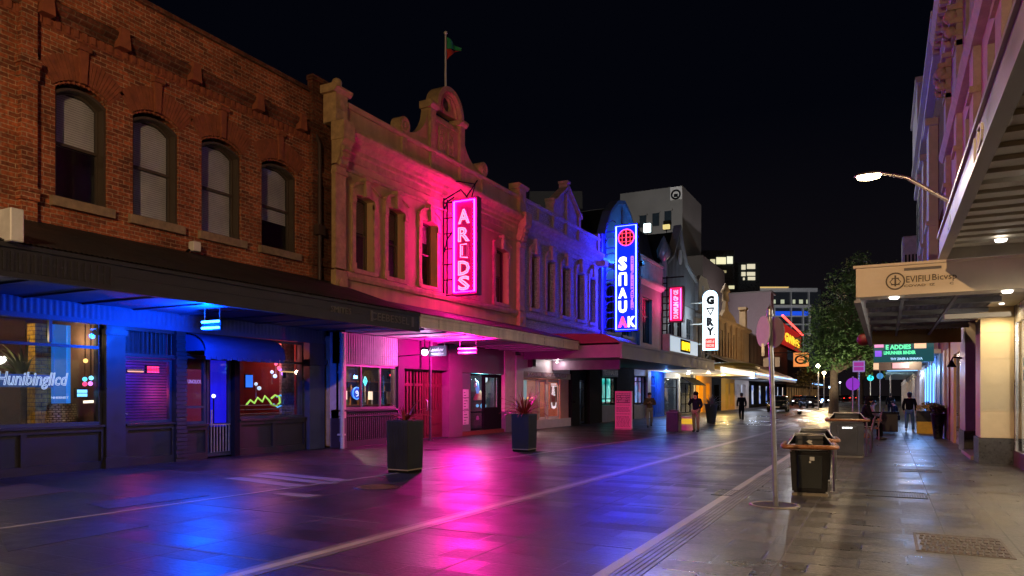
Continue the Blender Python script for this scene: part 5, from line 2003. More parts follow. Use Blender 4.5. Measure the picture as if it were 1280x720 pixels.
mb.box(2.8, 6, 20.21, 20.25, .1, 3.6); mb.box(2.8, 6, 8.15, 8.19, .1, 3.6); mb.box(2.8, 6.0, 8.2, 20.2, 3.6, 3.64)
obj('room', mb, pm('pale_room', (.55, .55, .54), .7), C1)
lt = MB()
for y in (11, 14, 17.5): lt.box(3.6, 5.2, y, y + .3, 3.54, 3.58)
obj('ceiling_lights', lt, em('cool_tube', (.9, .97, 1), 6), C1)
light(C1, (3.6, 17.8, 3.2), (1, .88, .70), 260, .2)
light(C1, (3.6, 12.5, 3.2), (1, .86, .66), 260, .2)
mb = MB()
mb.box(1.99, 2.66, 8, 20.28, 3.71, 3.74)
obj('recess_soffit', mb, M_cr, C1)
# cream shops beyond, up to the brick building
mb = MB()
mb.box(2.05, 2.5, 25.64, 30, 3.0, 3.7)
mb.box(2.05, 2.3, 28.6, 30, 0, 3.0)
obj('yellow_front', mb, pm('yellow_render', (.60, .43, .16), .6, var=.1), C1)
mb = MB()
mb.prism([(25.64, 0), (28.6, 0), (28.6, 3.0), (25.64, 3.0)], 'x', 2.12, 2.2, [[(25.9, .4), (27.1, .4), (27.1, 2.9), (25.9, 2.9)], [(27.2, .4), (28.45, .4), (28.45, 2.9), (27.2, 2.9)]])
sw2 = obj('shop_window', mb, M_alu, C1)
obj('pane', MB().box(2.15, 2.16, 25.9, 28.45, .4, 2.9), glass(), sw2)
mb = MB()
for k in range(8):
    mb.box(2.5, 2.53, 25.9 + k * .33, 26.15 + k * .33, .4, 2.9)
obj('curtain', mb, pm('grey_curtain', (.30, .34, .36), .8), C1)
# wall lamp on the pier
WL = thing('wall_lamp', 'small black wall lamp on the pale pier beside the dark entrance door', 'wall lamp', (1.9, 25.0, 2.6))
mb = MB()
mb.tube([(2.0, 25.0, 2.72), (1.78, 25.0, 2.76), (1.74, 25.0, 2.66)], .025, 8)
obj('bracket', mb, M_black, WL)
obj('shade', MB().lathe([(.13, 0), (.05, .16), (.03, .2)], (1.74, 25.0, 2.46), 14), M_black, WL)

# ---- red brick building beyond
C2 = thing('red_brick_shop_building', 'dark red brick building with pale blue lit bays beyond the ornate stucco building', 'building', (2, 40, 0))
Q2 = Fac(C2, 2.0, 1)
M_rb = brickmat('right_brick', (.22, .05, .035), (.14, .03, .022), (.12, .06, .05), dirt=.4)
Q2.wall(M_rb, 30.02, 52, 3.3, 16.0, [[(33, 5), (35.5, 5), (35.5, 9), (33, 9)], [(38, 5), (40.5, 5), (40.5, 9), (38, 9)]])
for a in (33, 38): Q2.window(a, a + 2.5, 5, 9, M_sash, o=.2)
mb = MB()
Q2.box(mb, .41, 9, 30.03, 52, 3.4, 15.9)
obj('shell', mb, M_dark, C2)
mb = MB()
for a, b in ((35.8, 37.6), (41, 42.6), (44.5, 49)):
    Q2.box(mb, -.35, 0, a, b, 3.6, 13.2)
    Q2.box(mb, -.5, 0, a - .15, b + .15, 13.2, 13.5)
    Q2.box(mb, -.45, 0, a - .1, b + .1, 8.9, 9.1)
Q2.box(mb, -.35, 0, 30.05, 52, 14.9, 15.2)
Q2.box(mb, -.55, 0, 30.05, 52, 15.2, 15.5)
Q2.box(mb, -.5, .3, 44, 51.5, 15.5, 18.2)
Q2.box(mb, -.6, .35, 43.8, 51.7, 18.2, 18.5)
obj('white_bays', mb, pm('bay_white', (.55, .52, .58), .6, var=.1), C2)
mb = MB()
for a, b in ((45.0, 46.4), (47.2, 48.6)):
    Q2.box(mb, -.38, -.352, a, b, 10, 12.8)
    Q2.box(mb, -.38, -.352, a, b, 4.6, 8.4)
split('bay_window', mb, M_tow, C2)
UA = thing('air_conditioner', 'pale box air conditioner bracketed high on the red brick wall', 'air conditioner', (1.4, 54.0, 9.4))
mb = MB().box(.95, 1.98, 52.6, 55.4, 9.6, 11.8)
obj('case', mb, pm('unit_white', (.5, .48, .5), .5), UA, bevel=.06)
mb = MB()
for k in range(4): mb.box(1.1 + .2 * k, 1.2 + .2 * k, 52.55, 52.59, 9.8, 10.6)
obj('louvres', mb, M_black, UA)
DI = thing('round_lamp_sign', 'pale oval disc sign on a stub arm below the air conditioner', 'sign', (1.2, 55.5, 8.2))
mb = MB().lathe([(.55, -.1), (.62, 0), (.55, .1)], (0, 0, 0), 20)
mb.xf(Matrix.Translation((1.0, 55.5, 8.15)) @ Matrix.Rotation(PI / 2, 4, 'X') @ Matrix.Scale(.7, 4, (0, 1, 0)))
obj('disc', mb, M_cf, DI)
obj('arm', MB().tube([(1.0, 55.7, 8.1), (1.9, 55.7, 7.4), (1.95, 55.7, 6.6)], .09, 8), M_cf, DI)
FL = thing('banner_sign', 'pink banner sign with a blue top edge hanging high on the right facades', 'sign', (1.0, 57, 5.8))
obj('panel', MB().box(.3, 1.4, 57, 57.1, 5.6, 7.0), em('pink_banner', (.8, .05, .35), .6), FL)
obj('top_edge', MB().box(.2, 1.5, 56.98, 57.12, 7.01, 7.15), em('blue_edge', (.15, .3, 1), 1), FL)
C2b = thing('shop_row', 'long row of narrow shops with pale columns and blue light along the footpath', 'building', (2, 80, 0))
Q3 = Fac(C2b, 2.0, 1)
mb = MB()
Q3.box(mb, .2, 9, 52.03, 118, 3.3, 9.0)
obj('wall', mb, pm('far_right_wall', (.2, .16, .17), .7), C2b)
mb = MB()
for k in range(14):
    y = 53 + k * 4.6
    Q3.box(mb, -.05, .2, y, y + .7, 0, 3.3)
Q3.box(mb, -.02, .2, 52.03, 118, 2.9, 3.3)
obj('columns', mb, pm('column_pale', (.5, .46, .44), .6), C2b)
obj('backlit_front', Q3.box(MB(), .22, .3, 52.1, 118, .2, 2.9), emvar('far_shop', [(.08, .14, .35), (.55, .5, .55), (.75, .5, .3), (.1, .1, .2)], .8, (1, .35, .3)), C2b)
obj('awning', Q3.box(MB(), -2.0, .2, 58, 92, 3.32, 3.6), pm('blue_far_awning', (.12, .25, .4), .5), C2b)
obj('light_strip', Q3.box(MB(), -1.9, .0, 57.9, 57.98, 3.3, 3.56), em('cyan_strip', (.2, .55, 1), 1.6), C2b)
# ground floor of the brick building: coloured columns
mb = MB(); mats = [pm('col_blue', (.04, .14, .38), .45), pm('col_rust', (.22, .08, .04), .6), pm('col_cream', (.5, .42, .34), .6), pm('col_grey', (.32, .33, .38), .5), pm('col_navy', (.03, .06, .16), .45)]
pat = [1, 2, 4, 0, 2, 0, 3, 2, 3, 3, 2, 3]
y = 30.03
for k in range(12):
    w = (1.2, .5, 2.0, 1.8, .5, 2.4, .8, 1.6, 1.2, 2.2, 1.4, 5.8)[k]
    mb.cur = pat[k]
    Q2.box(mb, -.06 * (k % 2), .38, y, y + w - .02, 0, 3.3)
    y += w
split('shop_column', mb, mats, C2)
mb = MB()
for k, y in enumerate((36.4, 38.9, 41.2, 43.5)):
    mb.tube([(Q2.x(-.14), y, .3), (Q2.x(-.14), y, 3.0)], .03, 6)
split('blue_tube', mb, em('blue_tube', (.12, .4, 1), 3), C2)
light(C2, (1.3, 37.5, 2.8), (.12, .38, 1), 110, .12)
light(C2, (1.2, 42, 2.8), (.15, .42, 1), 110, .12)
light(C2, (1.2, 52, 2.9), (.5, .65, 1), 160, .15)
light(C2, (.9, 33.0, 3.0), (1, .75, .5), 60, .12)
mb = MB()
Q2.box(mb, -2.1, .0, 34, 50, 3.32, 3.5)
obj('awning', mb, pm('grey_awning2', (.26, .25, .26), .5), C2)

# hanging signs under the awnings
GS = thing('teal_shop_sign', 'lit teal shop sign with two lines of green lettering hanging over the footpath', 'sign', (.55, 27.6, 2.85))
xs0, xs1 = -.36, 1.42
obj('panel', MB().box(xs0, xs1, 27.6, 27.75, 2.75, 3.37), em('sign_teal', (.004, .06, .075), 1), GS)
mb = MB()
text('E ADDIES', .2, .01, M=facing('-y', (.38, 27.59, 3.25)), fit=(.75, .16), mb=mb, bold=.008)
text('LINUNNIER BINDER', .2, .01, M=facing('-y', (.42, 27.59, 3.06)), fit=(.95, .12), mb=mb, bold=.008)
obj('green_lettering', mb, em('green_letters', (.12, .95, .45), 1.2), GS)
mb = text('THY ZINER & SINNAVA', .2, .01, M=facing('-y', (.62, 27.59, 2.85)), fit=(.95, .08), bold=.006)
obj('blue_lettering', mb, em('pale_blue_letters', (.4, .7, 1), 1.2), GS)
mb = MB()
mb.box(xs0 + .02, xs0 + .3, 27.585, 27.6, 3.25, 3.35)
mb.cur = 1
mb.box(xs0 + .04, xs0 + .24, 27.585, 27.6, 2.94, 3.14)
mb.cur = 2
mb.box(.85, 1.2, 27.585, 27.6, 3.19, 3.36)
split('logo', mb, [em('pink_logo', (.9, .35, .7), .8), em('violet_logo', (.25, .1, .9), .9), em('peach_logo', (1, .65, .4), .9)], GS)
obj('hangers', MB().tube([(-.2, 27.67, 3.45), (-.2, 27.67, 3.9)], .02).tube([(1.2, 27.67, 3.45), (1.2, 27.67, 3.9)], .02), M_black, GS)
GS2 = thing('grey_hanging_sign', 'grey hanging sign with a small pink panel, just below and behind the teal shop sign', 'sign', (.5, 33.5, 2.75))
obj('panel', MB().box(-.45, 1.3, 33.5, 33.62, 2.64, 2.98), pm('sign_grey', (.12, .11, .11), .5), GS2)
obj('pink_panel', MB().box(.25, .85, 33.47, 33.499, 2.72, 2.94), em('pink_pale', (.75, .4, .5), .6), GS2)
obj('end_panel', MB().box(-.45, -.25, 33.47, 33.499, 2.68, 2.95), em('cream_end', (1, .75, .5), .6), GS2)
obj('hangers', MB().tube([(-.2, 33.56, 3.2), (-.2, 33.56, 3.6)], .02).tube([(1.1, 33.56, 3.2), (1.1, 33.56, 3.6)], .02), M_black, GS2)
RD = thing('red_lantern', 'round dark red lantern hanging at the corner of the cream awning', 'lantern', (-.5, 24.7, 2.7))
obj('shade', MB().ball((-.60, 24.5, 3.32), .19, 14), pm('red_lacquer', (.10, .008, .008), .5), RD)
obj('hanger', MB().tube([(-.60, 24.5, 3.50), (-.60, 24.5, 3.56), (-.42, 24.5, 3.56)], .012), M_black, RD)

# street lamps: one in view reaching over the road, its twin behind us lights the near footpath
def street_lamp(x, y, z, armx, label):
    t = thing('street_lamp', label, 'street lamp', (armx, y, z - 1.2), group='warm street lamps on arms over the road')
    mb = MB()
    mb.tube([(armx, y, z - 1.25), (armx - .5, y, z - .95), (x + .9, y, z - .2), (x + .2, y, z + .03)], [.06, .06, .05, .04], 10)
    obj('arm', mb, M_alu, t)
    mb = MB()
    mb.lathe([(.05, .08), (.15, .05), (.19, 0), (.18, -.02)], (x, y, z), 18, 1.9, 1)
    obj('head', mb, M_alu, t)
    mb = MB()
    mb.lathe([(.165, -.025), (.14, -.10), (.04, -.14)], (x, y, z), 16, 1.85, 1)
    obj('lens', mb, em('lamp_lens', (1, .74, .42), 60), t)
    return t


sl1 = street_lamp(-.40, 21.6, 7.55, 1.98, 'warm glowing street lamp on a curved arm reaching over the road above the cream awning')
light(sl1, (-.40, 21.6, 7.36), (1, .72, .42), 900, .08, 'SPOT', (0, 0, 0), (R(168), .35))
t = thing('street_lamp', 'warm street lamp on a tall pole at the road edge behind the viewer', 'street lamp', (-1.4, -4, 0), group='warm street lamps on arms over the road')
mb = MB().tube([(-1.4, -4, 0), (-1.4, -4, 6.4), (-1.9, -4, 7.3), (-3.5, -4, 7.7)], [.1, .08, .06, .04], 10)
obj('pole', mb, M_alu, t)
obj('head', MB().lathe([(.05, .10), (.16, .06), (.19, 0), (.17, -.02)], (-3.8, -4, 7.7), 18, 2.0, 1), M_alu, t)
obj('lens', MB().lathe([(.15, -.025), (.12, -.09), (.03, -.12)], (-3.8, -4, 7.7), 16, 1.8, 1), em('lamp_lens', (1, .74, .42), 60), t)
light(t, (-3.8, -4, 7.5), (1, .62, .31), 5200, .08)

# ================================================================== NEON
E_pinkt = em('pink_neon_tube', (150, .40, 54), 1)
E_pinkbg = em('pink_sign_face', (.20, .002, .055), 1)
E_pinkl = em('pink_letter_tube', (6, .5, .9), 1)
E_bluet = em('blue_neon_tube', (.25, 1.6, 22), 1)
E_bluebg = em('blue_sign_face', (.0, .028, .85), 1)
E_wht = em('white_letter_tube', (2.2, 2.3, 3.0), 1)
E_redt = em('red_neon_tube', (4, .15, .25), 1)


def rect_tube(mb, x0, x1, z0, z1, y, r):
    mb.tube([(x0, y, z0), (x1, y, z0), (x1, y, z1), (x0, y, z1)], r, 6, closed=True)
    return mb


def mark(mb, cx, cz, w, h, y, k):      # a small illegible character
    rnd = random.Random(k * 7 + 3)
    st = w * .2
    for q in (0, 1):
        if rnd.random() < .85: mb.box(cx - w / 2 + q * (w - st), cx - w / 2 + q * (w - st) + st, y, y + .012, cz - h / 2, cz + h / 2)
    for q in (0, .4, .8):
        if rnd.random() < .75: mb.box(cx - w / 2 + st * 1.02, cx + w / 2 - st * 1.02, y, y + .012, cz - h / 2 + q * h, cz - h / 2 + q * h + st)


# ---- ARDS
y = 22.8
x0, x1, z0, z1 = -14.33, -13.26, 5.32, 8.92
N1 = thing('neon_sign', 'tall vertical pink neon sign reading ARDS, projecting from the cream building', 'neon sign', (-14.8, y, z0))
mb = MB().box(x0, x1, y, y + .32, z0, z1)
obj('case', mb, pm('plum_sign_case', (.16, .06, .10), .45), N1, bevel=.01)
mb = MB().box(x0 + .03, x1 - .03, y - .012, y - .002, z0 + .03, z1 - .03)
obj('face', mb, E_pinkbg, N1)
mb = rect_tube(MB(), x0 + .1, x1 - .1, z0 + .12, z1 - .12, y - .05, .028)
obj('border_tube', mb, E_pinkt, N1)
cx = (x0 + x1) / 2 - .02
zs = [8.22, 7.56, 6.93, 6.32, 5.76]
mb = MB()
for ch, z in zip('ARDS', (zs[0], zs[1], zs[3], zs[4])):
    text(ch, .6, 0, .02, M=facing('-y', (cx, y - .045, z)), fit=(.50, .54), mb=mb)
c3 = zs[2]
mb.tube([(cx + .12, y - .045, c3 + .26), (cx - .14, y - .045, c3 + .26), (cx - .14, y - .045, c3 - .20), (cx + .16, y - .045, c3 - .24)], .022, 6)
mb.tube([(cx - .07, y - .045, c3 + .2), (cx - .07, y - .045, c3 - .14)], .018, 6)
obj('letter_tubes', mb, E_pinkl, N1)
mb = MB()
text('ARDS', .6, .005, M=Matrix.Translation((0, 0, -50)), mb=MB())
for ch, z in zip('ARDS', (zs[0], zs[1], zs[3], zs[4])):
    text(ch, .6, .004, M=facing('-y', (cx, y - .016, z)), fit=(.50, .54), mb=mb)
mb.box(cx + .09, cx + .2, y - .02, y - .0125, c3 - .18, c3 + .26)
obj('letters', mb, em('pink_letter_fill', (.34, .02, .12), 1), N1)
# the back carries the same tubes
mb = rect_tube(MB(), x0 + .1, x1 - .1, z0 + .12, z1 - .12, y + .37, .028)
obj('border_tube', mb, E_pinkt, N1)
mb = MB()
for zz in [z0 + .05 + k * .58 for k in range(7)]:
    mb.tube([(-14.79, y + .1, zz), (x0, y + .1, zz)], .022, 6)
for yy in (y + .04, y + .28):
    mb.tube([(-14.74, yy, z0 - .1), (-14.74, yy, z1 + .1)], .03, 6)
for q in (0, 1):
    mb.tube([(-14.78, y + .15, z1 - .3 - 1.6 * q), (-14.5, y - .1, z1 - .1 - 1.4 * q), (x0, y + .1, z1 + .1 - 1.2 * q)], .03, 6)
mb.tube([(-14.78, y + .1, z1 + .05), (x0 + .3, y + .1, z1 + .35), (x0 + .6, y + .1, z1 + .01)], .025, 6)
mb.tube([(-14.78, y + .4, z1 + .9), (x1 - .2, y + .2, z1 + .5), (x0 + .7, y + .2, z1 + .01)], .025, 6)
mb.tube([(x1 - .05, y + .1, z1 + .6), (x0 + .5, y + .15, z1 + .05)], .025, 6)
obj('bracket', mb, M_black, N1)

# ---- blue sign
y = 40.0
x0, x1, z0, z1 = -14.0, -12.62, 5.30, 11.5
N2 = thing('neon_sign', 'very tall blue neon sign with a red round grid emblem and stacked white letters SNAUAK', 'neon sign', (-14.8, y, z0))
obj('case', MB().box(x0, x1, y, y + .4, z0, z1), pm('blue_sign_case', (.02, .05, .25), .4), N2, bevel=.015)
obj('face', MB().box(x0 + .04, x1 - .04, y - .014, y - .003, z0 + .04, z1 - .04), E_bluebg, N2)
obj('border_tube', rect_tube(MB(), x0 + .09, x1 - .09, z0 + .1, z1 - .1, y - .06, .045), em('pale_blue_neon_tube', (.9, 1.3, 190), 1), N2)
mb = MB()
cx = -13.52
for ch, z, h in (('S', 9.23, .80), ('∩', 8.33, .76), ('A', 7.52, .60), ('U', 6.72, .70)):
    if ch == '∩':
        for xx in (-.24, .12): mb.box(cx + xx, cx + xx + .14, y - .04, y - .015, z - .38, z + .26)
        mb.box(cx - .2, cx + .22, y - .0402, y - .0152, z + .26, z + .38)
    else:
        text(ch, .6, .012, M=facing('-y', (cx, y - .03, z)), fit=(.52, h), mb=mb, bold=.035)
text('K', .6, .012, M=facing('-y', (cx + .54, y - .03, 5.84)), fit=(.46, .62), mb=mb, bold=.03)
obj('white_letters', mb, E_wht, N2)
mb = text('A', .6, .012, M=facing('-y', (cx, y - .03, 5.84)), fit=(.55, .62), bold=.04)
obj('red_letter', mb, E_redt, N2)
mb = MB()
cc = (-13.3, 10.72)
obj('emblem_ground', MB().prism([(cc[0] + .46 * math.cos(k * PI / 12), cc[1] + .46 * math.sin(k * PI / 12)) for k in range(24)], 'y', y - .025, y - .016), pm('emblem_dark', (.05, .01, .03), .5), N2)
R_ = .46
mb.tube([(cc[0] + R_ * math.cos(k * PI / 14), y - .05, cc[1] + R_ * math.sin(k * PI / 14)) for k in range(28)], .03, 6, closed=True)
for k in (-.24, 0, .24):
    h = math.sqrt(R_ * R_ - k * k) * .92
    mb.tube([(cc[0] - h, y - .05, cc[1] + k), (cc[0] - .06, y - .05, cc[1] + k)], .011, 5)
    mb.tube([(cc[0] + .06, y - .05, cc[1] + k), (cc[0] + h, y - .05, cc[1] + k)], .011, 5)
    mb.tube([(cc[0] + k, y - .052, cc[1] - h), (cc[0] + k, y - .052, cc[1] + h)], .011 if k else .03, 5)
obj('round_emblem', mb, E_redt, N2)
mb = MB()
for k in range(26):
    mark(mb, -12.95, 9.55 - k * .12, .17, .121, y - .03, k)
obj('small_vertical_lettering', mb, em('violet_letters', (.8, .25, .9), 1), N2)
mb = MB()
for zz in [z0 + .2 + k * .95 for k in range(7)]:
    mb.tube([(-14.79, y + .2, zz), (x0, y + .2, zz)], .04, 6)
    mb.tube([(-14.75, y + .2, zz + .1), (-14.5, y + .2, zz + .6), (-14.2, y + .2, zz + .65), (x0, y + .2, zz + .5)], .03, 6)
for yy in (y + .1, y + .35): mb.tube([(-14.7, yy, z0 - .2), (-14.7, yy, z1 - .3)], .05, 6)
obj('bracket', mb, M_bluet, N2)

# ---- small pink vertical sign
y = 52.5
x0, x1, z0, z1 = -14.2, -13.14, 6.95, 9.6
N3 = thing('neon_sign', 'small deep pink vertical neon sign in a black lattice frame', 'neon sign', (-14.8, y, z0))
obj('case', MB().box(x0, x1, y, y + .5, z0, z1), pm('crimson_case', (.10, .01, .03), .4), N3)
obj('face', MB().box(x0 + .1, x1 - .1, y - .02, y - .003, z0 + .1, z1 - .1), em('crimson_face', (.85, .01, .12), 1), N3)
mb = MB()
for xx in (x0 + .17, x1 - .17): mb.tube([(xx, y - .06, z0 + .2), (xx, y - .06, z1 - .2)], .04, 6)
split('edge_tube', mb, em('hot_pink_tube', (9, .5, 2.4), 1), N3)
mb = text('DUMPLIN GP GE', .3, .01, M=facing('-y', (-13.67, y - .04, 8.27), PI / 2), fit=(2.1, .36), bold=.012)
obj('lettering', mb, em('pale_pink_letters', (1.6, .55, .8), 1), N3)
mb = MB()
for xx in (-14.75, -14.4):
    mb.tube([(xx, y + .2, 4.2), (xx, y + .2, 10.4)], .06, 6)
for k in range(12): mb.tube([(-14.78, y + .2, 4.4 + k * .5), (-14.35 if k < 5 or k > 10 else x0, y + .2, 4.4 + k * .5)], .04, 6)
mb.tube([(-14.75, y + .2, 10.3), (x1, y + .2, 10.3)], .05, 6)
for xx in (-13.95, -13.4): mb.tube([(xx, y + .25, 4.3), (xx, y + .25, z0)], .06, 6)
obj('lattice_frame', mb, M_black, N3)
light(N3, (-13.67, y - .5, 8.3), (1, .05, .25), 120, .1)

# ---- white sign
y = 61.3
cx, hw, z0, z1 = -13.05, .60, 5.36, 10.35
N4 = thing('neon_sign', 'tall white glowing sign with a rounded top, black letters GARY and a red square below', 'neon sign', (-14.8, y, z0))


def capsule(hw, z0, z1, n=10):
    return [(cx - hw, z0), (cx + hw, z0)] + [(cx + hw * math.cos(PI * k / n), z1 - hw + hw * math.sin(PI * k / n)) for k in range(n + 1)]


mb = MB().prism(capsule(hw, z0, z1), 'y', y, y + .45)
obj('case', mb, pm('white_case', (.6, .62, .64), .4), N4)
obj('face', MB().prism(capsule(hw * .9, z0 + .06, z1 - .06), 'y', y - .02, y - .003), em('white_face', (.95, 1.0, 1.02), 1.15), N4)
mb = MB().tube([(p[0], y - .05, p[1]) for p in capsule(hw * .95, z0 + .03, z1 - .03)], .05, 6, closed=True)
obj('border_tube', mb, em('cyan_white_tube', (4, 8, 11), 1), N4)
mb = MB()
for ch, z, h in (('G', 9.55, .75), ('∇', 8.6, .7), ('R', 7.75, .75), ('Y', 6.95, .7)):
    if ch == '∇':
        mb.prism([(cx - .36, z + .34), (cx + .36, z + .34), (cx + .02, z - .38)], 'y', y - .04, y - .021, [[(cx - .20, z + .22), (cx + .20, z + .22), (cx + .01, z - .16)]])
    else:
        text(ch, .6, .008, M=facing('-y', (cx, y - .03, z)), fit=(.66, h), mb=mb, bold=.045)
mb.ball((cx + .36, y - .03, 6.66), .06, 6)
obj('lettering', mb, M_black, N4)
mb = MB().box(cx - .42, cx + .42, y - .034, y - .021, 5.52, 6.36)
rp = obj('red_panel', mb, em('red_panel', (.85, .06, .05), 1), N4)
mb = MB()
for i in range(3):
    for j in range(2): mark(mb, cx - .22 + i * .22, 5.75 + j * .34, .17, .22, y - .048, i * 3 + j)
obj('lettering', mb, em('pale_pink_marks', (1, .8, .75), .9), rp)
mb = MB()
for z in (5.9, 7.6, 9.4):
    mb.tube([(-14.79, y + .2, z), (cx - hw, y + .2, z)], .06, 6)
obj('bracket', mb, M_white, N4)
light(N4, (cx, y - 1.2, 7.8), (.8, .93, 1), 200, .35)

# ---- light box on the street awning
p0, p1 = gy(837, 10.6), gy(872, 10.6)
N5 = thing('light_box_sign', 'long white light box sign with a yellow lettered panel, standing on the grey awning', 'sign', (-10.6, (p0 + p1) / 2, 3.9))
obj('case', MB().box(-10.6, -11.0, p0, p1, 4.0, 5.0), pm('box_case', (.5, .48, .45), .5), N5)
obj('face', MB().box(-10.597, -10.57, p0 + .1, p1 - .1, 4.08, 4.92), em('box_face', (.62, .75, .85), .75), N5)
c = gy(856, 10.6)
obj('black_panel', MB().box(-10.569, -10.55, c - 1.15, c + 1.15, 4.14, 4.88), M_black, N5)
mb = text('EWIS!', .5, .01, M=facing('+x', (-10.53, c, 4.51)), fit=(1.95, .52), bold=.05)
obj('lettering', mb, em('yellow_letters', (1.6, 1.0, .02), 1), N5)
obj('legs', MB().box(-10.7, -10.8, p0 + .3, p0 + .4, 3.85, 4.0).box(-10.7, -10.8, p1 - .4, p1 - .3, 3.85, 4.0), M_black, N5)

# ---- red and orange signs further down
y0, y1 = gy(974, Lc), gy(1000, Lc)
N6 = thing('red_shop_sign', 'red lit shop sign with yellow lettering and a red neon line above', 'sign', (-Lc, 130, 7.8))
obj('panel', MB().box(-14.6, -14.4, y0, y1 - 2, 9.6, 13.0), em('red_sign_face', (.32, .012, .01), 1), N6)
mb = text('GWIRFM', 1, .03, M=facing('+x', (-14.33, (y0 + y1) / 2 - 1, 11.0)), fit=((y1 - y0) * .7, 1.5), bold=.03)
obj('lettering', mb, em('amber_letters', (1.3, .85, .05), 1), N6)
mb = MB().tube([(-14.3, y0, 14.0), (-14.3, y1, 13.2)], .15, 6)
obj('neon_line', mb, em('red_line', (6, .25, .2), 1), N6)
obj('backing', MB().box(-14.61, -15.0, y0 - 6, y1 + 3, 9.2, 13.2), M_black, N6)
light(N6, (-12, y0 + 4, 8.5), (1, .2, .08), 150, .3)
gx, gyy = (at(1001, 449, 98))[0], (at(1001, 449, 98))[1]
N7 = thing('square_sign', 'square orange hanging sign with a dark round emblem, left of the big tree', 'sign', (gx, gyy, 4.5))
zc = EYE + (493 - 449.5) * 98 / FPX
obj('panel', MB().box(gx - .95, gx + 1.0, gyy, gyy + .2, zc - .95, zc + .95), em('orange_panel', (.72, .24, .06), .9), N7)
mb = MB()
ring = lambda r: [(gx + r * math.cos(k * PI / 12), zc + r * .8 * math.sin(k * PI / 12)) for k in range(24)]
mb.prism(ring(.78), 'y', gyy - .03, gyy - .005, [ring(.52)])
mb.box(gx - .3, gx + .3, gyy - .03, gyy - .005, zc - .1, zc + .02)
mb.box(gx - .7, gx + .7, gyy - .03, gyy - .005, zc + .66, zc + .74)
obj('emblem', mb, M_black, N7)
obj('bracket', MB().tube([(gx - 3.5, gyy + .1, zc + 1.0), (gx + .8, gyy + .1, zc + 1.0)], .07, 6), M_black, N7)

# ---- neon tubes under the awnings
def tube_light(x, y, z, w, ztop, label, e1, e2, col, power, name='neon_tube_light'):
    t = thing(name, label, 'neon light', (x, y, z))
    mb = MB()
    mb.box(x - w / 2 - .03, x + w / 2 + .03, y + .03, y + .07, z - .02, z + .2)
    obj('back_plate', mb, M_black, t)
    for zz, e in ((z + .03, e2), (z + .17, e1)):
        obj('tube', MB().tube([(x - w / 2, y, zz), (x + w / 2, y, zz)], .026, 8), e, t)
    mb = MB()
    for xx in (x - w / 2 + .03, x + w / 2 - .03): mb.tube([(xx, y + .05, z + .2), (xx, y + .05, ztop)], .01, 6)
    obj('hanger', mb, M_steel, t)
    light(t, (x, y - .16, z - .02), col, power, .05)
    return t


E_btube = em('ice_blue_tube', (.5, 3.5, 22), 1)
E_ptube = em('hot_pink_tube2', (24, .3, .9), 1)
gx1, gy1 = -13.5, gy(263, 13.5)
tb = tube_light(gx1, gy1, 3.12, .55, 3.62, 'pair of blue neon tubes hanging under the dark awning in front of the brick building', E_btube, E_btube, (.0, .075, 1), 760)
gx2, gy2 = -13.1, gy(584, 13.1)
tp = tube_light(gx2, gy2, 3.10, .72, 3.56, 'pair of pink neon tubes hanging under the pale awning by the dark shop', em('pale_pink_tube', (24, .55, 1.2), 1), E_ptube, (1, .008, .42), 1350)
gy3 = gy(531, 13.6)
t = thing('round_pendant_lamp', 'small round white lamp on a bracket under the pale awning, beside a black hanging sign', 'lamp', (-13.6, gy3, 3.0))
obj('lens', MB().ball((-13.6, gy3, 3.05), .11, 12), em('cool_lamp_lens', (2.6, 2.4, 3.4), 3), t)
obj('arm', MB().tube([(-13.6, gy3, 3.16), (-13.6, gy3, 3.5)], .02, 6).tube([(-14.75, gy3 + .1, 2.95), (-13.7, gy3, 2.98)], .015, 6).lathe([(.13, 0), (.1, .08)], (-13.6, gy3, 3.14), 12), M_black, t)
light(t, (-13.5, gy3 - .16, 2.98), (.72, .55, 1), 45, .05)
gy4 = gy(549, 13.2)
t = thing('hanging_shop_sign', 'small black hanging sign with white script lettering under the pale awning', 'sign', (-13.2, gy4, 2.9))
obj('panel', MB().box(-13.63, -12.92, gy4, gy4 + .05, 2.93, 3.27), pm('navy_panel', (.02, .025, .04), .5), t)
mb = text('Lasoluw', .2, .006, shear=.3, M=facing('-y', (-13.3, gy4 - .008, 3.15)), fit=(.56, .12))
text('wassoblow', .2, .006, shear=.3, M=facing('-y', (-13.26, gy4 - .008, 3.02)), fit=(.5, .07), mb=mb)
obj('lettering', mb, pm('sign_white', (.75, .75, .75), .5), t)
obj('hanger', MB().tube([(-13.5, gy4 + .02, 3.27), (-13.5, gy4 + .02, 3.57)], .01).tube([(-13.0, gy4 + .02, 3.27), (-13.0, gy4 + .02, 3.57)], .01), M_steel, t)
mb = MB().tube([(-14.4, gy(538, 14.4), 0), (-14.4, gy(538, 14.4), 3.56)], .045, 10).lathe([(.1, 0), (.1, .05)], (-14.4, gy(538, 14.4), 0), 10)
tag(obj('awning_post', mb, M_purple), 'thin plum awning post in front of the red doors', 'post')
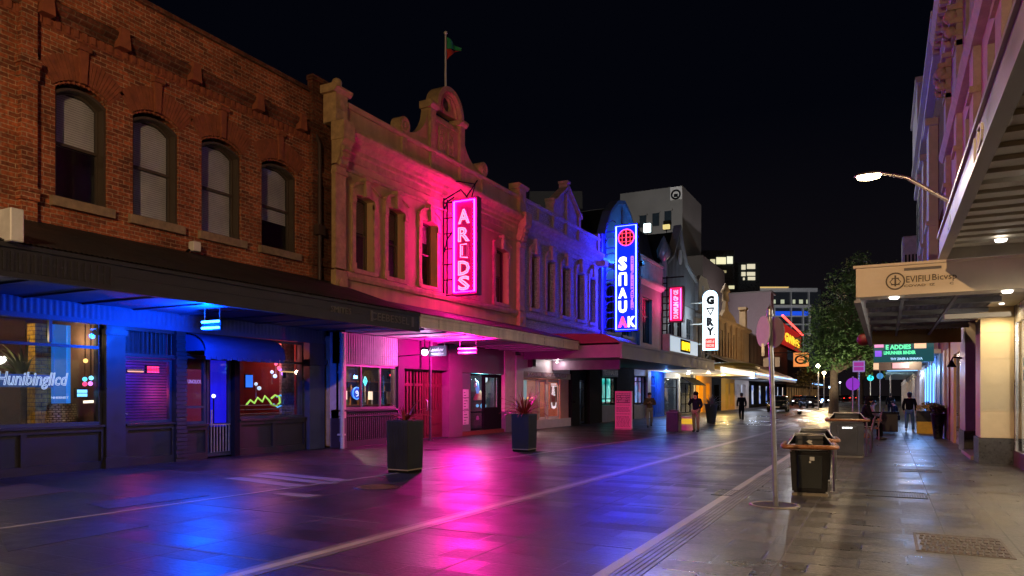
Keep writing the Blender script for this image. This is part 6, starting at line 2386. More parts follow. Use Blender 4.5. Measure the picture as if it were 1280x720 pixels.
# small camera/flood boxes
x, yy = -15.25, gy(240, 15.3)
t = thing('wall_floodlight', 'small white unlit floodlight on the brick wall above the dark awning', 'floodlight', (x, yy, 5.2))
zf = gz(240, 309, 15.3)
obj('case', MB().box(-15.1, -15.3, yy - .11, yy + .11, zf - .12, zf + .12), M_white, t, bevel=.015)
obj('bracket', MB().tube([(-15.4, yy - .15, zf - .18), (-15.2, yy - .15, zf - .1)], .03), M_black, t)
yy = 6.3
t = thing('box_sign', 'blank white box sign on the edge of the dark fluted awning', 'sign', (-11.85, yy, 3.95))
obj('case', MB().box(-12.75, -11.8, yy - .1, yy + .1, 3.99, 4.50), pm('sign_case_white', (.55, .56, .57), .5), t, bevel=.015)
obj('foot', MB().box(-12.4, -12.2, yy - .04, yy + .04, 3.9, 3.99), M_black, t)

# ---- flag
t = thing('flag_pole', 'white flagpole on the scrolled pediment', 'flagpole', (-14.75, yp, 13.1))
zft = gz(555, 41, Lc)
obj('pole', MB().tube([(-14.75, yp - .08, 13.0), (-14.75, yp - .08, zft)], [.045, .03], 10), M_white, t)
obj('finial', MB().ball((-14.75, yp - .08, zft), .07, 8), M_white, t)
ft = thing('flag', 'limp green over red flag hanging from the pole above the pediment', 'flag', (-14.75, yp, 14.2))
zA, zM, zB = gz(557, 47, Lc), gz(557, 62, Lc), gz(557, 76, Lc)
yl, yr = yp - .04, gy(573.5, Lc)
for nm, ca, top in (('green_half', (.03, .40, .12), True), ('red_half', (.62, .06, .03), False)):
    mb = MB()
    n = 10
    vs = []
    for i in range(n + 1):
        f = i / n
        yv = yl + (yr - yl) * f
        zt_ = zA + (gz(573, 61, Lc) - zA) * f ** .9
        zb_ = zB + (gz(573, 63.5, Lc) - zB) * f ** .7
        zm_ = zM + (gz(573, 62, Lc) - .06 - zM) * f
        xo = -14.72 + .07 * math.sin(f * 7)
        a, b = (zm_, zt_) if top else (zb_, zm_ - .004)
        for q in (0, .5, 1):
            vs.append((xo + .03 * math.sin(q * 4 + f * 3), yv, a + (b - a) * q))
    mb.add(vs, [(i * 3 + k, i * 3 + 3 + k, i * 3 + 4 + k, i * 3 + 1 + k) for i in range(n) for k in (0, 1)], True)
    obj(nm, mb, pm('flag_' + nm, ca, .8, var=.08), ft)

# ================================================================== STREET FURNITURE
M_bin = pm('bin_black', (.011, .011, .013), .35, .2, var=.25, scale=6)
M_bing = pm('bin_grey', (.075, .078, .088), .38, .4, var=.15)
M_wood = pm('varnished_wood', (.28, .10, .032), .32, var=.25, scale=12, coat=.4)


def litter_bin(label, group=None, grey=False, w=.60, h=.74, leds=False):
    t = local(thing('litter_bin', label, 'bin', group=group))
    body = M_bing if grey else M_bin
    hw, hd = w / 2, .27
    k = .88 if not grey else .97
    mb = MB()
    mb.hexa([(-hw * k, -hd * k, .05), (hw * k, -hd * k, .05), (hw * k, hd * k, .05), (-hw * k, hd * k, .05)],
            [(-hw, -hd, h), (hw, -hd, h), (hw, hd, h), (-hw, hd, h)])
    obj('body', mb, body, t, bevel=.025, seg=2)
    mb = MB()
    mb.hexa([(-hw * .6, -hd * k - .012, .12), (hw * .6, -hd * k - .012, .12), (hw * .6, -hd * k + .03, .12), (-hw * .6, -hd * k + .03, .12)],
            [(-hw * .62, -hd - .010, h - .08), (hw * .62, -hd - .010, h - .08), (hw * .62, -hd + .03, h - .08), (-hw * .62, -hd + .03, h - .08)])
    obj('front_panel', mb, M_bing if grey else pm('bin_panel', (.018, .022, .024), .45), t, bevel=.008)
    obj('plinth', MB().box(-hw * k * 1.02, hw * k * 1.02, -hd * k * 1.04, hd * k * 1.04, 0, .048), pm('bin_plinth', (.20, .17, .13), .5), t)
    # wooden rail round the front and sides
    W2, D2 = hw + .11, hd + .08
    pts = [(-W2 + .03, D2, h + .08)]
    for cx, cy, a in ((-W2 + .1, -D2 + .1, PI), (W2 - .1, -D2 + .1, 1.5 * PI)):
        for i in range(6):
            q = a + i * PI / 10
            pts.append((cx + .1 * math.cos(q), cy + .1 * math.sin(q), h + .06))
    pts.append((W2 - .03, D2, h + .08))
    obj('wooden_rail', MB().tube(pts, .035, 10), M_wood, t)
    # hopper: sloping plates up to a steel framed mouth
    tw, tb, tz = hw * .78, hd + .02, h + .235
    lo = [(-W2 + .05, -D2 + .05, h + .055), (W2 - .05, -D2 + .05, h + .055), (W2 - .06, D2, h + .07), (-W2 + .06, D2, h + .07)]
    hi = [(-tw, -.02, tz), (tw, -.02, tz), (tw, tb, tz + .01), (-tw, tb, tz + .01)]
    mb = MB()
    for a, b in ((1, 2), (2, 3), (3, 0)):
        A, B, C, D = map(Vector, (lo[a], lo[b], hi[b], hi[a]))
        n = (B - A).cross(D - A).normalized() * .012
        mb.hexa([A, B, B - n, A - n], [D, C, C - n, D - n])
    obj('hopper', mb, M_bin, t)
    mb = MB()
    mb.tube([lo[0], hi[0], hi[1], lo[1]], .013, 8)
    mb.tube([hi[1], hi[2], hi[3], hi[0]], .013, 8)
    obj('hopper_frame', mb, pm('brushed_steel', (.30, .28, .26), .35, .9), t)
    mb = MB().box(-tw + .02, tw - .02, tb - .10, tb - .08, h + .02, tz - .02)
    bp = obj('back_plate', mb, M_bing, t)
    if not leds:
        mb = MB()
        yb_ = tb - .104
        mb.prism([(-.05, h + .12), (.0, h + .15), (.05, h + .13), (.03, h + .10), (.06, h + .07), (.01, h + .08), (-.02, h + .10)], 'y', yb_, yb_ + .003)
        obj('bird_emblem', mb, M_white, bp)
        mb = MB().box(.0, .07, -hd - .012, -hd - .009, h - .16, h - .10).box(-.01, .02, -hd - .0125, -hd - .0095, h - .2, h - .17)
        obj('label_marks', mb, pm('label_white', (.6, .62, .62), .5), t)
    else:
        mb = MB()
        for x, r in ((-.09, .028), (-.0, .045), (.09, .030)): mb.box(x - r, x + r, -hd - .016, -hd - .006, h - .16, h - .12)
        obj('lit_marks', mb, em('cool_led', (1, 1, .95), 2.2), t)
    mb = MB()
    mb.tube([(W2 - .02, D2, h + .07), (W2 - .02, D2, .02)], .018, 8)
    mb.lathe([(.06, 0), (.06, .012)], (W2 - .02, D2, 0), 12)
    obj('steel_leg', mb, pm('brushed_steel', (.30, .28, .26), .35, .9), t)
    return t


b1 = litter_bin('black litter bin with wooden rail and white bird mark, beside the steel sign pole', 'litter bins along the footpath')
x, y = gp(1010, 620)
b1.location = (x + .0, y + .24, 0)
b1.rotation_euler = (0, 0, R(6))
b2 = dup(b1, (-1.2, 14.7, 0), R(6), 'black litter bin hidden right behind the nearest black bin')
b3 = litter_bin('blue grey litter bin with three bright white marks on its front', 'litter bins along the footpath', True, .80, .92, True)
x, y = gp(1058, 572)
b3.location = (x, y + .26, 0)
b3.rotation_euler = (0, 0, R(4))

M_bsteel = pm('bench_steel', (.16, .15, .14), .4, .8)


def bench(label):
    t = local(thing('bench', label, 'bench', group='benches along the footpath'))
    mb = MB()
    for k in range(5): mb.box(-.30 + k * .12, -.20 + k * .12, -.9, .9, .42, .46)
    obj('seat', mb, M_wood, t)
    mb = MB()
    for k in range(3): mb.box(-.34 - .03 * k, -.31 - .03 * k, -.9, .9, .55 + k * .13, .66 + k * .13)
    obj('backrest', mb, M_wood, t)
    for y in (-.92, .92):
        mb = MB().tube([(.32, y, 0), (.32, y, .66), (-.30, y, .66), (-.34, y, .4), (-.34, y, .0)], .022, 8)
        mb.tube([(-.33, y, .5), (-.42, y, .98)], .02, 8)
        obj('leg', mb, M_bsteel, t)
    return t


bn = bench('wooden slat bench with steel arms right behind the blue grey bin')
bn.location = (-.70, 23.6, 0)
bn.rotation_euler = (0, 0, PI)
bn2 = dup(bn, (-.55, 29.6, 0), PI, 'wooden bench under the seated person in black')
bn3 = dup(bn, (-.5, 38.5, 0), PI, 'far wooden bench beyond the folding table on the footpath')

# sign pole with the backs of two round signs
px_, py_ = gp(970, 633)
t = thing('sign_pole', 'slim grey steel pole carrying the backs of round signs beside the black bin', 'sign pole', (px_, py_, 0))
dlean = Vector((-.085, 0, 2.80))
P0 = Vector((px_, py_, 0))
obj('post', MB().tube([P0, P0 + dlean], .036, 14), M_steel, t)
obj('cap', MB().lathe([(.045, 0), (.055, .03), (.04, .06), (.05, .08), (.03, .13), (.004, .17)], P0 + dlean, 14), M_steel, t)
M_back = pm('sign_back', (.62, .60, .55), .6)


def disc(mb, c, r, n, th=.006):
    n = Vector(n).normalized()
    b = len(mb.v)
    mb.lathe([(r, -th), (r, th)], (0, 0, 0), 28, smooth=False)
    q = Vector((0, 0, 1)).rotation_difference(n).to_matrix().to_4x4()
    q.translation = c
    mb.xf(q, b)
    return mb


c1 = P0 + Vector((-.075, 0, 2.58))
m1 = disc(MB(), c1 + Vector((-.10, -.03, 0)), .23, (-.85, -.53, 0))
s1 = tag(obj('round_sign', m1, M_back), 'pale back of a round sign on the left of the steel pole', 'sign')
m2 = disc(MB(), c1 + Vector((.045, .07, -.01)), .23, (.75, .7, 0))
s2 = tag(obj('round_sign', m2, pm('sign_back_grey', (.26, .26, .25), .45, .4)), 'darker round sign back behind the steel pole top', 'sign')
mb = MB().box(c1.x - .12, c1.x - .08, py_ - .06, py_ - .03, 2.22, 2.40)
mb.tube([c1 + Vector((-.1, -.02, .05)), c1 + Vector((.03, .0, .05))], .02, 6)
obj('clamp', mb, M_steel, t)
mb = MB().box(c1.x - .11, c1.x + .12, py_ + .04, py_ + .05, 2.06, 2.20)
tag(obj('name_plate', mb, pm('plate_pale', (.5, .5, .55), .45)), 'small pale plate on the steel pole below the round signs', 'sign')
xr, yr_ = gp(968, 631.5)
t = thing('tree_pit_ring', 'dark oval pit ring with a pale worn edge at the foot of the steel pole', 'pit ring', (xr, yr_, 0))
mb = MB().lathe([(.36, -.02), (.36, .012), (.31, .013), (.31, .0)], (xr, yr_, 0), 30)
obj('edge', mb, pm('pit_edge', (.20, .17, .12), .5, .3, var=.5, scale=10), t)
obj('soil', MB().lathe([(.31, -.02), (.31, .0085)], (xr, yr_, 0), 30), pm('pit_soil', (.018, .015, .012), .9, var=.4, scale=20), t)

# ---- planters
M_plb = pm('planter_black', (.020, .021, .020), .5, var=.2)


def blades(mb, n, L, spread, seed, w=.028, droop=.5, z0=0, lean=(0, 0)):
    rnd = random.Random(seed)
    for k in range(n):
        a = rnd.uniform(0, 2 * PI)
        el = rnd.uniform(.15, 1.45)
        l = L * rnd.uniform(.65, 1.1)
        ca, sa = math.cos(a), math.sin(a)
        prev = None
        vs = []
        p = Vector((ca * .05 * spread, sa * .05 * spread, z0))
        seg = 6
        e = el
        side = Vector((-sa, ca, 0))
        for i in range(seg + 1):
            ww = w * (1 - (i / seg) ** 1.6) * (.5 + min(1, i / 1.5) * .5) + .001
            up = Vector((-ca * math.sin(e), -sa * math.sin(e), math.cos(e))) * .006
            vs += [p - side * ww, p + up, p + side * ww]
            d = Vector((ca * math.cos(e) + lean[0], sa * math.cos(e) + lean[1], math.sin(e)))
            p = p + d * (l / seg)
            e -= droop * (.18 + .1 * i) * rnd.uniform(.6, 1.2) * (1.3 - el / 1.6)
        mb.add(vs, [(i * 3 + k2, i * 3 + 3 + k2, i * 3 + 4 + k2, i * 3 + 1 + k2) for i in range(seg) for k2 in (0, 1)], True)
    return mb


def square_planter(loc, h, w, label, plabel, seed, n=46, L=.62, lean=(0, 0)):
    t = thing('planter', label, 'planter', loc, group='square black planters')
    local(t)
    mb = MB()
    b = w / 2
    mb.hexa([(-b * .94, -b * .94, .06), (b * .94, -b * .94, .06), (b * .94, b * .94, .06), (-b * .94, b * .94, .06)],
            [(-b, -b, h), (b, -b, h), (b, b, h), (-b, b, h)])
    n_ = 12
    for s in range(4):
        M = Matrix.Rotation(s * PI / 2, 4, 'Z')
        for k in range(n_):
            x = -b * .92 + 2 * b * .92 * (k + .5) / n_
            q = len(mb.v)
            mb.hexa([(x * .95 - .012, -b * .94 - .008, .10), (x * .95 + .012, -b * .94 - .008, .10), (x * .95 + .012, -b * .94 + .01, .10), (x * .95 - .012, -b * .94 + .01, .10)],
                    [(x - .012, -b - .008, h - .03), (x + .012, -b - .008, h - .03), (x + .012, -b + .01, h - .03), (x - .012, -b + .01, h - .03)])
            mb.xf(M, q)
    obj('pot', mb, M_plb, t)
    obj('base', MB().box(-b * .9, b * .9, -b * .9, b * .9, 0, .058), M_black, t)
    obj('base_line', MB().box(-b * .955, b * .955, -b * .955, b * .955, .061, .085), pm('planter_line', (.30, .24, .16), .5), t)
    obj('soil', MB().box(-b * .9, b * .9, -b * .9, b * .9, h + .001, h + .01), pm('potting_soil', (.03, .02, .015), .9), t)
    p = local(thing('cordyline_plant', plabel, 'plant', (loc[0], loc[1], h)))
    obj('leaves', blades(MB(), n, L, 1, seed, lean=lean), pm('red_leaves', (.26, .035, .035), .45, var=.35, scale=6), p)
    obj('stem', MB().tube([(0, 0, -.02), (0, 0, .1)], [.05, .03], 8), pm('stem_brown', (.08, .04, .02), .8), p)
    return t


x, y = gp(503, 592)
square_planter((x - .12, y + .26, 0), 1.10, .56, 'tall square black ribbed planter in front of the red doors', 'drooping sparse reddish plant in the planter before the red doors', 5, 15, .55, (.05, 0))
x, y = gp(655, 565)
square_planter((x - .12, y + .26, 0), 1.08, .56, 'tall square black planter in front of the salmon shop', 'bushy spiky red cordyline in the planter before the salmon shop', 9, 70, .78)

# round tapered planter far left
x, y = gp(889, 528.5)
t = local(thing('planter', 'round tapered dark planter standing before the yellow shopfronts', 'planter', (x, y, 0)))
obj('pot', MB().lathe([(.22, 0), (.24, .03), (.36, 1.02), (.39, 1.05), (.39, 1.1), (.33, 1.1), (.32, 1.0)], n=24), pm('slate_pot', (.07, .08, .085), .4), t)
obj('soil', MB().lathe([(.31, .99), (.31, 1.02)], n=20), pm('potting_soil', (.03, .02, .015), .9), t)
p = local(thing('flower_plant', 'silvery leafed plant with mauve tips in the round planter', 'plant', (x, y, 1.05)))
mb = blades(MB(), 60, .62, 1.4, 21, .05, .6)
obj('stem', MB().tube([(0, 0, -.05), (0, 0, .15)], .04, 8), pm('stem_brown', (.08, .04, .02), .8), p)
obj('leaves', mb, pm('silver_leaves', (.22, .22, .24), .6, var=.6, scale=9), p)


def leafball(mb, c, r, n, seed, size=.05, sz=1.0):
    rnd = random.Random(seed)
    for k in range(n):
        d = Vector((rnd.gauss(0, 1), rnd.gauss(0, 1), rnd.gauss(0, 1))).normalized()
        q = r * rnd.random() ** .4
        p = Vector(c) + Vector((d.x * q, d.y * q, d.z * q * sz))
        a = Vector((rnd.gauss(0, 1), rnd.gauss(0, 1), rnd.gauss(0, 1))).normalized()
        b = a.orthogonal().normalized()
        s = size * rnd.uniform(.6, 1.4)
        mb.add([p - a * s, p + b * s * .5, p + a * s, p - b * s * .5], [(0, 1, 2, 3)])
    return mb


M_shrub = pm('shrub_leaves', (.06, .085, .025), .5, var=.5, scale=6)
for i, (u, v, lab) in enumerate(((1192, 549, 'nearer tall black planter against the wall beside the dark entrance door'), (1183, 541, 'farther tall black planter, half hidden behind the nearer one by the wall'))):
    x, y = gp(u, v)
    x = min(x, 1.75) - .02
    t = local(thing('planter', lab, 'planter', (x, y + .1, 0), group='tall tapered planters by the right wall'))
    obj('pot', MB().lathe([(.13, 0), (.14, .03), (.23, .88), (.25, .9), (.25, .94), (.21, .94), (.20, .85)], n=20), pm('pot_black', (.022, .022, .024), .32), t)
    obj('soil', MB().lathe([(.2, .84), (.2, .87)], n=16), pm('potting_soil', (.03, .02, .015), .9), t)
    p = local(thing('shrub', ('dense green shrub in the nearer wall planter', 'dense green shrub in the farther wall planter')[i], 'plant', (x, y + .1, .92)))
    mb = MB()
    for q in range(5):
        leafball(mb, (.12 * math.cos(q * 1.3), .12 * math.sin(q * 1.3), .14 + .06 * (q % 3)), .17, 170, q + i * 9, .04)
    obj('foliage', mb, M_shrub, p)
    obj('stem', MB().tube([(0, 0, -.05), (0, 0, .2)], .02, 6), pm('stem_brown', (.08, .04, .02), .8), p)

# ---- boards and bins by the black fronts
x, y = gp(779, 537)
t = thing('information_board', 'free standing pink information board with dark printed text, before the teal shop', 'board', (x, y, 0))
w = .40
obj('panel', MB().box(x - w, x + w, y, y + .10, .06, 1.80), pm('pink_board', (.75, .13, .30), .45, var=.05), t)
mb = MB()
mb.box(x - w + .06, x + w - .06, y - .006, y - .001, 1.24, 1.72)
mb.cur = 1
rnd = random.Random(4)
for r_ in range(4):
    for c_ in range(6): mark(mb, x - .27 + c_ * .108, 1.66 - r_ * .11, .085, .07, y - .016, r_ * 7 + c_)
mb.cur = 0
z = 1.15
while z > .15:
    xx = x - w + .07
    while xx < x + w - .12:
        l = rnd.uniform(.04, .14)
        mb.box(xx, min(xx + l, x + w - .07), y - .006, y - .001, z - .014, z + .014)
        xx += l + .03
    z -= .058 if rnd.random() < .8 else .12
obj('print', mb, [pm('board_ink', (.22, .03, .09), .5), pm('board_ink_pale', (.75, .2, .38), .5)], t)
obj('base', MB().box(x - w, x + w, y - .05, y + .15, 0, .055), pm('board_base', (.5, .12, .22), .5), t)
obj('side_edge', MB().box(x + w + .001, x + w + .03, y, y + .10, .06, 1.80), pm('board_white', (.6, .55, .57), .5), t)

x, y = gp(840, 541)
t = thing('street_cabinet', 'dark street cabinet with a small wooden slatted side panel, before the blue doors', 'cabinet', (x, y, 0))
obj('body', MB().box(x - .26, x + .27, y, y + .55, .03, .86), M_bin, t, bevel=.015)
obj('top', MB().box(x - .28, x + .29, y - .02, y + .57, .861, .90), M_bing, t)
obj('hood', MB().box(x - .15, x + .2, y + .1, y + .4, .901, .98), M_bin, t)
mb = MB()
for k in range(3): mb.box(x + .275, x + .29, y + .08, y + .5, .55 + k * .1, .62 + k * .1)
obj('wooden_slats', mb, M_wood, t)
obj('side_panel', MB().box(x + .271, x + .28, y + .03, y + .52, .06, .5), pm('tan_panel', (.26, .19, .13), .5), t)

x, y = gp(859, 538)
t = thing('sandwich_board', 'low white and yellow sandwich board on the paving beside the man in the dark jacket', 'sandwich board', (x, y, 0))
for nm, s in (('front_panel', 1), ('back_panel', -1)):
    mb = MB().hexa([(x - .32, y - .16 * s, 0), (x + .32, y - .16 * s, 0), (x + .32, y - .13 * s, 0), (x - .32, y - .13 * s, 0)],
                   [(x - .3, y - .03 * s, .62), (x + .3, y - .03 * s, .62), (x + .3, y - .0, .62), (x - .3, y - .0, .62)])
    obj(nm, mb, pm('board_cream', (.60, .56, .42), .5), t)
mb = MB().hexa([(x - .26, y - .152, .3), (x + .26, y - .152, .3), (x + .26, y - .10, .3), (x - .26, y - .10, .3)], [(x - .25, y - .082, .54), (x + .25, y - .082, .54), (x + .25, y - .04, .54), (x - .25, y - .04, .54)])
obj('yellow_panel', mb, em('yellow_sheet', (.75, .55, .02), .7), t)

# folding table, flower stand, purple signs along the right footpath
x, y = -.25, 34.0
t = thing('table', 'dark folding table with pale legs on the far footpath', 'table', (x, y, 0))
obj('top', MB().box(x - .7, x + .75, y - .4, y + .4, .86, .92), M_black, t)
obj('panel', MB().box(x + .1, x + .7, y - .3, y + .3, .1, .85), M_bin, t)
for a, b in ((-.62, -.34), (-.3, -.34), (-.62, .3), (-.3, .3)):
    obj('leg', MB().box(x + a - .025, x + a + .025, y + b, y + b + .04, 0, .85), M_white, t)
x, y = 1.55, 35.0
t = thing('flower_stand', 'yellow flower stand with pots beside the walker on the right footpath', 'stand', (x, y, 0))
obj('yellow_front', MB().box(x - .38, x + .38, y - .2, y + .25, .0, .50), pm('stand_yellow', (.72, .40, .03), .5), t)
obj('shelf', MB().box(x - .4, x + .4, y - .1, y + .3, .5, .95), M_bin, t)
mb = MB()
for k in range(4): leafball(mb, (x - .28 + k * .18, y + .1, 1.08 + .1 * (k % 2)), .14, 120, 60 + k, .035)
obj('flowers', mb, pm('yellow_flowers', (.45, .30, .05), .6, var=.7, scale=12), t)


def pole_sign(u, vtop, vbot, d, label, kind, mats, size):
    a = at(u, vtop, d)
    x, y = a[0], a[1]
    t = thing('sign_post', label, 'sign post', (x, y, 0))
    obj('post', MB().tube([(x, y + .05, 0), (x, y + .05, a[2] + .05)], .035, 8), M_steel, t)
    zc = (a[2] + EYE + (V0 - vbot) * d / FPX) / 2
    if kind == 'square':
        obj('panel', MB().box(x - size, x + size, y - .01, y + .01, zc - size, zc + size), mats[0], t)
        obj('panel_print', MB().box(x - size * .8, x + size * .8, y - .02, y - .011, zc - size * .75, zc - size * .1).box(x - size * .8, x + size * .8, y - .02, y - .011, zc + size * .05, zc + size * .75), mats[1], t)
    else:
        obj('panel', disc(MB(), Vector((x, y, zc)), size, (.15, -1, 0), .012), mats[0], t)
        obj('edge', MB().box(x - .01, x + .012, y - .02, y + .03, zc - size, zc + size), mats[1], t)
    return t


pole_sign(1073.5, 451, 465, 38, 'post with a small purple square sign left of the teal shop sign', 'square', [em('lilac_panel', (.38, .25, .62), .55), em('purple_print', (.38, .02, .30), .7)], .29)
pole_sign(1066, 472, 488, 32, 'post with a round reflective violet sign below the purple square one', 'round', [em('violet_disc', (.28, .03, .62), .75), M_black], .28)
pole_sign(1100, 463, 477, 52, 'far post with a pale blue round sign on the right footpath', 'round', [em('blue_disc', (.06, .35, .75), .6), M_black], .22)
pole_sign(1088, 469, 476, 60, 'far green blue lit round light on a post beside the footpath', 'round', [em('aqua_disc', (.02, .75, .85), .9), M_black], .25)

# ================================================================== PEOPLE
def skin(name, pts, edges, rad, mat, parent, sub=1, root=0):
    me = bpy.data.meshes.new(name)
    me.from_pydata([Vector(p) for p in pts], edges, [])
    o = bpy.data.objects.new(name, me)
    COL.objects.link(o)
    m = o.modifiers.new('skin', 'SKIN')
    m.use_smooth_shade = True
    for i, r in enumerate(rad):
        sv = me.skin_vertices[0].data[i]
        sv.radius = r if isinstance(r, tuple) else (r, r)
        sv.use_root = (i == root)
    s = o.modifiers.new('sub', 'SUBSURF')
    s.levels = s.render_levels = sub
    dg = bpy.context.evaluated_depsgraph_get()
    me2 = bpy.data.meshes.new_from_object(o.evaluated_get(dg))
    me2.name = name
    bpy.data.objects.remove(o)
    bpy.data.meshes.remove(me)
    for p in me2.polygons: p.use_smooth = True
    me2.materials.clear()
    me2.materials.append(mat)
    q = bpy.data.objects.new(name, me2)
    COL.objects.link(q)
    q.parent = parent
    BASE[q.name] = Vector((0, 0, 0))
    return q


M_skin = pm('skin_tone', (.42, .25, .17), .55, var=.08)


def person(label, loc, face, J, jacket, trouser, shoe, hair, coat_len=0, hood=False, scale=1.0, hat=None):
    """J: joint overrides; the figure looks along +Y before turning"""
    t = local(thing('person', label, 'person'))
    D = dict(pelvis=(0, 0, .93), waist=(0, -.01, 1.08), chest=(0, 0, 1.30), neck=(0, .01, 1.47), head=(0, .03, 1.60), crown=(0, .02, 1.69),
             shL=(-.19, 0, 1.41), elL=(-.25, -.02, 1.13), wrL=(-.25, .06, .90), shR=(.19, 0, 1.41), elR=(.25, -.02, 1.13), wrR=(.25, .06, .90),
             hipL=(-.09, 0, .90), knL=(-.10, .02, .50), anL=(-.10, -.02, .09), hipR=(.09, 0, .90), knR=(.10, .02, .50), anR=(.10, -.02, .09))
    D.update(J)
    D = {k: Vector(v) for k, v in D.items()}
    names = ['pelvis', 'waist', 'chest', 'neck', 'head', 'crown', 'shL', 'elL', 'wrL', 'shR', 'elR', 'wrR', 'hipL', 'knL', 'anL', 'hipR', 'knR', 'anR']
    idx = {n: i for i, n in enumerate(names)}
    pts = [D[n] for n in names]
    E = [('pelvis', 'waist'), ('waist', 'chest'), ('chest', 'neck'), ('neck', 'head'), ('head', 'crown'), ('chest', 'shL'), ('shL', 'elL'), ('elL', 'wrL'), ('chest', 'shR'), ('shR', 'elR'), ('elR', 'wrR'),
         ('pelvis', 'hipL'), ('hipL', 'knL'), ('knL', 'anL'), ('pelvis', 'hipR'), ('hipR', 'knR'), ('knR', 'anR')]
    E = [(idx[a], idx[b]) for a, b in E]
    rad = [(.14, .10), (.13, .095), (.15, .10), .055, (.078, .09), (.055, .06), .06, .045, .03, .06, .045, .03, .085, .06, .042, .085, .06, .042]
    # face: nose, ears
    hd = D['head']
    for p, r in (((hd.x, hd.y + .105, hd.z - .01), .014), ((hd.x - .082, hd.y, hd.z), .016), ((hd.x + .082, hd.y, hd.z), .016)):
        pts.append(Vector(p)); rad.append(r); E.append((idx['head'], len(pts) - 1))
    # hands: palm, four fingers, thumb
    for s, w, e in ((-1, 'wrL', 'elL'), (1, 'wrR', 'elR')):
        d = (D[w] - D[e]).normalized()
        side = d.cross(Vector((1, 0, 0)))
        side = side.normalized() if side.length > .1 else Vector((0, 1, 0))
        palm = D[w] + d * .075
        pts.append(palm); rad.append((.036, .018)); E.append((idx[w], len(pts) - 1))
        pi_ = len(pts) - 1
        for k, l in ((-1.5, .062), (-.5, .078), (.5, .074), (1.5, .055)):
            a = palm + side * (k * .018) + d * .02
            b = a + d * l * .6
            c = b + d * l * .3 + Vector((-s * .012, 0, 0))
            pts += [a, b, c]; rad += [.010, .009, .007]
            E += [(pi_, len(pts) - 3), (len(pts) - 3, len(pts) - 2), (len(pts) - 2, len(pts) - 1)]
        a = D[w] + d * .03 + side * .035
        pts += [a, a + d * .045 + side * .02]; rad += [.011, .008]
        E += [(idx[w], len(pts) - 2), (len(pts) - 2, len(pts) - 1)]
    skin('body', pts, E, rad, M_skin, t)
    jn = ['waist', 'chest', 'neck', 'shL', 'elL', 'wrL', 'shR', 'elR', 'wrR']
    jp = [D[n].copy() for n in jn]
    jp[2] = jp[2] + Vector((0, 0, -.02))
    jp[5] = D['elL'] + (D['wrL'] - D['elL']) * .96
    jp[8] = D['elR'] + (D['wrR'] - D['elR']) * .96
    jr = [(.165, .125), (.175, .13), (.085, .075), .088, .068, .05, .088, .068, .05]
    je = [(0, 1), (1, 2), (1, 3), (3, 4), (4, 5), (1, 6), (6, 7), (7, 8)]
    bot = D['pelvis'] + (D['pelvis'] - D['waist']).normalized() * .04
    jp.append(bot); jr.append((.175, .13)); je.append((0, 9))
    if coat_len:
        jp.append(bot + Vector((0, -.01, -coat_len))); jr.append((.20, .15)); je.append((9, 10))
    skin('jacket', jp, je, jr, jacket, t)
    tp = [D[n] for n in ('pelvis', 'hipL', 'knL', 'anL', 'hipR', 'knR', 'anR')]
    skin('trousers', tp, [(0, 1), (1, 2), (2, 3), (0, 4), (4, 5), (5, 6)], [(.155, .115), .102, .076, .06, .102, .076, .06], trouser, t)
    mb = MB()
    for k in ('anL', 'anR'):
        a = D[k]
        mb.ball((a.x, a.y + .05, a.z - .045), .05, 10, 1, 2.5, .9)
        mb.ball((a.x, a.y, a.z - .01), .05, 8, 1, 1, 1)
    obj('shoes', mb, shoe, t)
    c = D['crown']
    mb = MB()
    if hat or hood:
        mb.ball((c.x, c.y - .01, c.z - .01), .115, 14, 1.0, 1.08, .95)
        mb.ball((hd.x, hd.y - .04, hd.z - .06), .10, 12, 1.0, .9, 1.2)
        obj('hood' if hood else 'beanie', mb, jacket if hood else hat, t)
    else:
        mb.ball((c.x, c.y - .012, c.z - .02), .105, 14, 1.0, 1.08, .85)
        mb.ball((hd.x, hd.y - .045, hd.z + .0), .09, 12, 1.02, .8, 1.05)
        obj('hair', mb, hair, t)
    t.location = loc
    t.rotation_euler = (0, 0, face)
    t.scale = (scale,) * 3
    return t


C_black = pm('black_cloth', (.006, .006, .008), .9, var=.3, spec=.1)
C_navy = pm('navy_cloth', (.010, .013, .026), .9, var=.3, spec=.1)
C_brown = pm('brown_cloth', (.085, .05, .032), .8, var=.3)
C_khaki = pm('khaki_cloth', (.26, .19, .13), .8, var=.2)
C_grey = pm('grey_cloth', (.22, .20, .20), .8, var=.2)
C_jean = pm('blue_denim', (.05, .13, .24), .8, var=.3)
C_hair = pm('dark_hair', (.02, .014, .010), .5, var=.3)
C_shoe = pm('dark_shoe', (.02, .018, .018), .5)
C_shoew = pm('pale_shoe', (.4, .38, .36), .5)
x, y = gp(812, 534.5)
person('person in brown jacket and grey trousers walking past the blue doors with hands raised', (x, y, 0), R(200),
       dict(elL=(-.27, .04, 1.14), wrL=(-.08, .24, 1.22), elR=(.27, .04, 1.14), wrR=(.08, .24, 1.24), anL=(-.10, -.28, .16), knL=(-.10, -.04, .50), anR=(.10, .18, .09), knR=(.10, .13, .50)), C_brown, C_grey, C_shoe, C_hair)
x, y = gp(870, 540)
person('man in a dark jacket, beanie and khaki trousers standing with a hand at his face', (x, y, 0), R(165),
       dict(elL=(-.30, .04, 1.16), wrL=(-.24, .2, 1.0), elR=(.30, .1, 1.18), wrR=(.10, .2, 1.50)), C_navy, C_khaki, C_shoe, C_hair, hat=C_black)
x, y = gp(927, 527)
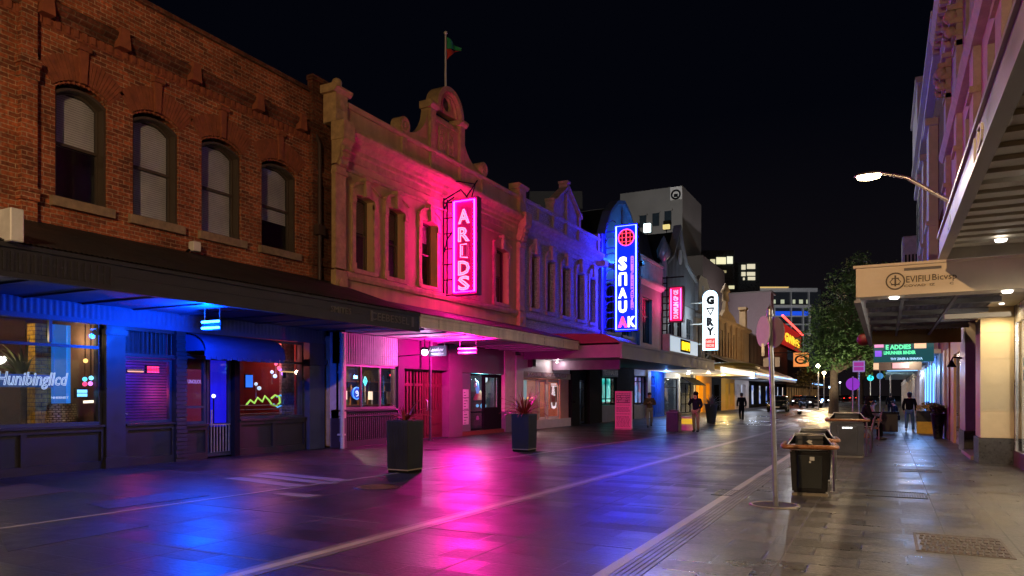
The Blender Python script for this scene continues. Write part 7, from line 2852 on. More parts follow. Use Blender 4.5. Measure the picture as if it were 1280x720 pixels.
person('person in a long black coat walking away in front of the yellow shopfronts', (x, y, 0), R(20),
       dict(anL=(-.09, -.14, .12), anR=(.09, .12, .09), knR=(.09, .08, .5)), C_black, C_black, C_shoew, C_hair, coat_len=.25)
x, y = gp(1137, 540)
person('person in a black jumper and blue jeans walking away along the right footpath', (x, y, 0), R(-6),
       dict(anL=(-.12, -.20, .14), knL=(-.11, -.02, .5), anR=(.12, .14, .09), knR=(.12, .1, .5), elL=(-.245, -.07, 1.14), wrL=(-.22, .02, .92), elR=(.245, -.03, 1.14), wrR=(.22, .12, .93)), C_black, C_jean, C_shoew, C_hair)
sit = dict(pelvis=(0, 0, .53), waist=(0, .02, .70), chest=(0, .08, .93), neck=(0, .12, 1.09), head=(0, .17, 1.21), crown=(0, .17, 1.30), shL=(-.19, .09, 1.03), shR=(.19, .09, 1.03),
           elL=(-.27, .16, .76), wrL=(-.15, .38, .66), elR=(.27, .16, .76), wrR=(.15, .38, .66), hipL=(-.1, .03, .51), hipR=(.1, .03, .51), knL=(-.13, .46, .52), knR=(.13, .46, .52), anL=(-.13, .44, .09), anR=(.13, .48, .09))
person('person in a black hooded coat sitting hunched on the bench behind the blue grey bin', (-.72, 29.2, 0), R(-80), sit, C_black, C_black, C_shoe, C_hair, hood=True, scale=1.16, coat_len=.1)
person('person in a tan top sitting on the far bench', (-.65, 38.9, 0), R(-90), sit, pm('tan_cloth', (.34, .22, .16), .8), C_black, C_shoe, C_hair)
person('person in dark blue sitting by the folding table on the far footpath', (.5, 39.8, 0), R(95), sit, C_navy, C_navy, C_shoe, C_hair)
person('far person in black walking beyond the folding table', (.3, 56.0, 0), R(0), dict(anL=(-.1, -.15, .12), anR=(.1, .15, .09)), C_black, C_navy, C_shoe, C_hair)
t = thing('backpack', 'black backpack slumped on the bench in front of the hooded person', 'bag', (-.62, 28.0, .47))
mb = MB().lathe([(.16, .0), (.23, .05), (.24, .22), (.20, .36), (.08, .42)], (-.62, 28.1, .465), 14, 1.2, 1)
obj('body', mb, C_black, t)
obj('strap', MB().tube([(-.5, 28.1, .85), (-.4, 28.0, .78), (-.36, 28.0, .6)], .025, 6), C_black, t)

# ================================================================== CARS
M_tyre = pm('tyre_rubber', (.012, .012, .012), .8)
M_rim = pm('alloy_rim', (.35, .35, .36), .3, .9)
M_cglass = pm('car_glass', (.010, .012, .015), .08, var=.05)


def car(label, paint, loc, rz, lights=True, tall=0, rear_lit=False):
    t = local(thing('parked_car', label, 'car', group='cars on the street'))
    W_ = .86
    body = [(-2.1, .32), (-2.15, .55), (-2.1, .80), (-1.45, .92 + tall * .5), (-.75, 1.0), (1.0, .98), (1.95, .92), (2.15, .82), (2.18, .5), (2.1, .3)]
    nb = len(body)

    def loft(prof, xs):       # cross sections from side to side so the flanks curve
        vs, fs = [], []
        for x, k, dz in xs:
            cy = sum(p[0] for p in prof) / len(prof)
            for (y, z) in prof:
                vs.append((x, cy + (y - cy) * k, z + dz * (z - .3)))
        m = len(prof)
        for i in range(len(xs) - 1):
            for j in range(m):
                l = (j + 1) % m
                fs.append((i * m + j, i * m + l, (i + 1) * m + l, (i + 1) * m + j))
        fs += [tuple(range(m))[::-1], tuple(range((len(xs) - 1) * m, len(xs) * m))]
        return MB().add(vs, fs, True)
    obj('body', loft(body, [(-W_, .95, -.06), (-W_ * .93, .985, -.01), (-W_ * .6, 1, 0), (W_ * .6, 1, 0), (W_ * .93, .985, -.01), (W_, .95, -.06)]), paint, t)
    cab = [(-1.15, .95), (-.45, 1.40 + tall), (.2, 1.46 + tall), (1.0, 1.42 + tall), (1.75, .95)]
    obj('cabin', loft(cab, [(-W_ * .9, .96, -.0), (-W_ * .74, .99, .0), (W_ * .74, .99, 0), (W_ * .9, .96, -.0)]), M_cglass, t)
    roof = [(-.52, 1.36 + tall), (-.35, 1.45 + tall), (.2, 1.50 + tall), (1.0, 1.46 + tall), (1.15, 1.38 + tall)]
    obj('roof', loft(roof, [(-W_ * .76, .96, 0), (-W_ * .6, 1, .0), (W_ * .6, 1, 0), (W_ * .76, .96, 0)]), paint, t)
    for sx in (-1, 1):
        for yw_ in (-1.35, 1.35):
            mb = MB().lathe([(.24, -.1), (.32, -.09), (.33, 0), (.32, .09), (.24, .1)], (0, 0, 0), 20)
            mb.xf(Matrix.Translation((sx * (W_ - .07), yw_, .33)) @ Matrix.Rotation(PI / 2, 4, 'Y'))
            w = obj('wheel', mb, M_tyre, t)
            mb = MB().lathe([(.22, -.08), (.2, .08), (.05, .1)], (0, 0, 0), 14)
            mb.xf(Matrix.Translation((sx * (W_ - .04), yw_, .33)) @ Matrix.Rotation(sx * PI / 2, 4, 'Y'))
            obj('rim', mb, M_rim, w)
        mb = MB().ball((sx * .62, -2.06, .70), .13, 10, 1.3, .5, .75)
        obj('headlight', mb, em('headlight_on', (.9, .95, 1), 7) if lights else pm('headlight_off', (.35, .36, .38), .15), t)
        mb = MB().box(sx * .55, sx * .82, 2.08, 2.19, .66, .84)
        obj('tail_light', mb, em('tail_on', (1, .04, .03), 3) if rear_lit else pm('tail_off', (.18, .01, .01), .3), t)
        mb = MB().ball((sx * .96, -.75, 1.0), .09, 8, 1.2, .7, .8)
        obj('wing_mirror', mb, paint, t)
    obj('grille', MB().box(-.42, .42, -2.19, -2.1, .42, .66), M_black, t)
    obj('bumper', MB().box(-.8, .8, -2.2, -2.0, .26, .40).box(-.8, .8, 2.05, 2.22, .28, .42), M_black, t, bevel=.03)
    obj('number_plate', MB().box(-.25, .25, -2.215, -2.19, .44, .54).box(-.25, .25, 2.20, 2.225, .5, .6), M_white, t)
    t.location = loc
    t.rotation_euler = (0, 0, rz)
    return t


x, y = gp(969, 515.5)
car('dark hatchback facing us with unlit headlights, nearest of the cars', pm('teal_black_paint', (.02, .028, .03), .18, .4, coat=1), (x, y + 2.2, 0), R(3), False, .04)
x, y = gp(1013, 510)
car('dark plum sedan with a bright headlight at its right, in the middle of the street', pm('plum_paint', (.05, .035, .045), .2, .4, coat=1), (x - .2, y + 2.0, 0), R(22), True)
x, y = gp(993, 508)
car('black car in shadow between the hatchback and the plum sedan', pm('black_car_paint', (.01, .01, .012), .2, .4, coat=1), (x, y + 5, 0), R(5), True)
for i, (u, d) in enumerate(((1051, 180), (1058, 190), (1066, 200))):
    a = at(u, 493, d)
    car(['leftmost of three far cars with glowing tail lights at the end of the road', 'middle of three far cars with glowing tail lights at the end of the road', 'rightmost of three far cars with glowing tail lights at the end of the road'][i],
        pm('far_car_paint', (.08, .02, .02), .3, .3), (a[0], a[1], 0), PI + R(4), i == 1, 0, True)

for i, (u, d, l) in enumerate(((1036, 150, 'pale car with lit headlights, left of the far tail lights'), (1030, 118, 'dark car with lit headlights behind the post lamps'))):
    p = at(u, 493, d)
    car(l, pm('far_paint%d' % i, ((.3, .3, .3), (.03, .03, .04))[i], .3, .3), (p[0], p[1], 0), R(4), True)

# ================================================================== TREES
M_bark = pm('bark', (.12, .08, .05), .85, var=.4, scale=5, bump=.5, bscale=12)
M_leaf = pm('street_tree_leaves', (.085, .16, .04), .6, var=.55, scale=1.3)
M_leafw = pm('lamplit_amber_leaves', (.10, .075, .02), .6, var=.5, scale=1.3)  # amber lamplight put into the leaf colour


def tree(name, label, loc, h, blobs, mleaf, n, size, seed, trunk_r=.28, limbs=6):
    rnd = random.Random(seed)
    t = thing(name, label, 'tree', loc)
    local(t)
    mb = MB()
    fork = h * .30
    mb.tube([(0, 0, 0), (.05, 0, fork * .5), (0, .05, fork)], [trunk_r * 1.25, trunk_r, trunk_r * .85], 12)
    for k in range(limbs):
        c = Vector(blobs[k % len(blobs)][0])
        s = Vector((0, .03, fork * rnd.uniform(.75, 1)))
        m_ = s.lerp(c, .5) + Vector((rnd.uniform(-.4, .4), rnd.uniform(-.4, .4), rnd.uniform(-.2, .4)))
        mb.tube([s, m_, c], [trunk_r * .6, trunk_r * .38, trunk_r * .12], 8)
        for q in range(3):
            e = c + Vector((rnd.gauss(0, .8), rnd.gauss(0, .8), rnd.gauss(.3, .6)))
            mb.tube([m_.lerp(c, .3 + q * .2), e], [trunk_r * .2, .02], 5)
    obj('trunk', mb, M_bark, t)
    mb = MB()
    for (c, r) in blobs:
        c = Vector(c)
        for k in range(int(n * r * r)):
            d = Vector((rnd.gauss(0, 1), rnd.gauss(0, 1), rnd.gauss(0, .9))).normalized()
            cl = c + d * r * rnd.random() ** .45
            for q in range(9):
                p = cl + Vector((rnd.gauss(0, .22), rnd.gauss(0, .22), rnd.gauss(0, .16)))
                a = Vector((rnd.gauss(0, 1), rnd.gauss(0, 1), rnd.gauss(0, .6))).normalized()
                b = a.cross(Vector((rnd.gauss(0, .5), rnd.gauss(0, .5), 1))).normalized()
                s = size * rnd.uniform(.6, 1.3)
                mb.add([p - a * s, p + b * s * .45, p + a * s, p - b * s * .45], [(0, 1, 2, 3)])
    obj('crown', mb, mleaf, t, recalc=False)
    return t


a = at(1042, 493, 62)
tree('street_tree', 'big leafy street tree over the road, left of the cream awning', (a[0], a[1], 0), 12.5,
     [((1.2, 0, 7.0), 2.6), ((2.6, 1, 9.0), 2.4), ((3.4, 0, 11.2), 1.7), ((.2, -1, 5.2), 1.7), ((2.6, -1, 5.4), 2.2), ((4.6, 1, 7.6), 2.4), ((4.2, 0, 4.8), 1.5), ((-.6, 1, 7.4), 1.4), ((2.2, 0, 10.6), 1.3), ((-1.5, 0, 6.3), 1.6), ((-.7, 0, 8.8), 1.5), ((.9, 0, 11.2), 1.5), ((1.7, 0, 12.8), 1.0), ((-1.3, 0, 4.7), 1.3), ((3, 0, 7), 2.2), ((5.6, 0, 9.6), 1.8)], M_leaf, 44, .15, 3, .34, 9)
for i, dx in enumerate((-2.2, 2.6)):  # unseen uplighters, added to brighten the tree
    x, y = a[0] + dx, a[1] - 5.5
    t = thing('added_uplighter', ('left', 'right')[i] + ' of two small added ground uplighters washing the big street tree', 'floodlight', (x, y, 0), group='added uplighters at the big street tree')
    obj('case', MB().box(x - .15, x + .15, y - .12, y + .1, .05, .32), M_black, t)
    obj('lens', MB().box(x - .12, x + .12, y - .08, y + .08, .321, .33), em('added_uplight_lens', (1, .9, .7), 4), t)
    obj('spike', MB().tube([(x, y, 0), (x, y, .05)], .05, 8), M_black, t)
    light(t, (x, y, .40), (1, .90, .66), 1150, .06, 'SPOT', Vector((0, .5, .8)).to_track_quat('-Z', 'Y').to_euler(), (R(110), .5))
a = at(1075, 493, 120)
tree('street_tree', 'dark tree far behind the big one, showing above the awning front', (a[0], a[1], 0), 17,
     [((-2, 0, 15), 3.0), ((2, 0, 18.5), 2.6), ((6, 0, 19), 2.6), ((9.5, 0, 17), 2.6), ((4, 0, 13), 4), ((0, 0, 9), 3.5), ((8, 0, 11), 3.5)], M_leaf, 14, .38, 5, .5, 7)
a = at(1012, 493, 100)
tree('small_tree', 'small tree with amber light painted into its leaves beside the far shops', (a[0], a[1], 0), 5.6,
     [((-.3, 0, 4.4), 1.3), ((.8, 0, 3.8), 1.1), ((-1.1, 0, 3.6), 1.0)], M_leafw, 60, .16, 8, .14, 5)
for i, (u, v, d, lab) in enumerate(((1023, 457.5, 75, 'tall post lamp with a white globe glowing in front of the big tree'), (1030, 466, 95, 'lower globe lamp glowing in the branches right of the tall one'),
                                    (1113, 464, 62, 'small warm globe lamp glowing under the far right awning'))):
    a = at(u, v, d)
    t = thing('globe_lamp', lab, 'street lamp', (a[0], a[1], 0), group='globe lamps down the street')
    obj('post', MB().tube([(a[0], a[1], 0), (a[0], a[1], a[2] - .2)], .06, 8), M_steel, t)
    obj('globe', MB().ball((a[0], a[1], a[2]), .24, 12), em('globe_glow', (1, .80, .5), 14), t)
    light(t, (a[0], a[1] - .35, a[2] - .1), (1, .66, .30), (1300, 700, 300)[i], .15)
for i, (u, v, d, c, lab) in enumerate(((1037, 484, 140, (.5, .7, 1), 'tiny cold white light far down the road'), (1044, 480, 170, (1, .95, .8), 'tiny pale light above the far cars'), (1050, 478, 180, (.9, .9, 1), 'tiny white light right of the pale one'),
                                       (1028, 500, 88, (.2, .45, 1), 'small blue light low beside the plum sedan'))):
    a = at(u, v, d)
    t = thing('distant_light', lab, 'light', (a[0], a[1], 0), group='tiny lights far down the road')
    obj('bulb', MB().ball(a, .2 if i < 3 else .16, 8), em('distant%d' % i, c, 6), t)
    obj('post', MB().tube([(a[0], a[1], 0), (a[0], a[1], a[2] - .2)], .05, 6), M_steel, t)

# ================================================================== BEHIND THE GLASS
def neon_path(name, label, pts, r, e, plate=None, back=None):
    t = thing(name, label, 'neon sign', pts[0])
    obj('tube', MB().tube(pts, r, 6), e, t)
    if back: obj('mount', back, M_black, t)
    return t


XI = lambda o: -(Lb + o)
# -- first window: blue board with script, yellow brick column, blue column, palm, barrels, screens
yA, yB = gy(0, Lb) - 1.2, gy(84, Lb)
t = thing('lettered_panel', 'blue panel with white handwritten lettering hung inside the first shop window', 'sign', (XI(.6), yA, 1.9))
obj('panel', MB().box(XI(.5), XI(.54), yA, yB, gz(40, 484, 15.9), gz(40, 468, 15.9)), em('blue_panel', (.008, .045, .16), 1), t)
mb = text('Hunibingllcd', .5, 0, .011, shear=.25, M=facing('+x', (XI(.2), gy(42, Lb + .2), gz(42, 476, Lb + .2))), fit=(1.42, .36))
mb2 = text('NHERNIST', .2, .005, M=facing('+x', (XI(.2), gy(75, Lb + .2), gz(75, 497, Lb + .2))), fit=(.36, .05))
obj('lettering', mb, em('script_white', (.55, .68, .8), .9), t)
obj('small_lettering', mb2, em('script_white', (.55, .68, .8), .9), t)
t = thing('brick_column', 'yellow lit brick column inside the first shop window', 'column', (XI(1.6), gy(60, Lb + 1.0), .1))
c = gy(57, Lb + 1.0)
obj('shaft', MB().box(XI(1.0), XI(1.3), c - .22, c + .22, .1, 3.2), brickmat('yellow_brick', (.60, .36, .04), (.45, .25, .03), (.2, .12, .03)), t)
obj('base', MB().box(XI(.95), XI(1.35), c - .26, c + .26, .1, .4), M_riser, t)
t = thing('column', 'bright blue column inside the first shop window', 'column', (XI(1.2), gy(75, Lb + 1.2), .1))
c = gy(77, Lb + .9)
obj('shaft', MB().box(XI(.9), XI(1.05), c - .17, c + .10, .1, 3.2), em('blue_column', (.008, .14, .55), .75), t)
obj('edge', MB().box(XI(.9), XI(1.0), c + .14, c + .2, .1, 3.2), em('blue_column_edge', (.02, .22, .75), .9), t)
t = local(thing('palm_plant', 'green potted palm inside the first shop window', 'plant', (XI(1.4), gy(30, Lb + 1.4), .1)))
mb = blades(MB(), 60, .95, 1, 31, .05, .9, 1.9)
obj('leaves', mb, pm('palm_leaves', (.16, .20, .07), .5, var=.4), t)
obj('trunk', MB().tube([(0, 0, 0), (0, 0, 1.95)], .07, 8), M_bark, t)
t = thing('barrel', 'squat pale woven barrel lit from above inside the first shop window', 'barrel', (XI(1.0), gy(75, Lb + 1), .1))
c = gy(77, Lb + 1.0)
mb = MB().lathe([(.32, .3), (.36, .6), (.36, .95), (.33, 1.35)], (XI(1.1), c, .1), 18)
obj('body', mb, brickmat('woven', (.55, .42, .24), (.35, .24, .12), (.12, .07, .03), bw=.09, bh=.05, ms=.012), t)
obj('stand', MB().lathe([(.3, 0), (.3, .3)], (XI(1.1), c, .1), 14), M_riser, t)
t = thing('bar_counter', 'dark bar counter with a pale lit edge inside the first shop window', 'counter', (XI(1.8), 8.3, .1))
obj('front', MB().box(XI(1.9), XI(2.4), 5.5, 8.6, .1, 1.35), pm('counter_blue', (.03, .05, .10), .5), t)
obj('top', MB().box(XI(1.8), XI(2.5), 5.4, 8.65, 1.351, 1.42), M_wood, t)
t = thing('bar_screen', 'small bright blue screen glowing inside the first shop window', 'screen', (XI(2), gy(101, Lb + 2), 1.7))
c = gy(103, Lb + .5)
mb = MB()
for i in range(2):
    for j in range(2): mb.box(XI(.5), XI(.53), c - .1 + i * .12, c + .0 + i * .11, 1.60 + j * .085, 1.67 + j * .085)
obj('panel', mb, em('screen_blue', (.2, .6, 1), 2.2), t)
obj('case', MB().box(XI(.531), XI(.6), c - .13, c + .15, 1.57, 1.79), M_black, t)
for i, (u, v, col, lab) in enumerate(((106, 474, (.1, .6, 1), 'cyan'), (114, 472.5, (.2, .7, 1), 'pale blue'), (106, 480, (1, .05, .15), 'red'), (113, 479.5, (.7, .2, .9), 'violet'), (107, 451, (1, .55, .15), 'amber'))):
    p = (XI(.45), gy(u, Lb + .45), gz(u, v, Lb + .45))
    t = thing('bar_lamp', 'tiny %s lamp glowing inside the first shop window' % lab, 'lamp', p, group='tiny coloured lamps in the first shop window')
    obj('bulb', MB().ball(p, .05, 8), em('barlamp%d' % i, col, 2.5), t)
    obj('cord', MB().tube([(p[0], p[1], p[2] + .05), (p[0], p[1], 3.45)], .006, 5), M_black, t)
t = thing('wall_light_strip', 'slanting warm white light strip at the right of the first shop window', 'lamp', (XI(1.3), gy(112, Lb + 1.3), 1.6))
p, q = (XI(.6), gy(104, Lb + .6), gz(104, 502.5, Lb + .6)), (XI(.45), gy(124, Lb + .45), gz(124, 501.5, Lb + .45))
obj('tube', MB().tube([p, q], .03, 6), em('warm_tube', (1, .85, .6), 2), t)
obj('mount', MB().box(q[0] - .05, q[0] + .05, q[1] - .03, q[1] + .03, 1.0, q[2]), M_black, t)
light(t, (XI(1.2), gy(85, Lb + 1.2), 2.9), (1, .7, .35), 40, .04)
t = thing('room_lamp', 'warm ceiling lamp inside the first shop window', 'lamp', (XI(1.5), 8.2, 3.0))
obj('shade', MB().lathe([(.12, 0), (.05, .12)], (XI(1.5), 8.2, 3.1), 12), em('shade_glow', (1, .7, .3), 1.2), t)
obj('cord', MB().tube([(XI(1.5), 8.2, 3.2), (XI(1.5), 8.2, 3.5)], .008), M_black, t)
light(t, (XI(1.3), 8.2, 2.9), (1, .72, .4), 35, .04)

# -- blind window: violet light and a small red neon
c = gy(191, Lb + .5)
t = thing('open_sign', 'small red neon sign glowing behind the dark slat blind', 'neon sign', (XI(1.2), c, 2.2))
zz = gz(191, 462, Lb + .5)
obj('frame', MB().box(XI(.52), XI(.56), c - .18, c + .18, zz - .1, zz + .1), M_black, t)
mb = MB()
for k in range(4):
    for j in (0, 1): mb.box(XI(.47), XI(.5), c - .15 + k * .08, c - .09 + k * .08, zz - .075 + j * .085, zz - .01 + j * .085)
obj('tubes', mb, em('red_pink_tube', (3.5, .12, .45), 1), t)
light(t, (XI(1.0), c - .1, 1.7), (1, .05, .2), 40, .04)
t = thing('ultraviolet_strip', 'violet blue light strip on the back wall behind the dark slat blind', 'lamp', (XI(3), gy(168, Lb + 3), 2.3))
obj('tube', MB().tube([(XI(3.1), ys[157] + .2, 2.55), (XI(3.1), ys[218] - .5, 2.55)], .04, 6), em('violet_tube', (.35, .06, 2.2), 3), t)
obj('mount', MB().box(XI(3.15), XI(3.19), ys[157] + .2, ys[218] - .5, 2.5, 2.6), M_black, t)
light(t, (XI(2.6), (ys[157] + ys[218]) / 2, 2.4), (.16, .05, 1), 160, .04)
t = thing('pale_light_strip', 'short pale orange light strip behind the dark slat blind', 'lamp', (XI(1.8), gy(168, Lb + 1.8), 2.1))
za = gz(165, 463.5, Lb + .6)
obj('tube', MB().tube([(XI(.6), gy(160, Lb + .6), za), (XI(.6), gy(179, Lb + .6), za)], .03, 6), em('peach_tube', (1, .5, .3), 1.3), t)
obj('mount', MB().box(XI(.64), XI(.68), gy(160, Lb + .6), gy(179, Lb + .6), za - .05, za + .05), M_black, t)

# -- entrance: red panel behind the sidelight, blue hall behind the door
t = thing('door_poster', 'wine red lettered panel behind the entrance sidelight', 'sign', (XI(.9), gy(243, Lb + .9), 1.0))
c0, c1_ = gy(233, Lb + .5), gy(256, Lb + .5)
obj('panel', MB().box(XI(.5), XI(.53), c0, c1_, .9, 2.3), em('wine_panel', (.10, .008, .02), 1), t)
mb = text('UNOUOUG', .2, .004, M=facing('+x', (XI(.485), (c0 + c1_) / 2, gz(244, 477, Lb + .5))), fit=(.5, .1))
obj('lettering', mb, em('lilac_letters', (.45, .25, .6), 1), t)
obj('red_edge', MB().box(XI(.49), XI(.52), c1_ + .02, c1_ + .07, .9, 2.5), em('red_edge', (1.2, .03, .08), 1), t)
t = thing('wall_panel', 'deep blue lit wall panel behind the glazed entrance door', 'panel', (XI(2), gy(278, Lb + 2), .2))
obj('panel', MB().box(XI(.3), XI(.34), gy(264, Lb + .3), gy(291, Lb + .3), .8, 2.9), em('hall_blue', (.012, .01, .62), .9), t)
obj('skirting', MB().box(XI(.29), XI(.34), gy(264, Lb + .3), gy(291, Lb + .3), .1, .79), M_front, t)
p = (XI(.22), gy(267, Lb + .22), gz(267, 495, Lb + .22))
t = thing('hall_lamp', 'small white globe lamp inside the entrance door', 'lamp', p)
obj('globe', MB().ball(p, .05, 8), em('globe_white', (.8, .85, 1), 3), t)
obj('stand', MB().tube([(p[0], p[1], p[2] - .05), (p[0], p[1], .1)], .015, 6), M_black, t)

# -- third window: neon squiggles, white brick, red room
zz = lambda u, v, o: (XI(o), gy(u, Lb + o), gz(u, v, Lb + o))
pts = [zz(u, v, .9) for u, v in ((308, 506), (313, 500), (318, 504), (322, 497), (328, 502), (331, 495), (336, 500), (340, 506), (346, 507), (350, 503), (349, 496), (344, 494), (339, 498))]
neon_path('neon_figure', 'green scribbled neon figure in the third shop window', pts, .03, em('green_neon', (.45, .85, .12), 1), None)
pts = [zz(u, v, .92) for u, v in ((346, 496), (351, 494), (354, 499), (353, 506), (347, 509), (342, 505))]
neon_path('neon_figure', 'blue curled neon figure beside the green one in the third shop window', pts, .022, em('blue_neon2', (.1, .45, 1), 1.2), None)
for i, (u, v0, v1, col, lab) in enumerate(((340, 465, 480, (.5, .65, 1), 'white blue'), (345, 455, 470, (1, .12, .25), 'red'), (350, 462, 474, (.6, .2, 1), 'violet'), (320, 480, 497, (.35, .45, .55), 'dim grey'))):
    a, b = zz(u, v0, .8), zz(u, v1, .8)
    t = thing('hanging_lamp', '%s hanging lamp inside the third shop window' % lab, 'lamp', b, group='hanging lamps in the third shop window')
    obj('bulb', MB().ball(((a[0], a[1], a[2])), .05, 8).ball(((a[0] + .02, a[1] + .1, a[2] - .12)), .06, 8), em('hang%d' % i, col, 2.2), t)
    obj('stem', MB().tube([a, b], .015, 5), M_white, t)
c0, c1_ = gy(307, Lb + 2), gy(317, Lb + 2)
t = thing('blue_screen', 'small blue lit picture at the left of the third shop window', 'screen', zz(310, 477, 1.2))
a, b = zz(308, 484, 1.0), zz(316, 469, 1.0)
obj('panel', MB().box(a[0], a[0] - .03, a[1], b[1], a[2], b[2]), em('screen_blue2', (.03, .2, 1), 1.2), t)
obj('frame', MB().box(a[0] - .031, a[0] - .06, a[1] - .03, b[1] + .03, a[2] - .03, b[2] + .03), M_black, t)
t = thing('white_brick_panel', 'white painted brick panel at the back of the third shop window', 'wall panel', zz(362, 480, 2.2))
a, b = zz(352, 515, .9), zz(368, 448, .9)
obj('panel', MB().box(a[0], a[0] - .1, a[1], b[1], .2, 3.2), M_pbrick, t)
obj('skirting', MB().box(a[0] + .02, a[0], a[1], b[1], .1, .3), M_black, t)
t = thing('wall_shelf', 'warm lit shelf high in the third shop window', 'shelf', zz(358, 459, 1.5))
a, b = zz(350, 464, .7), zz(366, 465, .7)
obj('board', MB().box(a[0] + .2, a[0], a[1], b[1], a[2] - .03, a[2]), em('warm_shelf', (1, .6, .2), .8), t)
obj('bracket', MB().box(a[0] + .1, a[0], a[1] + .1, a[1] + .14, a[2] - .2, a[2] - .031), M_black, t)
light(t, (XI(1.4), gy(330, Lb + 1.4), 2.9), (1, .2, .16), 90, .04)
light(t, (XI(1.6), gy(360, Lb + 1.6), 2.9), (.8, .75, 1), 50, .04)
t = thing('shop_counter', 'low dark counter with rails in the third shop window', 'counter', zz(340, 520, .6))
obj('front', MB().box(XI(.6), XI(1.1), ys[297] + .3, ys[382] - .2, .1, 1.05), M_front, t)
mb = MB()
for k in range(3): mb.tube([(XI(.55), ys[297] + .3, 1.1 + k * .12), (XI(.55), ys[382] - .3, 1.1 + k * .12)], .014, 6)
obj('rails', mb, M_steel, t)

# -- bar in the cream building
XC = lambda o: -(Lc + o)
cz = lambda u, v, o: (XC(o), gy(u, Lc + o), gz(u, v, Lc + o))
t = thing('bar_shelf', 'back bar shelf of bottles with arched mirrors behind the plum framed window', 'shelf', cz(460, 480, 2))
obj('back_panel', MB().box(XC(2.4), XC(2.45), yq[425] + .3, 23.8, .9, 3.1), pm('bar_back', (.06, .03, .02), .5), t)
mb = MB()
for u in (431, 462):
    p = cz(u, 480, 2.3)
    mb.prism([(p[1] + .42 * math.cos(k * PI / 10), 1.95 + .62 * math.sin(k * PI / 10)) for k in range(11)] + [(p[1] - .42, 1.2), (p[1] + .42, 1.2)], 'x', XC(2.36), XC(2.39))
obj('mirror', mb, pm('old_mirror', (.25, .18, .10), .2, .3), t)
mb = MB()
for z in (1.25, 1.75, 2.1): mb.box(XC(2.1), XC(2.35), yq[425] + .3, 23.7, z, z + .03)
obj('boards', mb, M_wood, t)
rnd = random.Random(5)
for k in range(26):
    y = 20 + rnd.random() * 3.5
    z = rnd.choice((1.28, 1.78))
    h = rnd.uniform(.22, .3)
    m = pm('bottle%d' % (k % 4), ((.3, .12, .03), (.04, .12, .06), (.4, .35, .3), (.05, .05, .08))[k % 4], .12)
    b = tag(obj('bottle', MB().lathe([(.035, 0), (.036, h * .6), (.014, h * .75), (.014, h)], (XC(2.2), y, z), 10), m), 'small bottle among many on the back bar shelf behind the plum framed window', 'bottle', 'bottles on the back bar shelf')
for i, (u, v, lab, col) in enumerate(((431, 494, 'left', (1, .9, .75)), (463, 494.5, 'right', (1, .9, .75)))):
    p = cz(u, v, .7)
    t = thing('glass_lantern', '%s of two pale lanterns glowing in the bar window' % lab, 'lantern', p, group='lanterns in the bar window')
    obj('glass', MB().box(p[0] - .04, p[0] + .04, p[1] - .07, p[1] + .07, p[2] - .14, p[2] + .14), em('lantern_glow', (1, .75, .5), 1.3), t)
    obj('hook', MB().tube([(p[0], p[1], p[2] + .14), (p[0], p[1], p[2] + .6)], .012, 5), M_black, t)
p = cz(445, 491.5, .5)
t = thing('round_neon_sign', 'small round blue neon sign with a white curl in the bar window', 'neon sign', p)
obj('disc', disc(MB(), Vector(p), .19, (1, -.3, 0), .015), em('blue_disc_face', (.01, .07, .45), 1), t)
mb = MB().tube([(p[0] + .03, p[1] + .19 * math.cos(k * PI / 10), p[2] + .19 * math.sin(k * PI / 10)) for k in range(20)], .014, 5, closed=True)
obj('ring', mb, em('blue_ring', (.1, .5, 2), 1.5), t)
mb = MB().tube([(p[0] + .04, p[1] + q[0], p[2] + q[1]) for q in ((.06, .03), (.0, .08), (-.06, .04), (-.02, -.01), (.06, .02), (.05, -.08), (-.03, -.1))], .014, 5)
obj('curl', mb, em('curl_white', (.8, .9, 1), 1.5), t)
obj('cord', MB().tube([(p[0], p[1], p[2] + .19), (p[0], p[1], 2.6)], .006), M_black, t)
p = cz(456.5, 477, .9)
t = thing('cyan_neon_sign', 'small cyan neon star in the middle of the bar window', 'neon sign', p)
obj('tube', MB().tube([(p[0], p[1] + a, p[2] + b) for a, b in ((0, .16), (-.08, 0), (0, -.14), (.09, .02), (0, .16))], .022, 5).ball(p, .05, 6), em('cyan_neon', (.15, .9, 1), 1.6), t)
obj('stem', MB().tube([(p[0], p[1], p[2] - .14), (p[0], p[1], p[2] - .7)], .012), M_white, t)
p = cz(491, 469, 1.2)
t = thing('red_neon_sign', 'tiny red neon sign at the top right of the bar window', 'neon sign', p)
mb = MB()
for k in range(3): mb.box(p[0], p[0] - .02, p[1] - .17 + k * .12, p[1] - .08 + k * .12, p[2] - .03, p[2] + .03)
obj('tube', mb, em('red_small', (3, .1, .15), 1), t)
obj('plate', MB().box(p[0] - .021, p[0] - .05, p[1] - .3, p[1] + .3, p[2] - .14, p[2] + .14), M_black, t)
light(t, (XC(1.2), (yq[425] + yq[497]) / 2, 3.1), (1, .78, .48), 240, .04)
p = cz(487, 497, .6)
t = thing('paper_notice', 'cream paper notice in the lower right corner of the bar window', 'notice', p)
obj('sheet', MB().box(p[0], p[0] - .01, p[1] - .15, p[1] + .15, p[2] - .22, p[2] + .2), pm('cream_paper', (.7, .6, .45), .7), t)
obj('stand', MB().box(p[0] - .011, p[0] - .03, p[1] - .03, p[1] + .03, 1.0, p[2]), M_black, t)

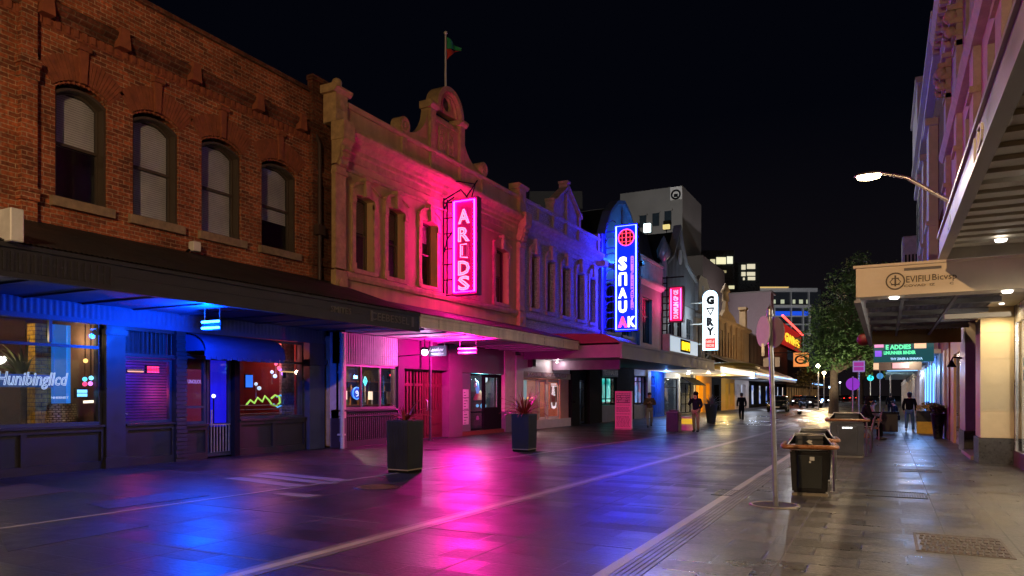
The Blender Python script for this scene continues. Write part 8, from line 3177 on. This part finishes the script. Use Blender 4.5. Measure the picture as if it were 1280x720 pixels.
# -- dark shop: teal lit case with hats
a, b = cz(592, 466, .8), cz(607, 471, .8)
t = thing('display_case', 'teal lit display case with a round clock and bell shaped shade', 'display case', cz(600, 500, .8))
obj('light', MB().tube([(XC(.75), a[1] - .2, gz(600, 467, Lc + .8)), (XC(.75), b[1] + .3, gz(600, 467, Lc + .8))], .05, 6), em('teal_tube', (.05, .75, .8), 1.6), t)
p = cz(606, 474, .7)
obj('clock', disc(MB(), Vector(p), .15, (1, -.4, 0), .02), em('clock_face', (.8, .85, .85), .8), t)
p = cz(599, 497, .7)
obj('shade', MB().lathe([(.28, 0), (.24, .1), (.12, .32), (.06, .4)], (p[0], p[1], p[2] - .1), 16), pm('straw_shade', (.55, .38, .2), .8), t)
p = cz(604, 507.5, .7)
obj('globe', MB().ball((p[0], p[1], p[2]), .13, 10).ball((p[0], p[1] - .5, p[2] + .02), .07, 8), em('orange_cyan', (.15, .55, .9), .9), t)
p = cz(597, 486, .7)
obj('blue_figure', MB().lathe([(.05, -.2), (.09, 0), (.05, .25), (.01, .35)], p, 10), em('blue_figure', (.15, .35, .9), .7), t)
mb = MB()
for k, z in enumerate((.5, .95, 1.35, 1.8)): mb.box(XC(.7), XC(1.2), yq[590] + .1, yq[608] - .05, z, z + .02)
obj('shelf', mb, M_wood, t)
light(t, (XC(.6), gy(600, Lc + .6), 2.3), (.5, .9, 1), 40, .04)
for i, (u, v) in enumerate(((594, 478), (594.5, 484), (615, 479), (616, 499), (616.5, 504), (604, 525), (597, 525))):
    p = cz(u, v, .75)
    tag(obj('ornament', MB().lathe([(.05, 0), (.07, .05), (.05, .14), (.02, .18)], p, 10), pm('ornament_pale', (.6, .52, .48), .4)), 'small pale ornament displayed in the dark shop window', 'ornament', 'ornaments in the dark shop')
# salmon shop, black fronts
t = thing('shop_lamp', 'warm lamp inside the salmon shop', 'lamp', (XC(1), (sy[652] + sy[711]) / 2, 2.6))
obj('lens', MB().lathe([(.1, 0), (.1, .04)], (XC(1), (sy[652] + sy[711]) / 2, 2.82), 12), em('shop_lens', (1, .8, .7), 4), t)
light(t, (XC(.9), (sy[652] + sy[711]) / 2, 2.7), (1, .70, .60), 130, .04)
light(t, (XC(-.55), (sy[652] + sy[711]) / 2, 3.15), (.95, .8, .85), 26, .05)
obj('outside_lens', MB().lathe([(.08, 0), (.08, .04)], (XC(-.55), (sy[652] + sy[711]) / 2, 3.2), 12), em('shop_lens', (1, .8, .7), 4), t)
t = thing('mint_backdrop', 'pale mint lit curtain with small candles in the salmon shop window', 'curtain', cz(662, 478, .6))
obj('cloth', MB().ridged((XC(.6), sy[652] + .1, 1.4), (0, sy[673] - sy[652] - .2, 0), (0, 0, .95), (1, 0, 0), 7, .08), em('mint_cloth', (.22, .38, .42), .7), t)
mb = MB()
for k in range(4): mb.lathe([(.05, 0), (.04, .12), (.01, .16)], (XC(.35), sy[652] + .35 + k * .5, 1.38), 8)
obj('candles', mb, em('candle', (1, .45, .12), 1.4), t)
t = thing('speaker_box', 'small dark box speaker on the white wall above the salmon shop board', 'speaker', cz(664, 453, -.1))
p = cz(663, 453.5, -.1)
obj('case', MB().box(XC(-.06), XC(-.3), p[1] - .2, p[1] + .2, p[2] - .2, p[2] + .2), pm('maroon_box', (.08, .03, .04), .5), t)
obj('grille', MB().box(XC(-.301), XC(-.31), p[1] - .15, p[1] + .15, p[2] - .15, p[2] + .15), M_black, t)
for i, (x_, y_, z_, col, pw, lab) in enumerate(((XC(.8), (sy[722] + sy[735]) / 2, 2.9, (.7, .85, 1), 28, 'cool lamp inside the grey glazed door between the black piers'), (XC(.7), (ty[832] + ty[848]) / 2, 2.6, (.8, .95, 1), 45, 'cool lamp inside the dark glazed front beside the blue doors'))):
    t = thing('room_lamp', lab, 'lamp', (x_, y_, z_))
    obj('globe', MB().ball((x_, y_, z_), .12, 10), em('cool_globe', (.75, .95, 1), 3.5), t)
    obj('cord', MB().tube([(x_, y_, z_ + .12), (x_, y_, z_ + .3)], .01), M_black, t)
    light(t, (x_ + .25, y_, z_ - .1), col, pw, .06)
y_ = (ty[812] + ty[832]) / 2
t = thing('door_lamp', 'blue white lamp over the bright blue doors', 'lamp', (XC(-.5), y_, 3.1))
obj('lens', MB().lathe([(.12, 0), (.12, .05)], (XC(-.5), y_, 3.26), 12), em('blue_lens', (.1, .35, 1), 4), t)
light(t, (XC(-.6), y_, 3.1), (.08, .3, 1), 190, .06)
t = thing('door_lamp', 'cool lamp over the pale grey front before the yellow shops', 'lamp', (XC(-.8), 57.5, 3.1))
obj('lens', MB().lathe([(.12, 0), (.12, .05)], (XC(-.8), 57.5, 3.26), 12), em('white_lens', (.9, .95, 1), 5), t)
light(t, (XC(-.9), 57.5, 3.1), (.85, .92, 1), 80, .06)

rnd = random.Random(12)
for k in range(9):
    h = rnd.uniform(.2, .32)
    p = (XI(2.1), 6.2 + k * .26, 1.425)
    tag(obj('bottle', MB().lathe([(.035, 0), (.036, h * .6), (.014, h * .75), (.014, h)], p, 10), pm('bottle%d' % (k % 4), (.2, .2, .2), .12)), 'small bottle in the row on the bar counter inside the first shop window', 'bottle', 'bottles on the bar counter')
for k, (y, z, w, hh, c, lab) in enumerate(((8.9, 2.2, .5, .7, (.30, .10, .05), 'rust red'), (7.2, 2.35, .7, .5, (.12, .20, .22), 'grey green'), (6.3, 2.2, .45, .6, (.4, .32, .18), 'sandy'))):
    t = thing('framed_picture', '%s framed picture on the back wall of the first shop' % lab, 'picture', (XI(3.5), y, z))
    obj('canvas', MB().box(XI(3.56), XI(3.58), y - w / 2, y + w / 2, z - hh / 2, z + hh / 2), pm('canvas%d' % k, c, .7, var=.6, scale=5), t)
    mb = MB()
    mb.prism([(y - w / 2 - .05, z - hh / 2 - .05), (y + w / 2 + .05, z - hh / 2 - .05), (y + w / 2 + .05, z + hh / 2 + .05), (y - w / 2 - .05, z + hh / 2 + .05)], 'x', XI(3.53), XI(3.59), [[(y - w / 2, z - hh / 2), (y + w / 2, z - hh / 2), (y + w / 2, z + hh / 2), (y - w / 2, z + hh / 2)]])
    obj('frame', mb, M_wood, t)
for k in range(3):
    y = 6.6 + k * 1.05
    t = local(thing('bar_stool', ('left', 'middle', 'right')[k] + ' of three bar stools at the counter inside the first shop window', 'stool', (XI(1.4), y, .1), group='bar stools in the first shop'))
    obj('seat', MB().lathe([(.17, .72), (.19, .75), (.17, .79)], n=16), M_wood, t)
    for a in range(4): obj('leg', MB().tube([(.1 * math.cos(a * PI / 2 + .7), .1 * math.sin(a * PI / 2 + .7), .73), (.2 * math.cos(a * PI / 2 + .7), .2 * math.sin(a * PI / 2 + .7), 0)], .015, 6), M_steel, t)
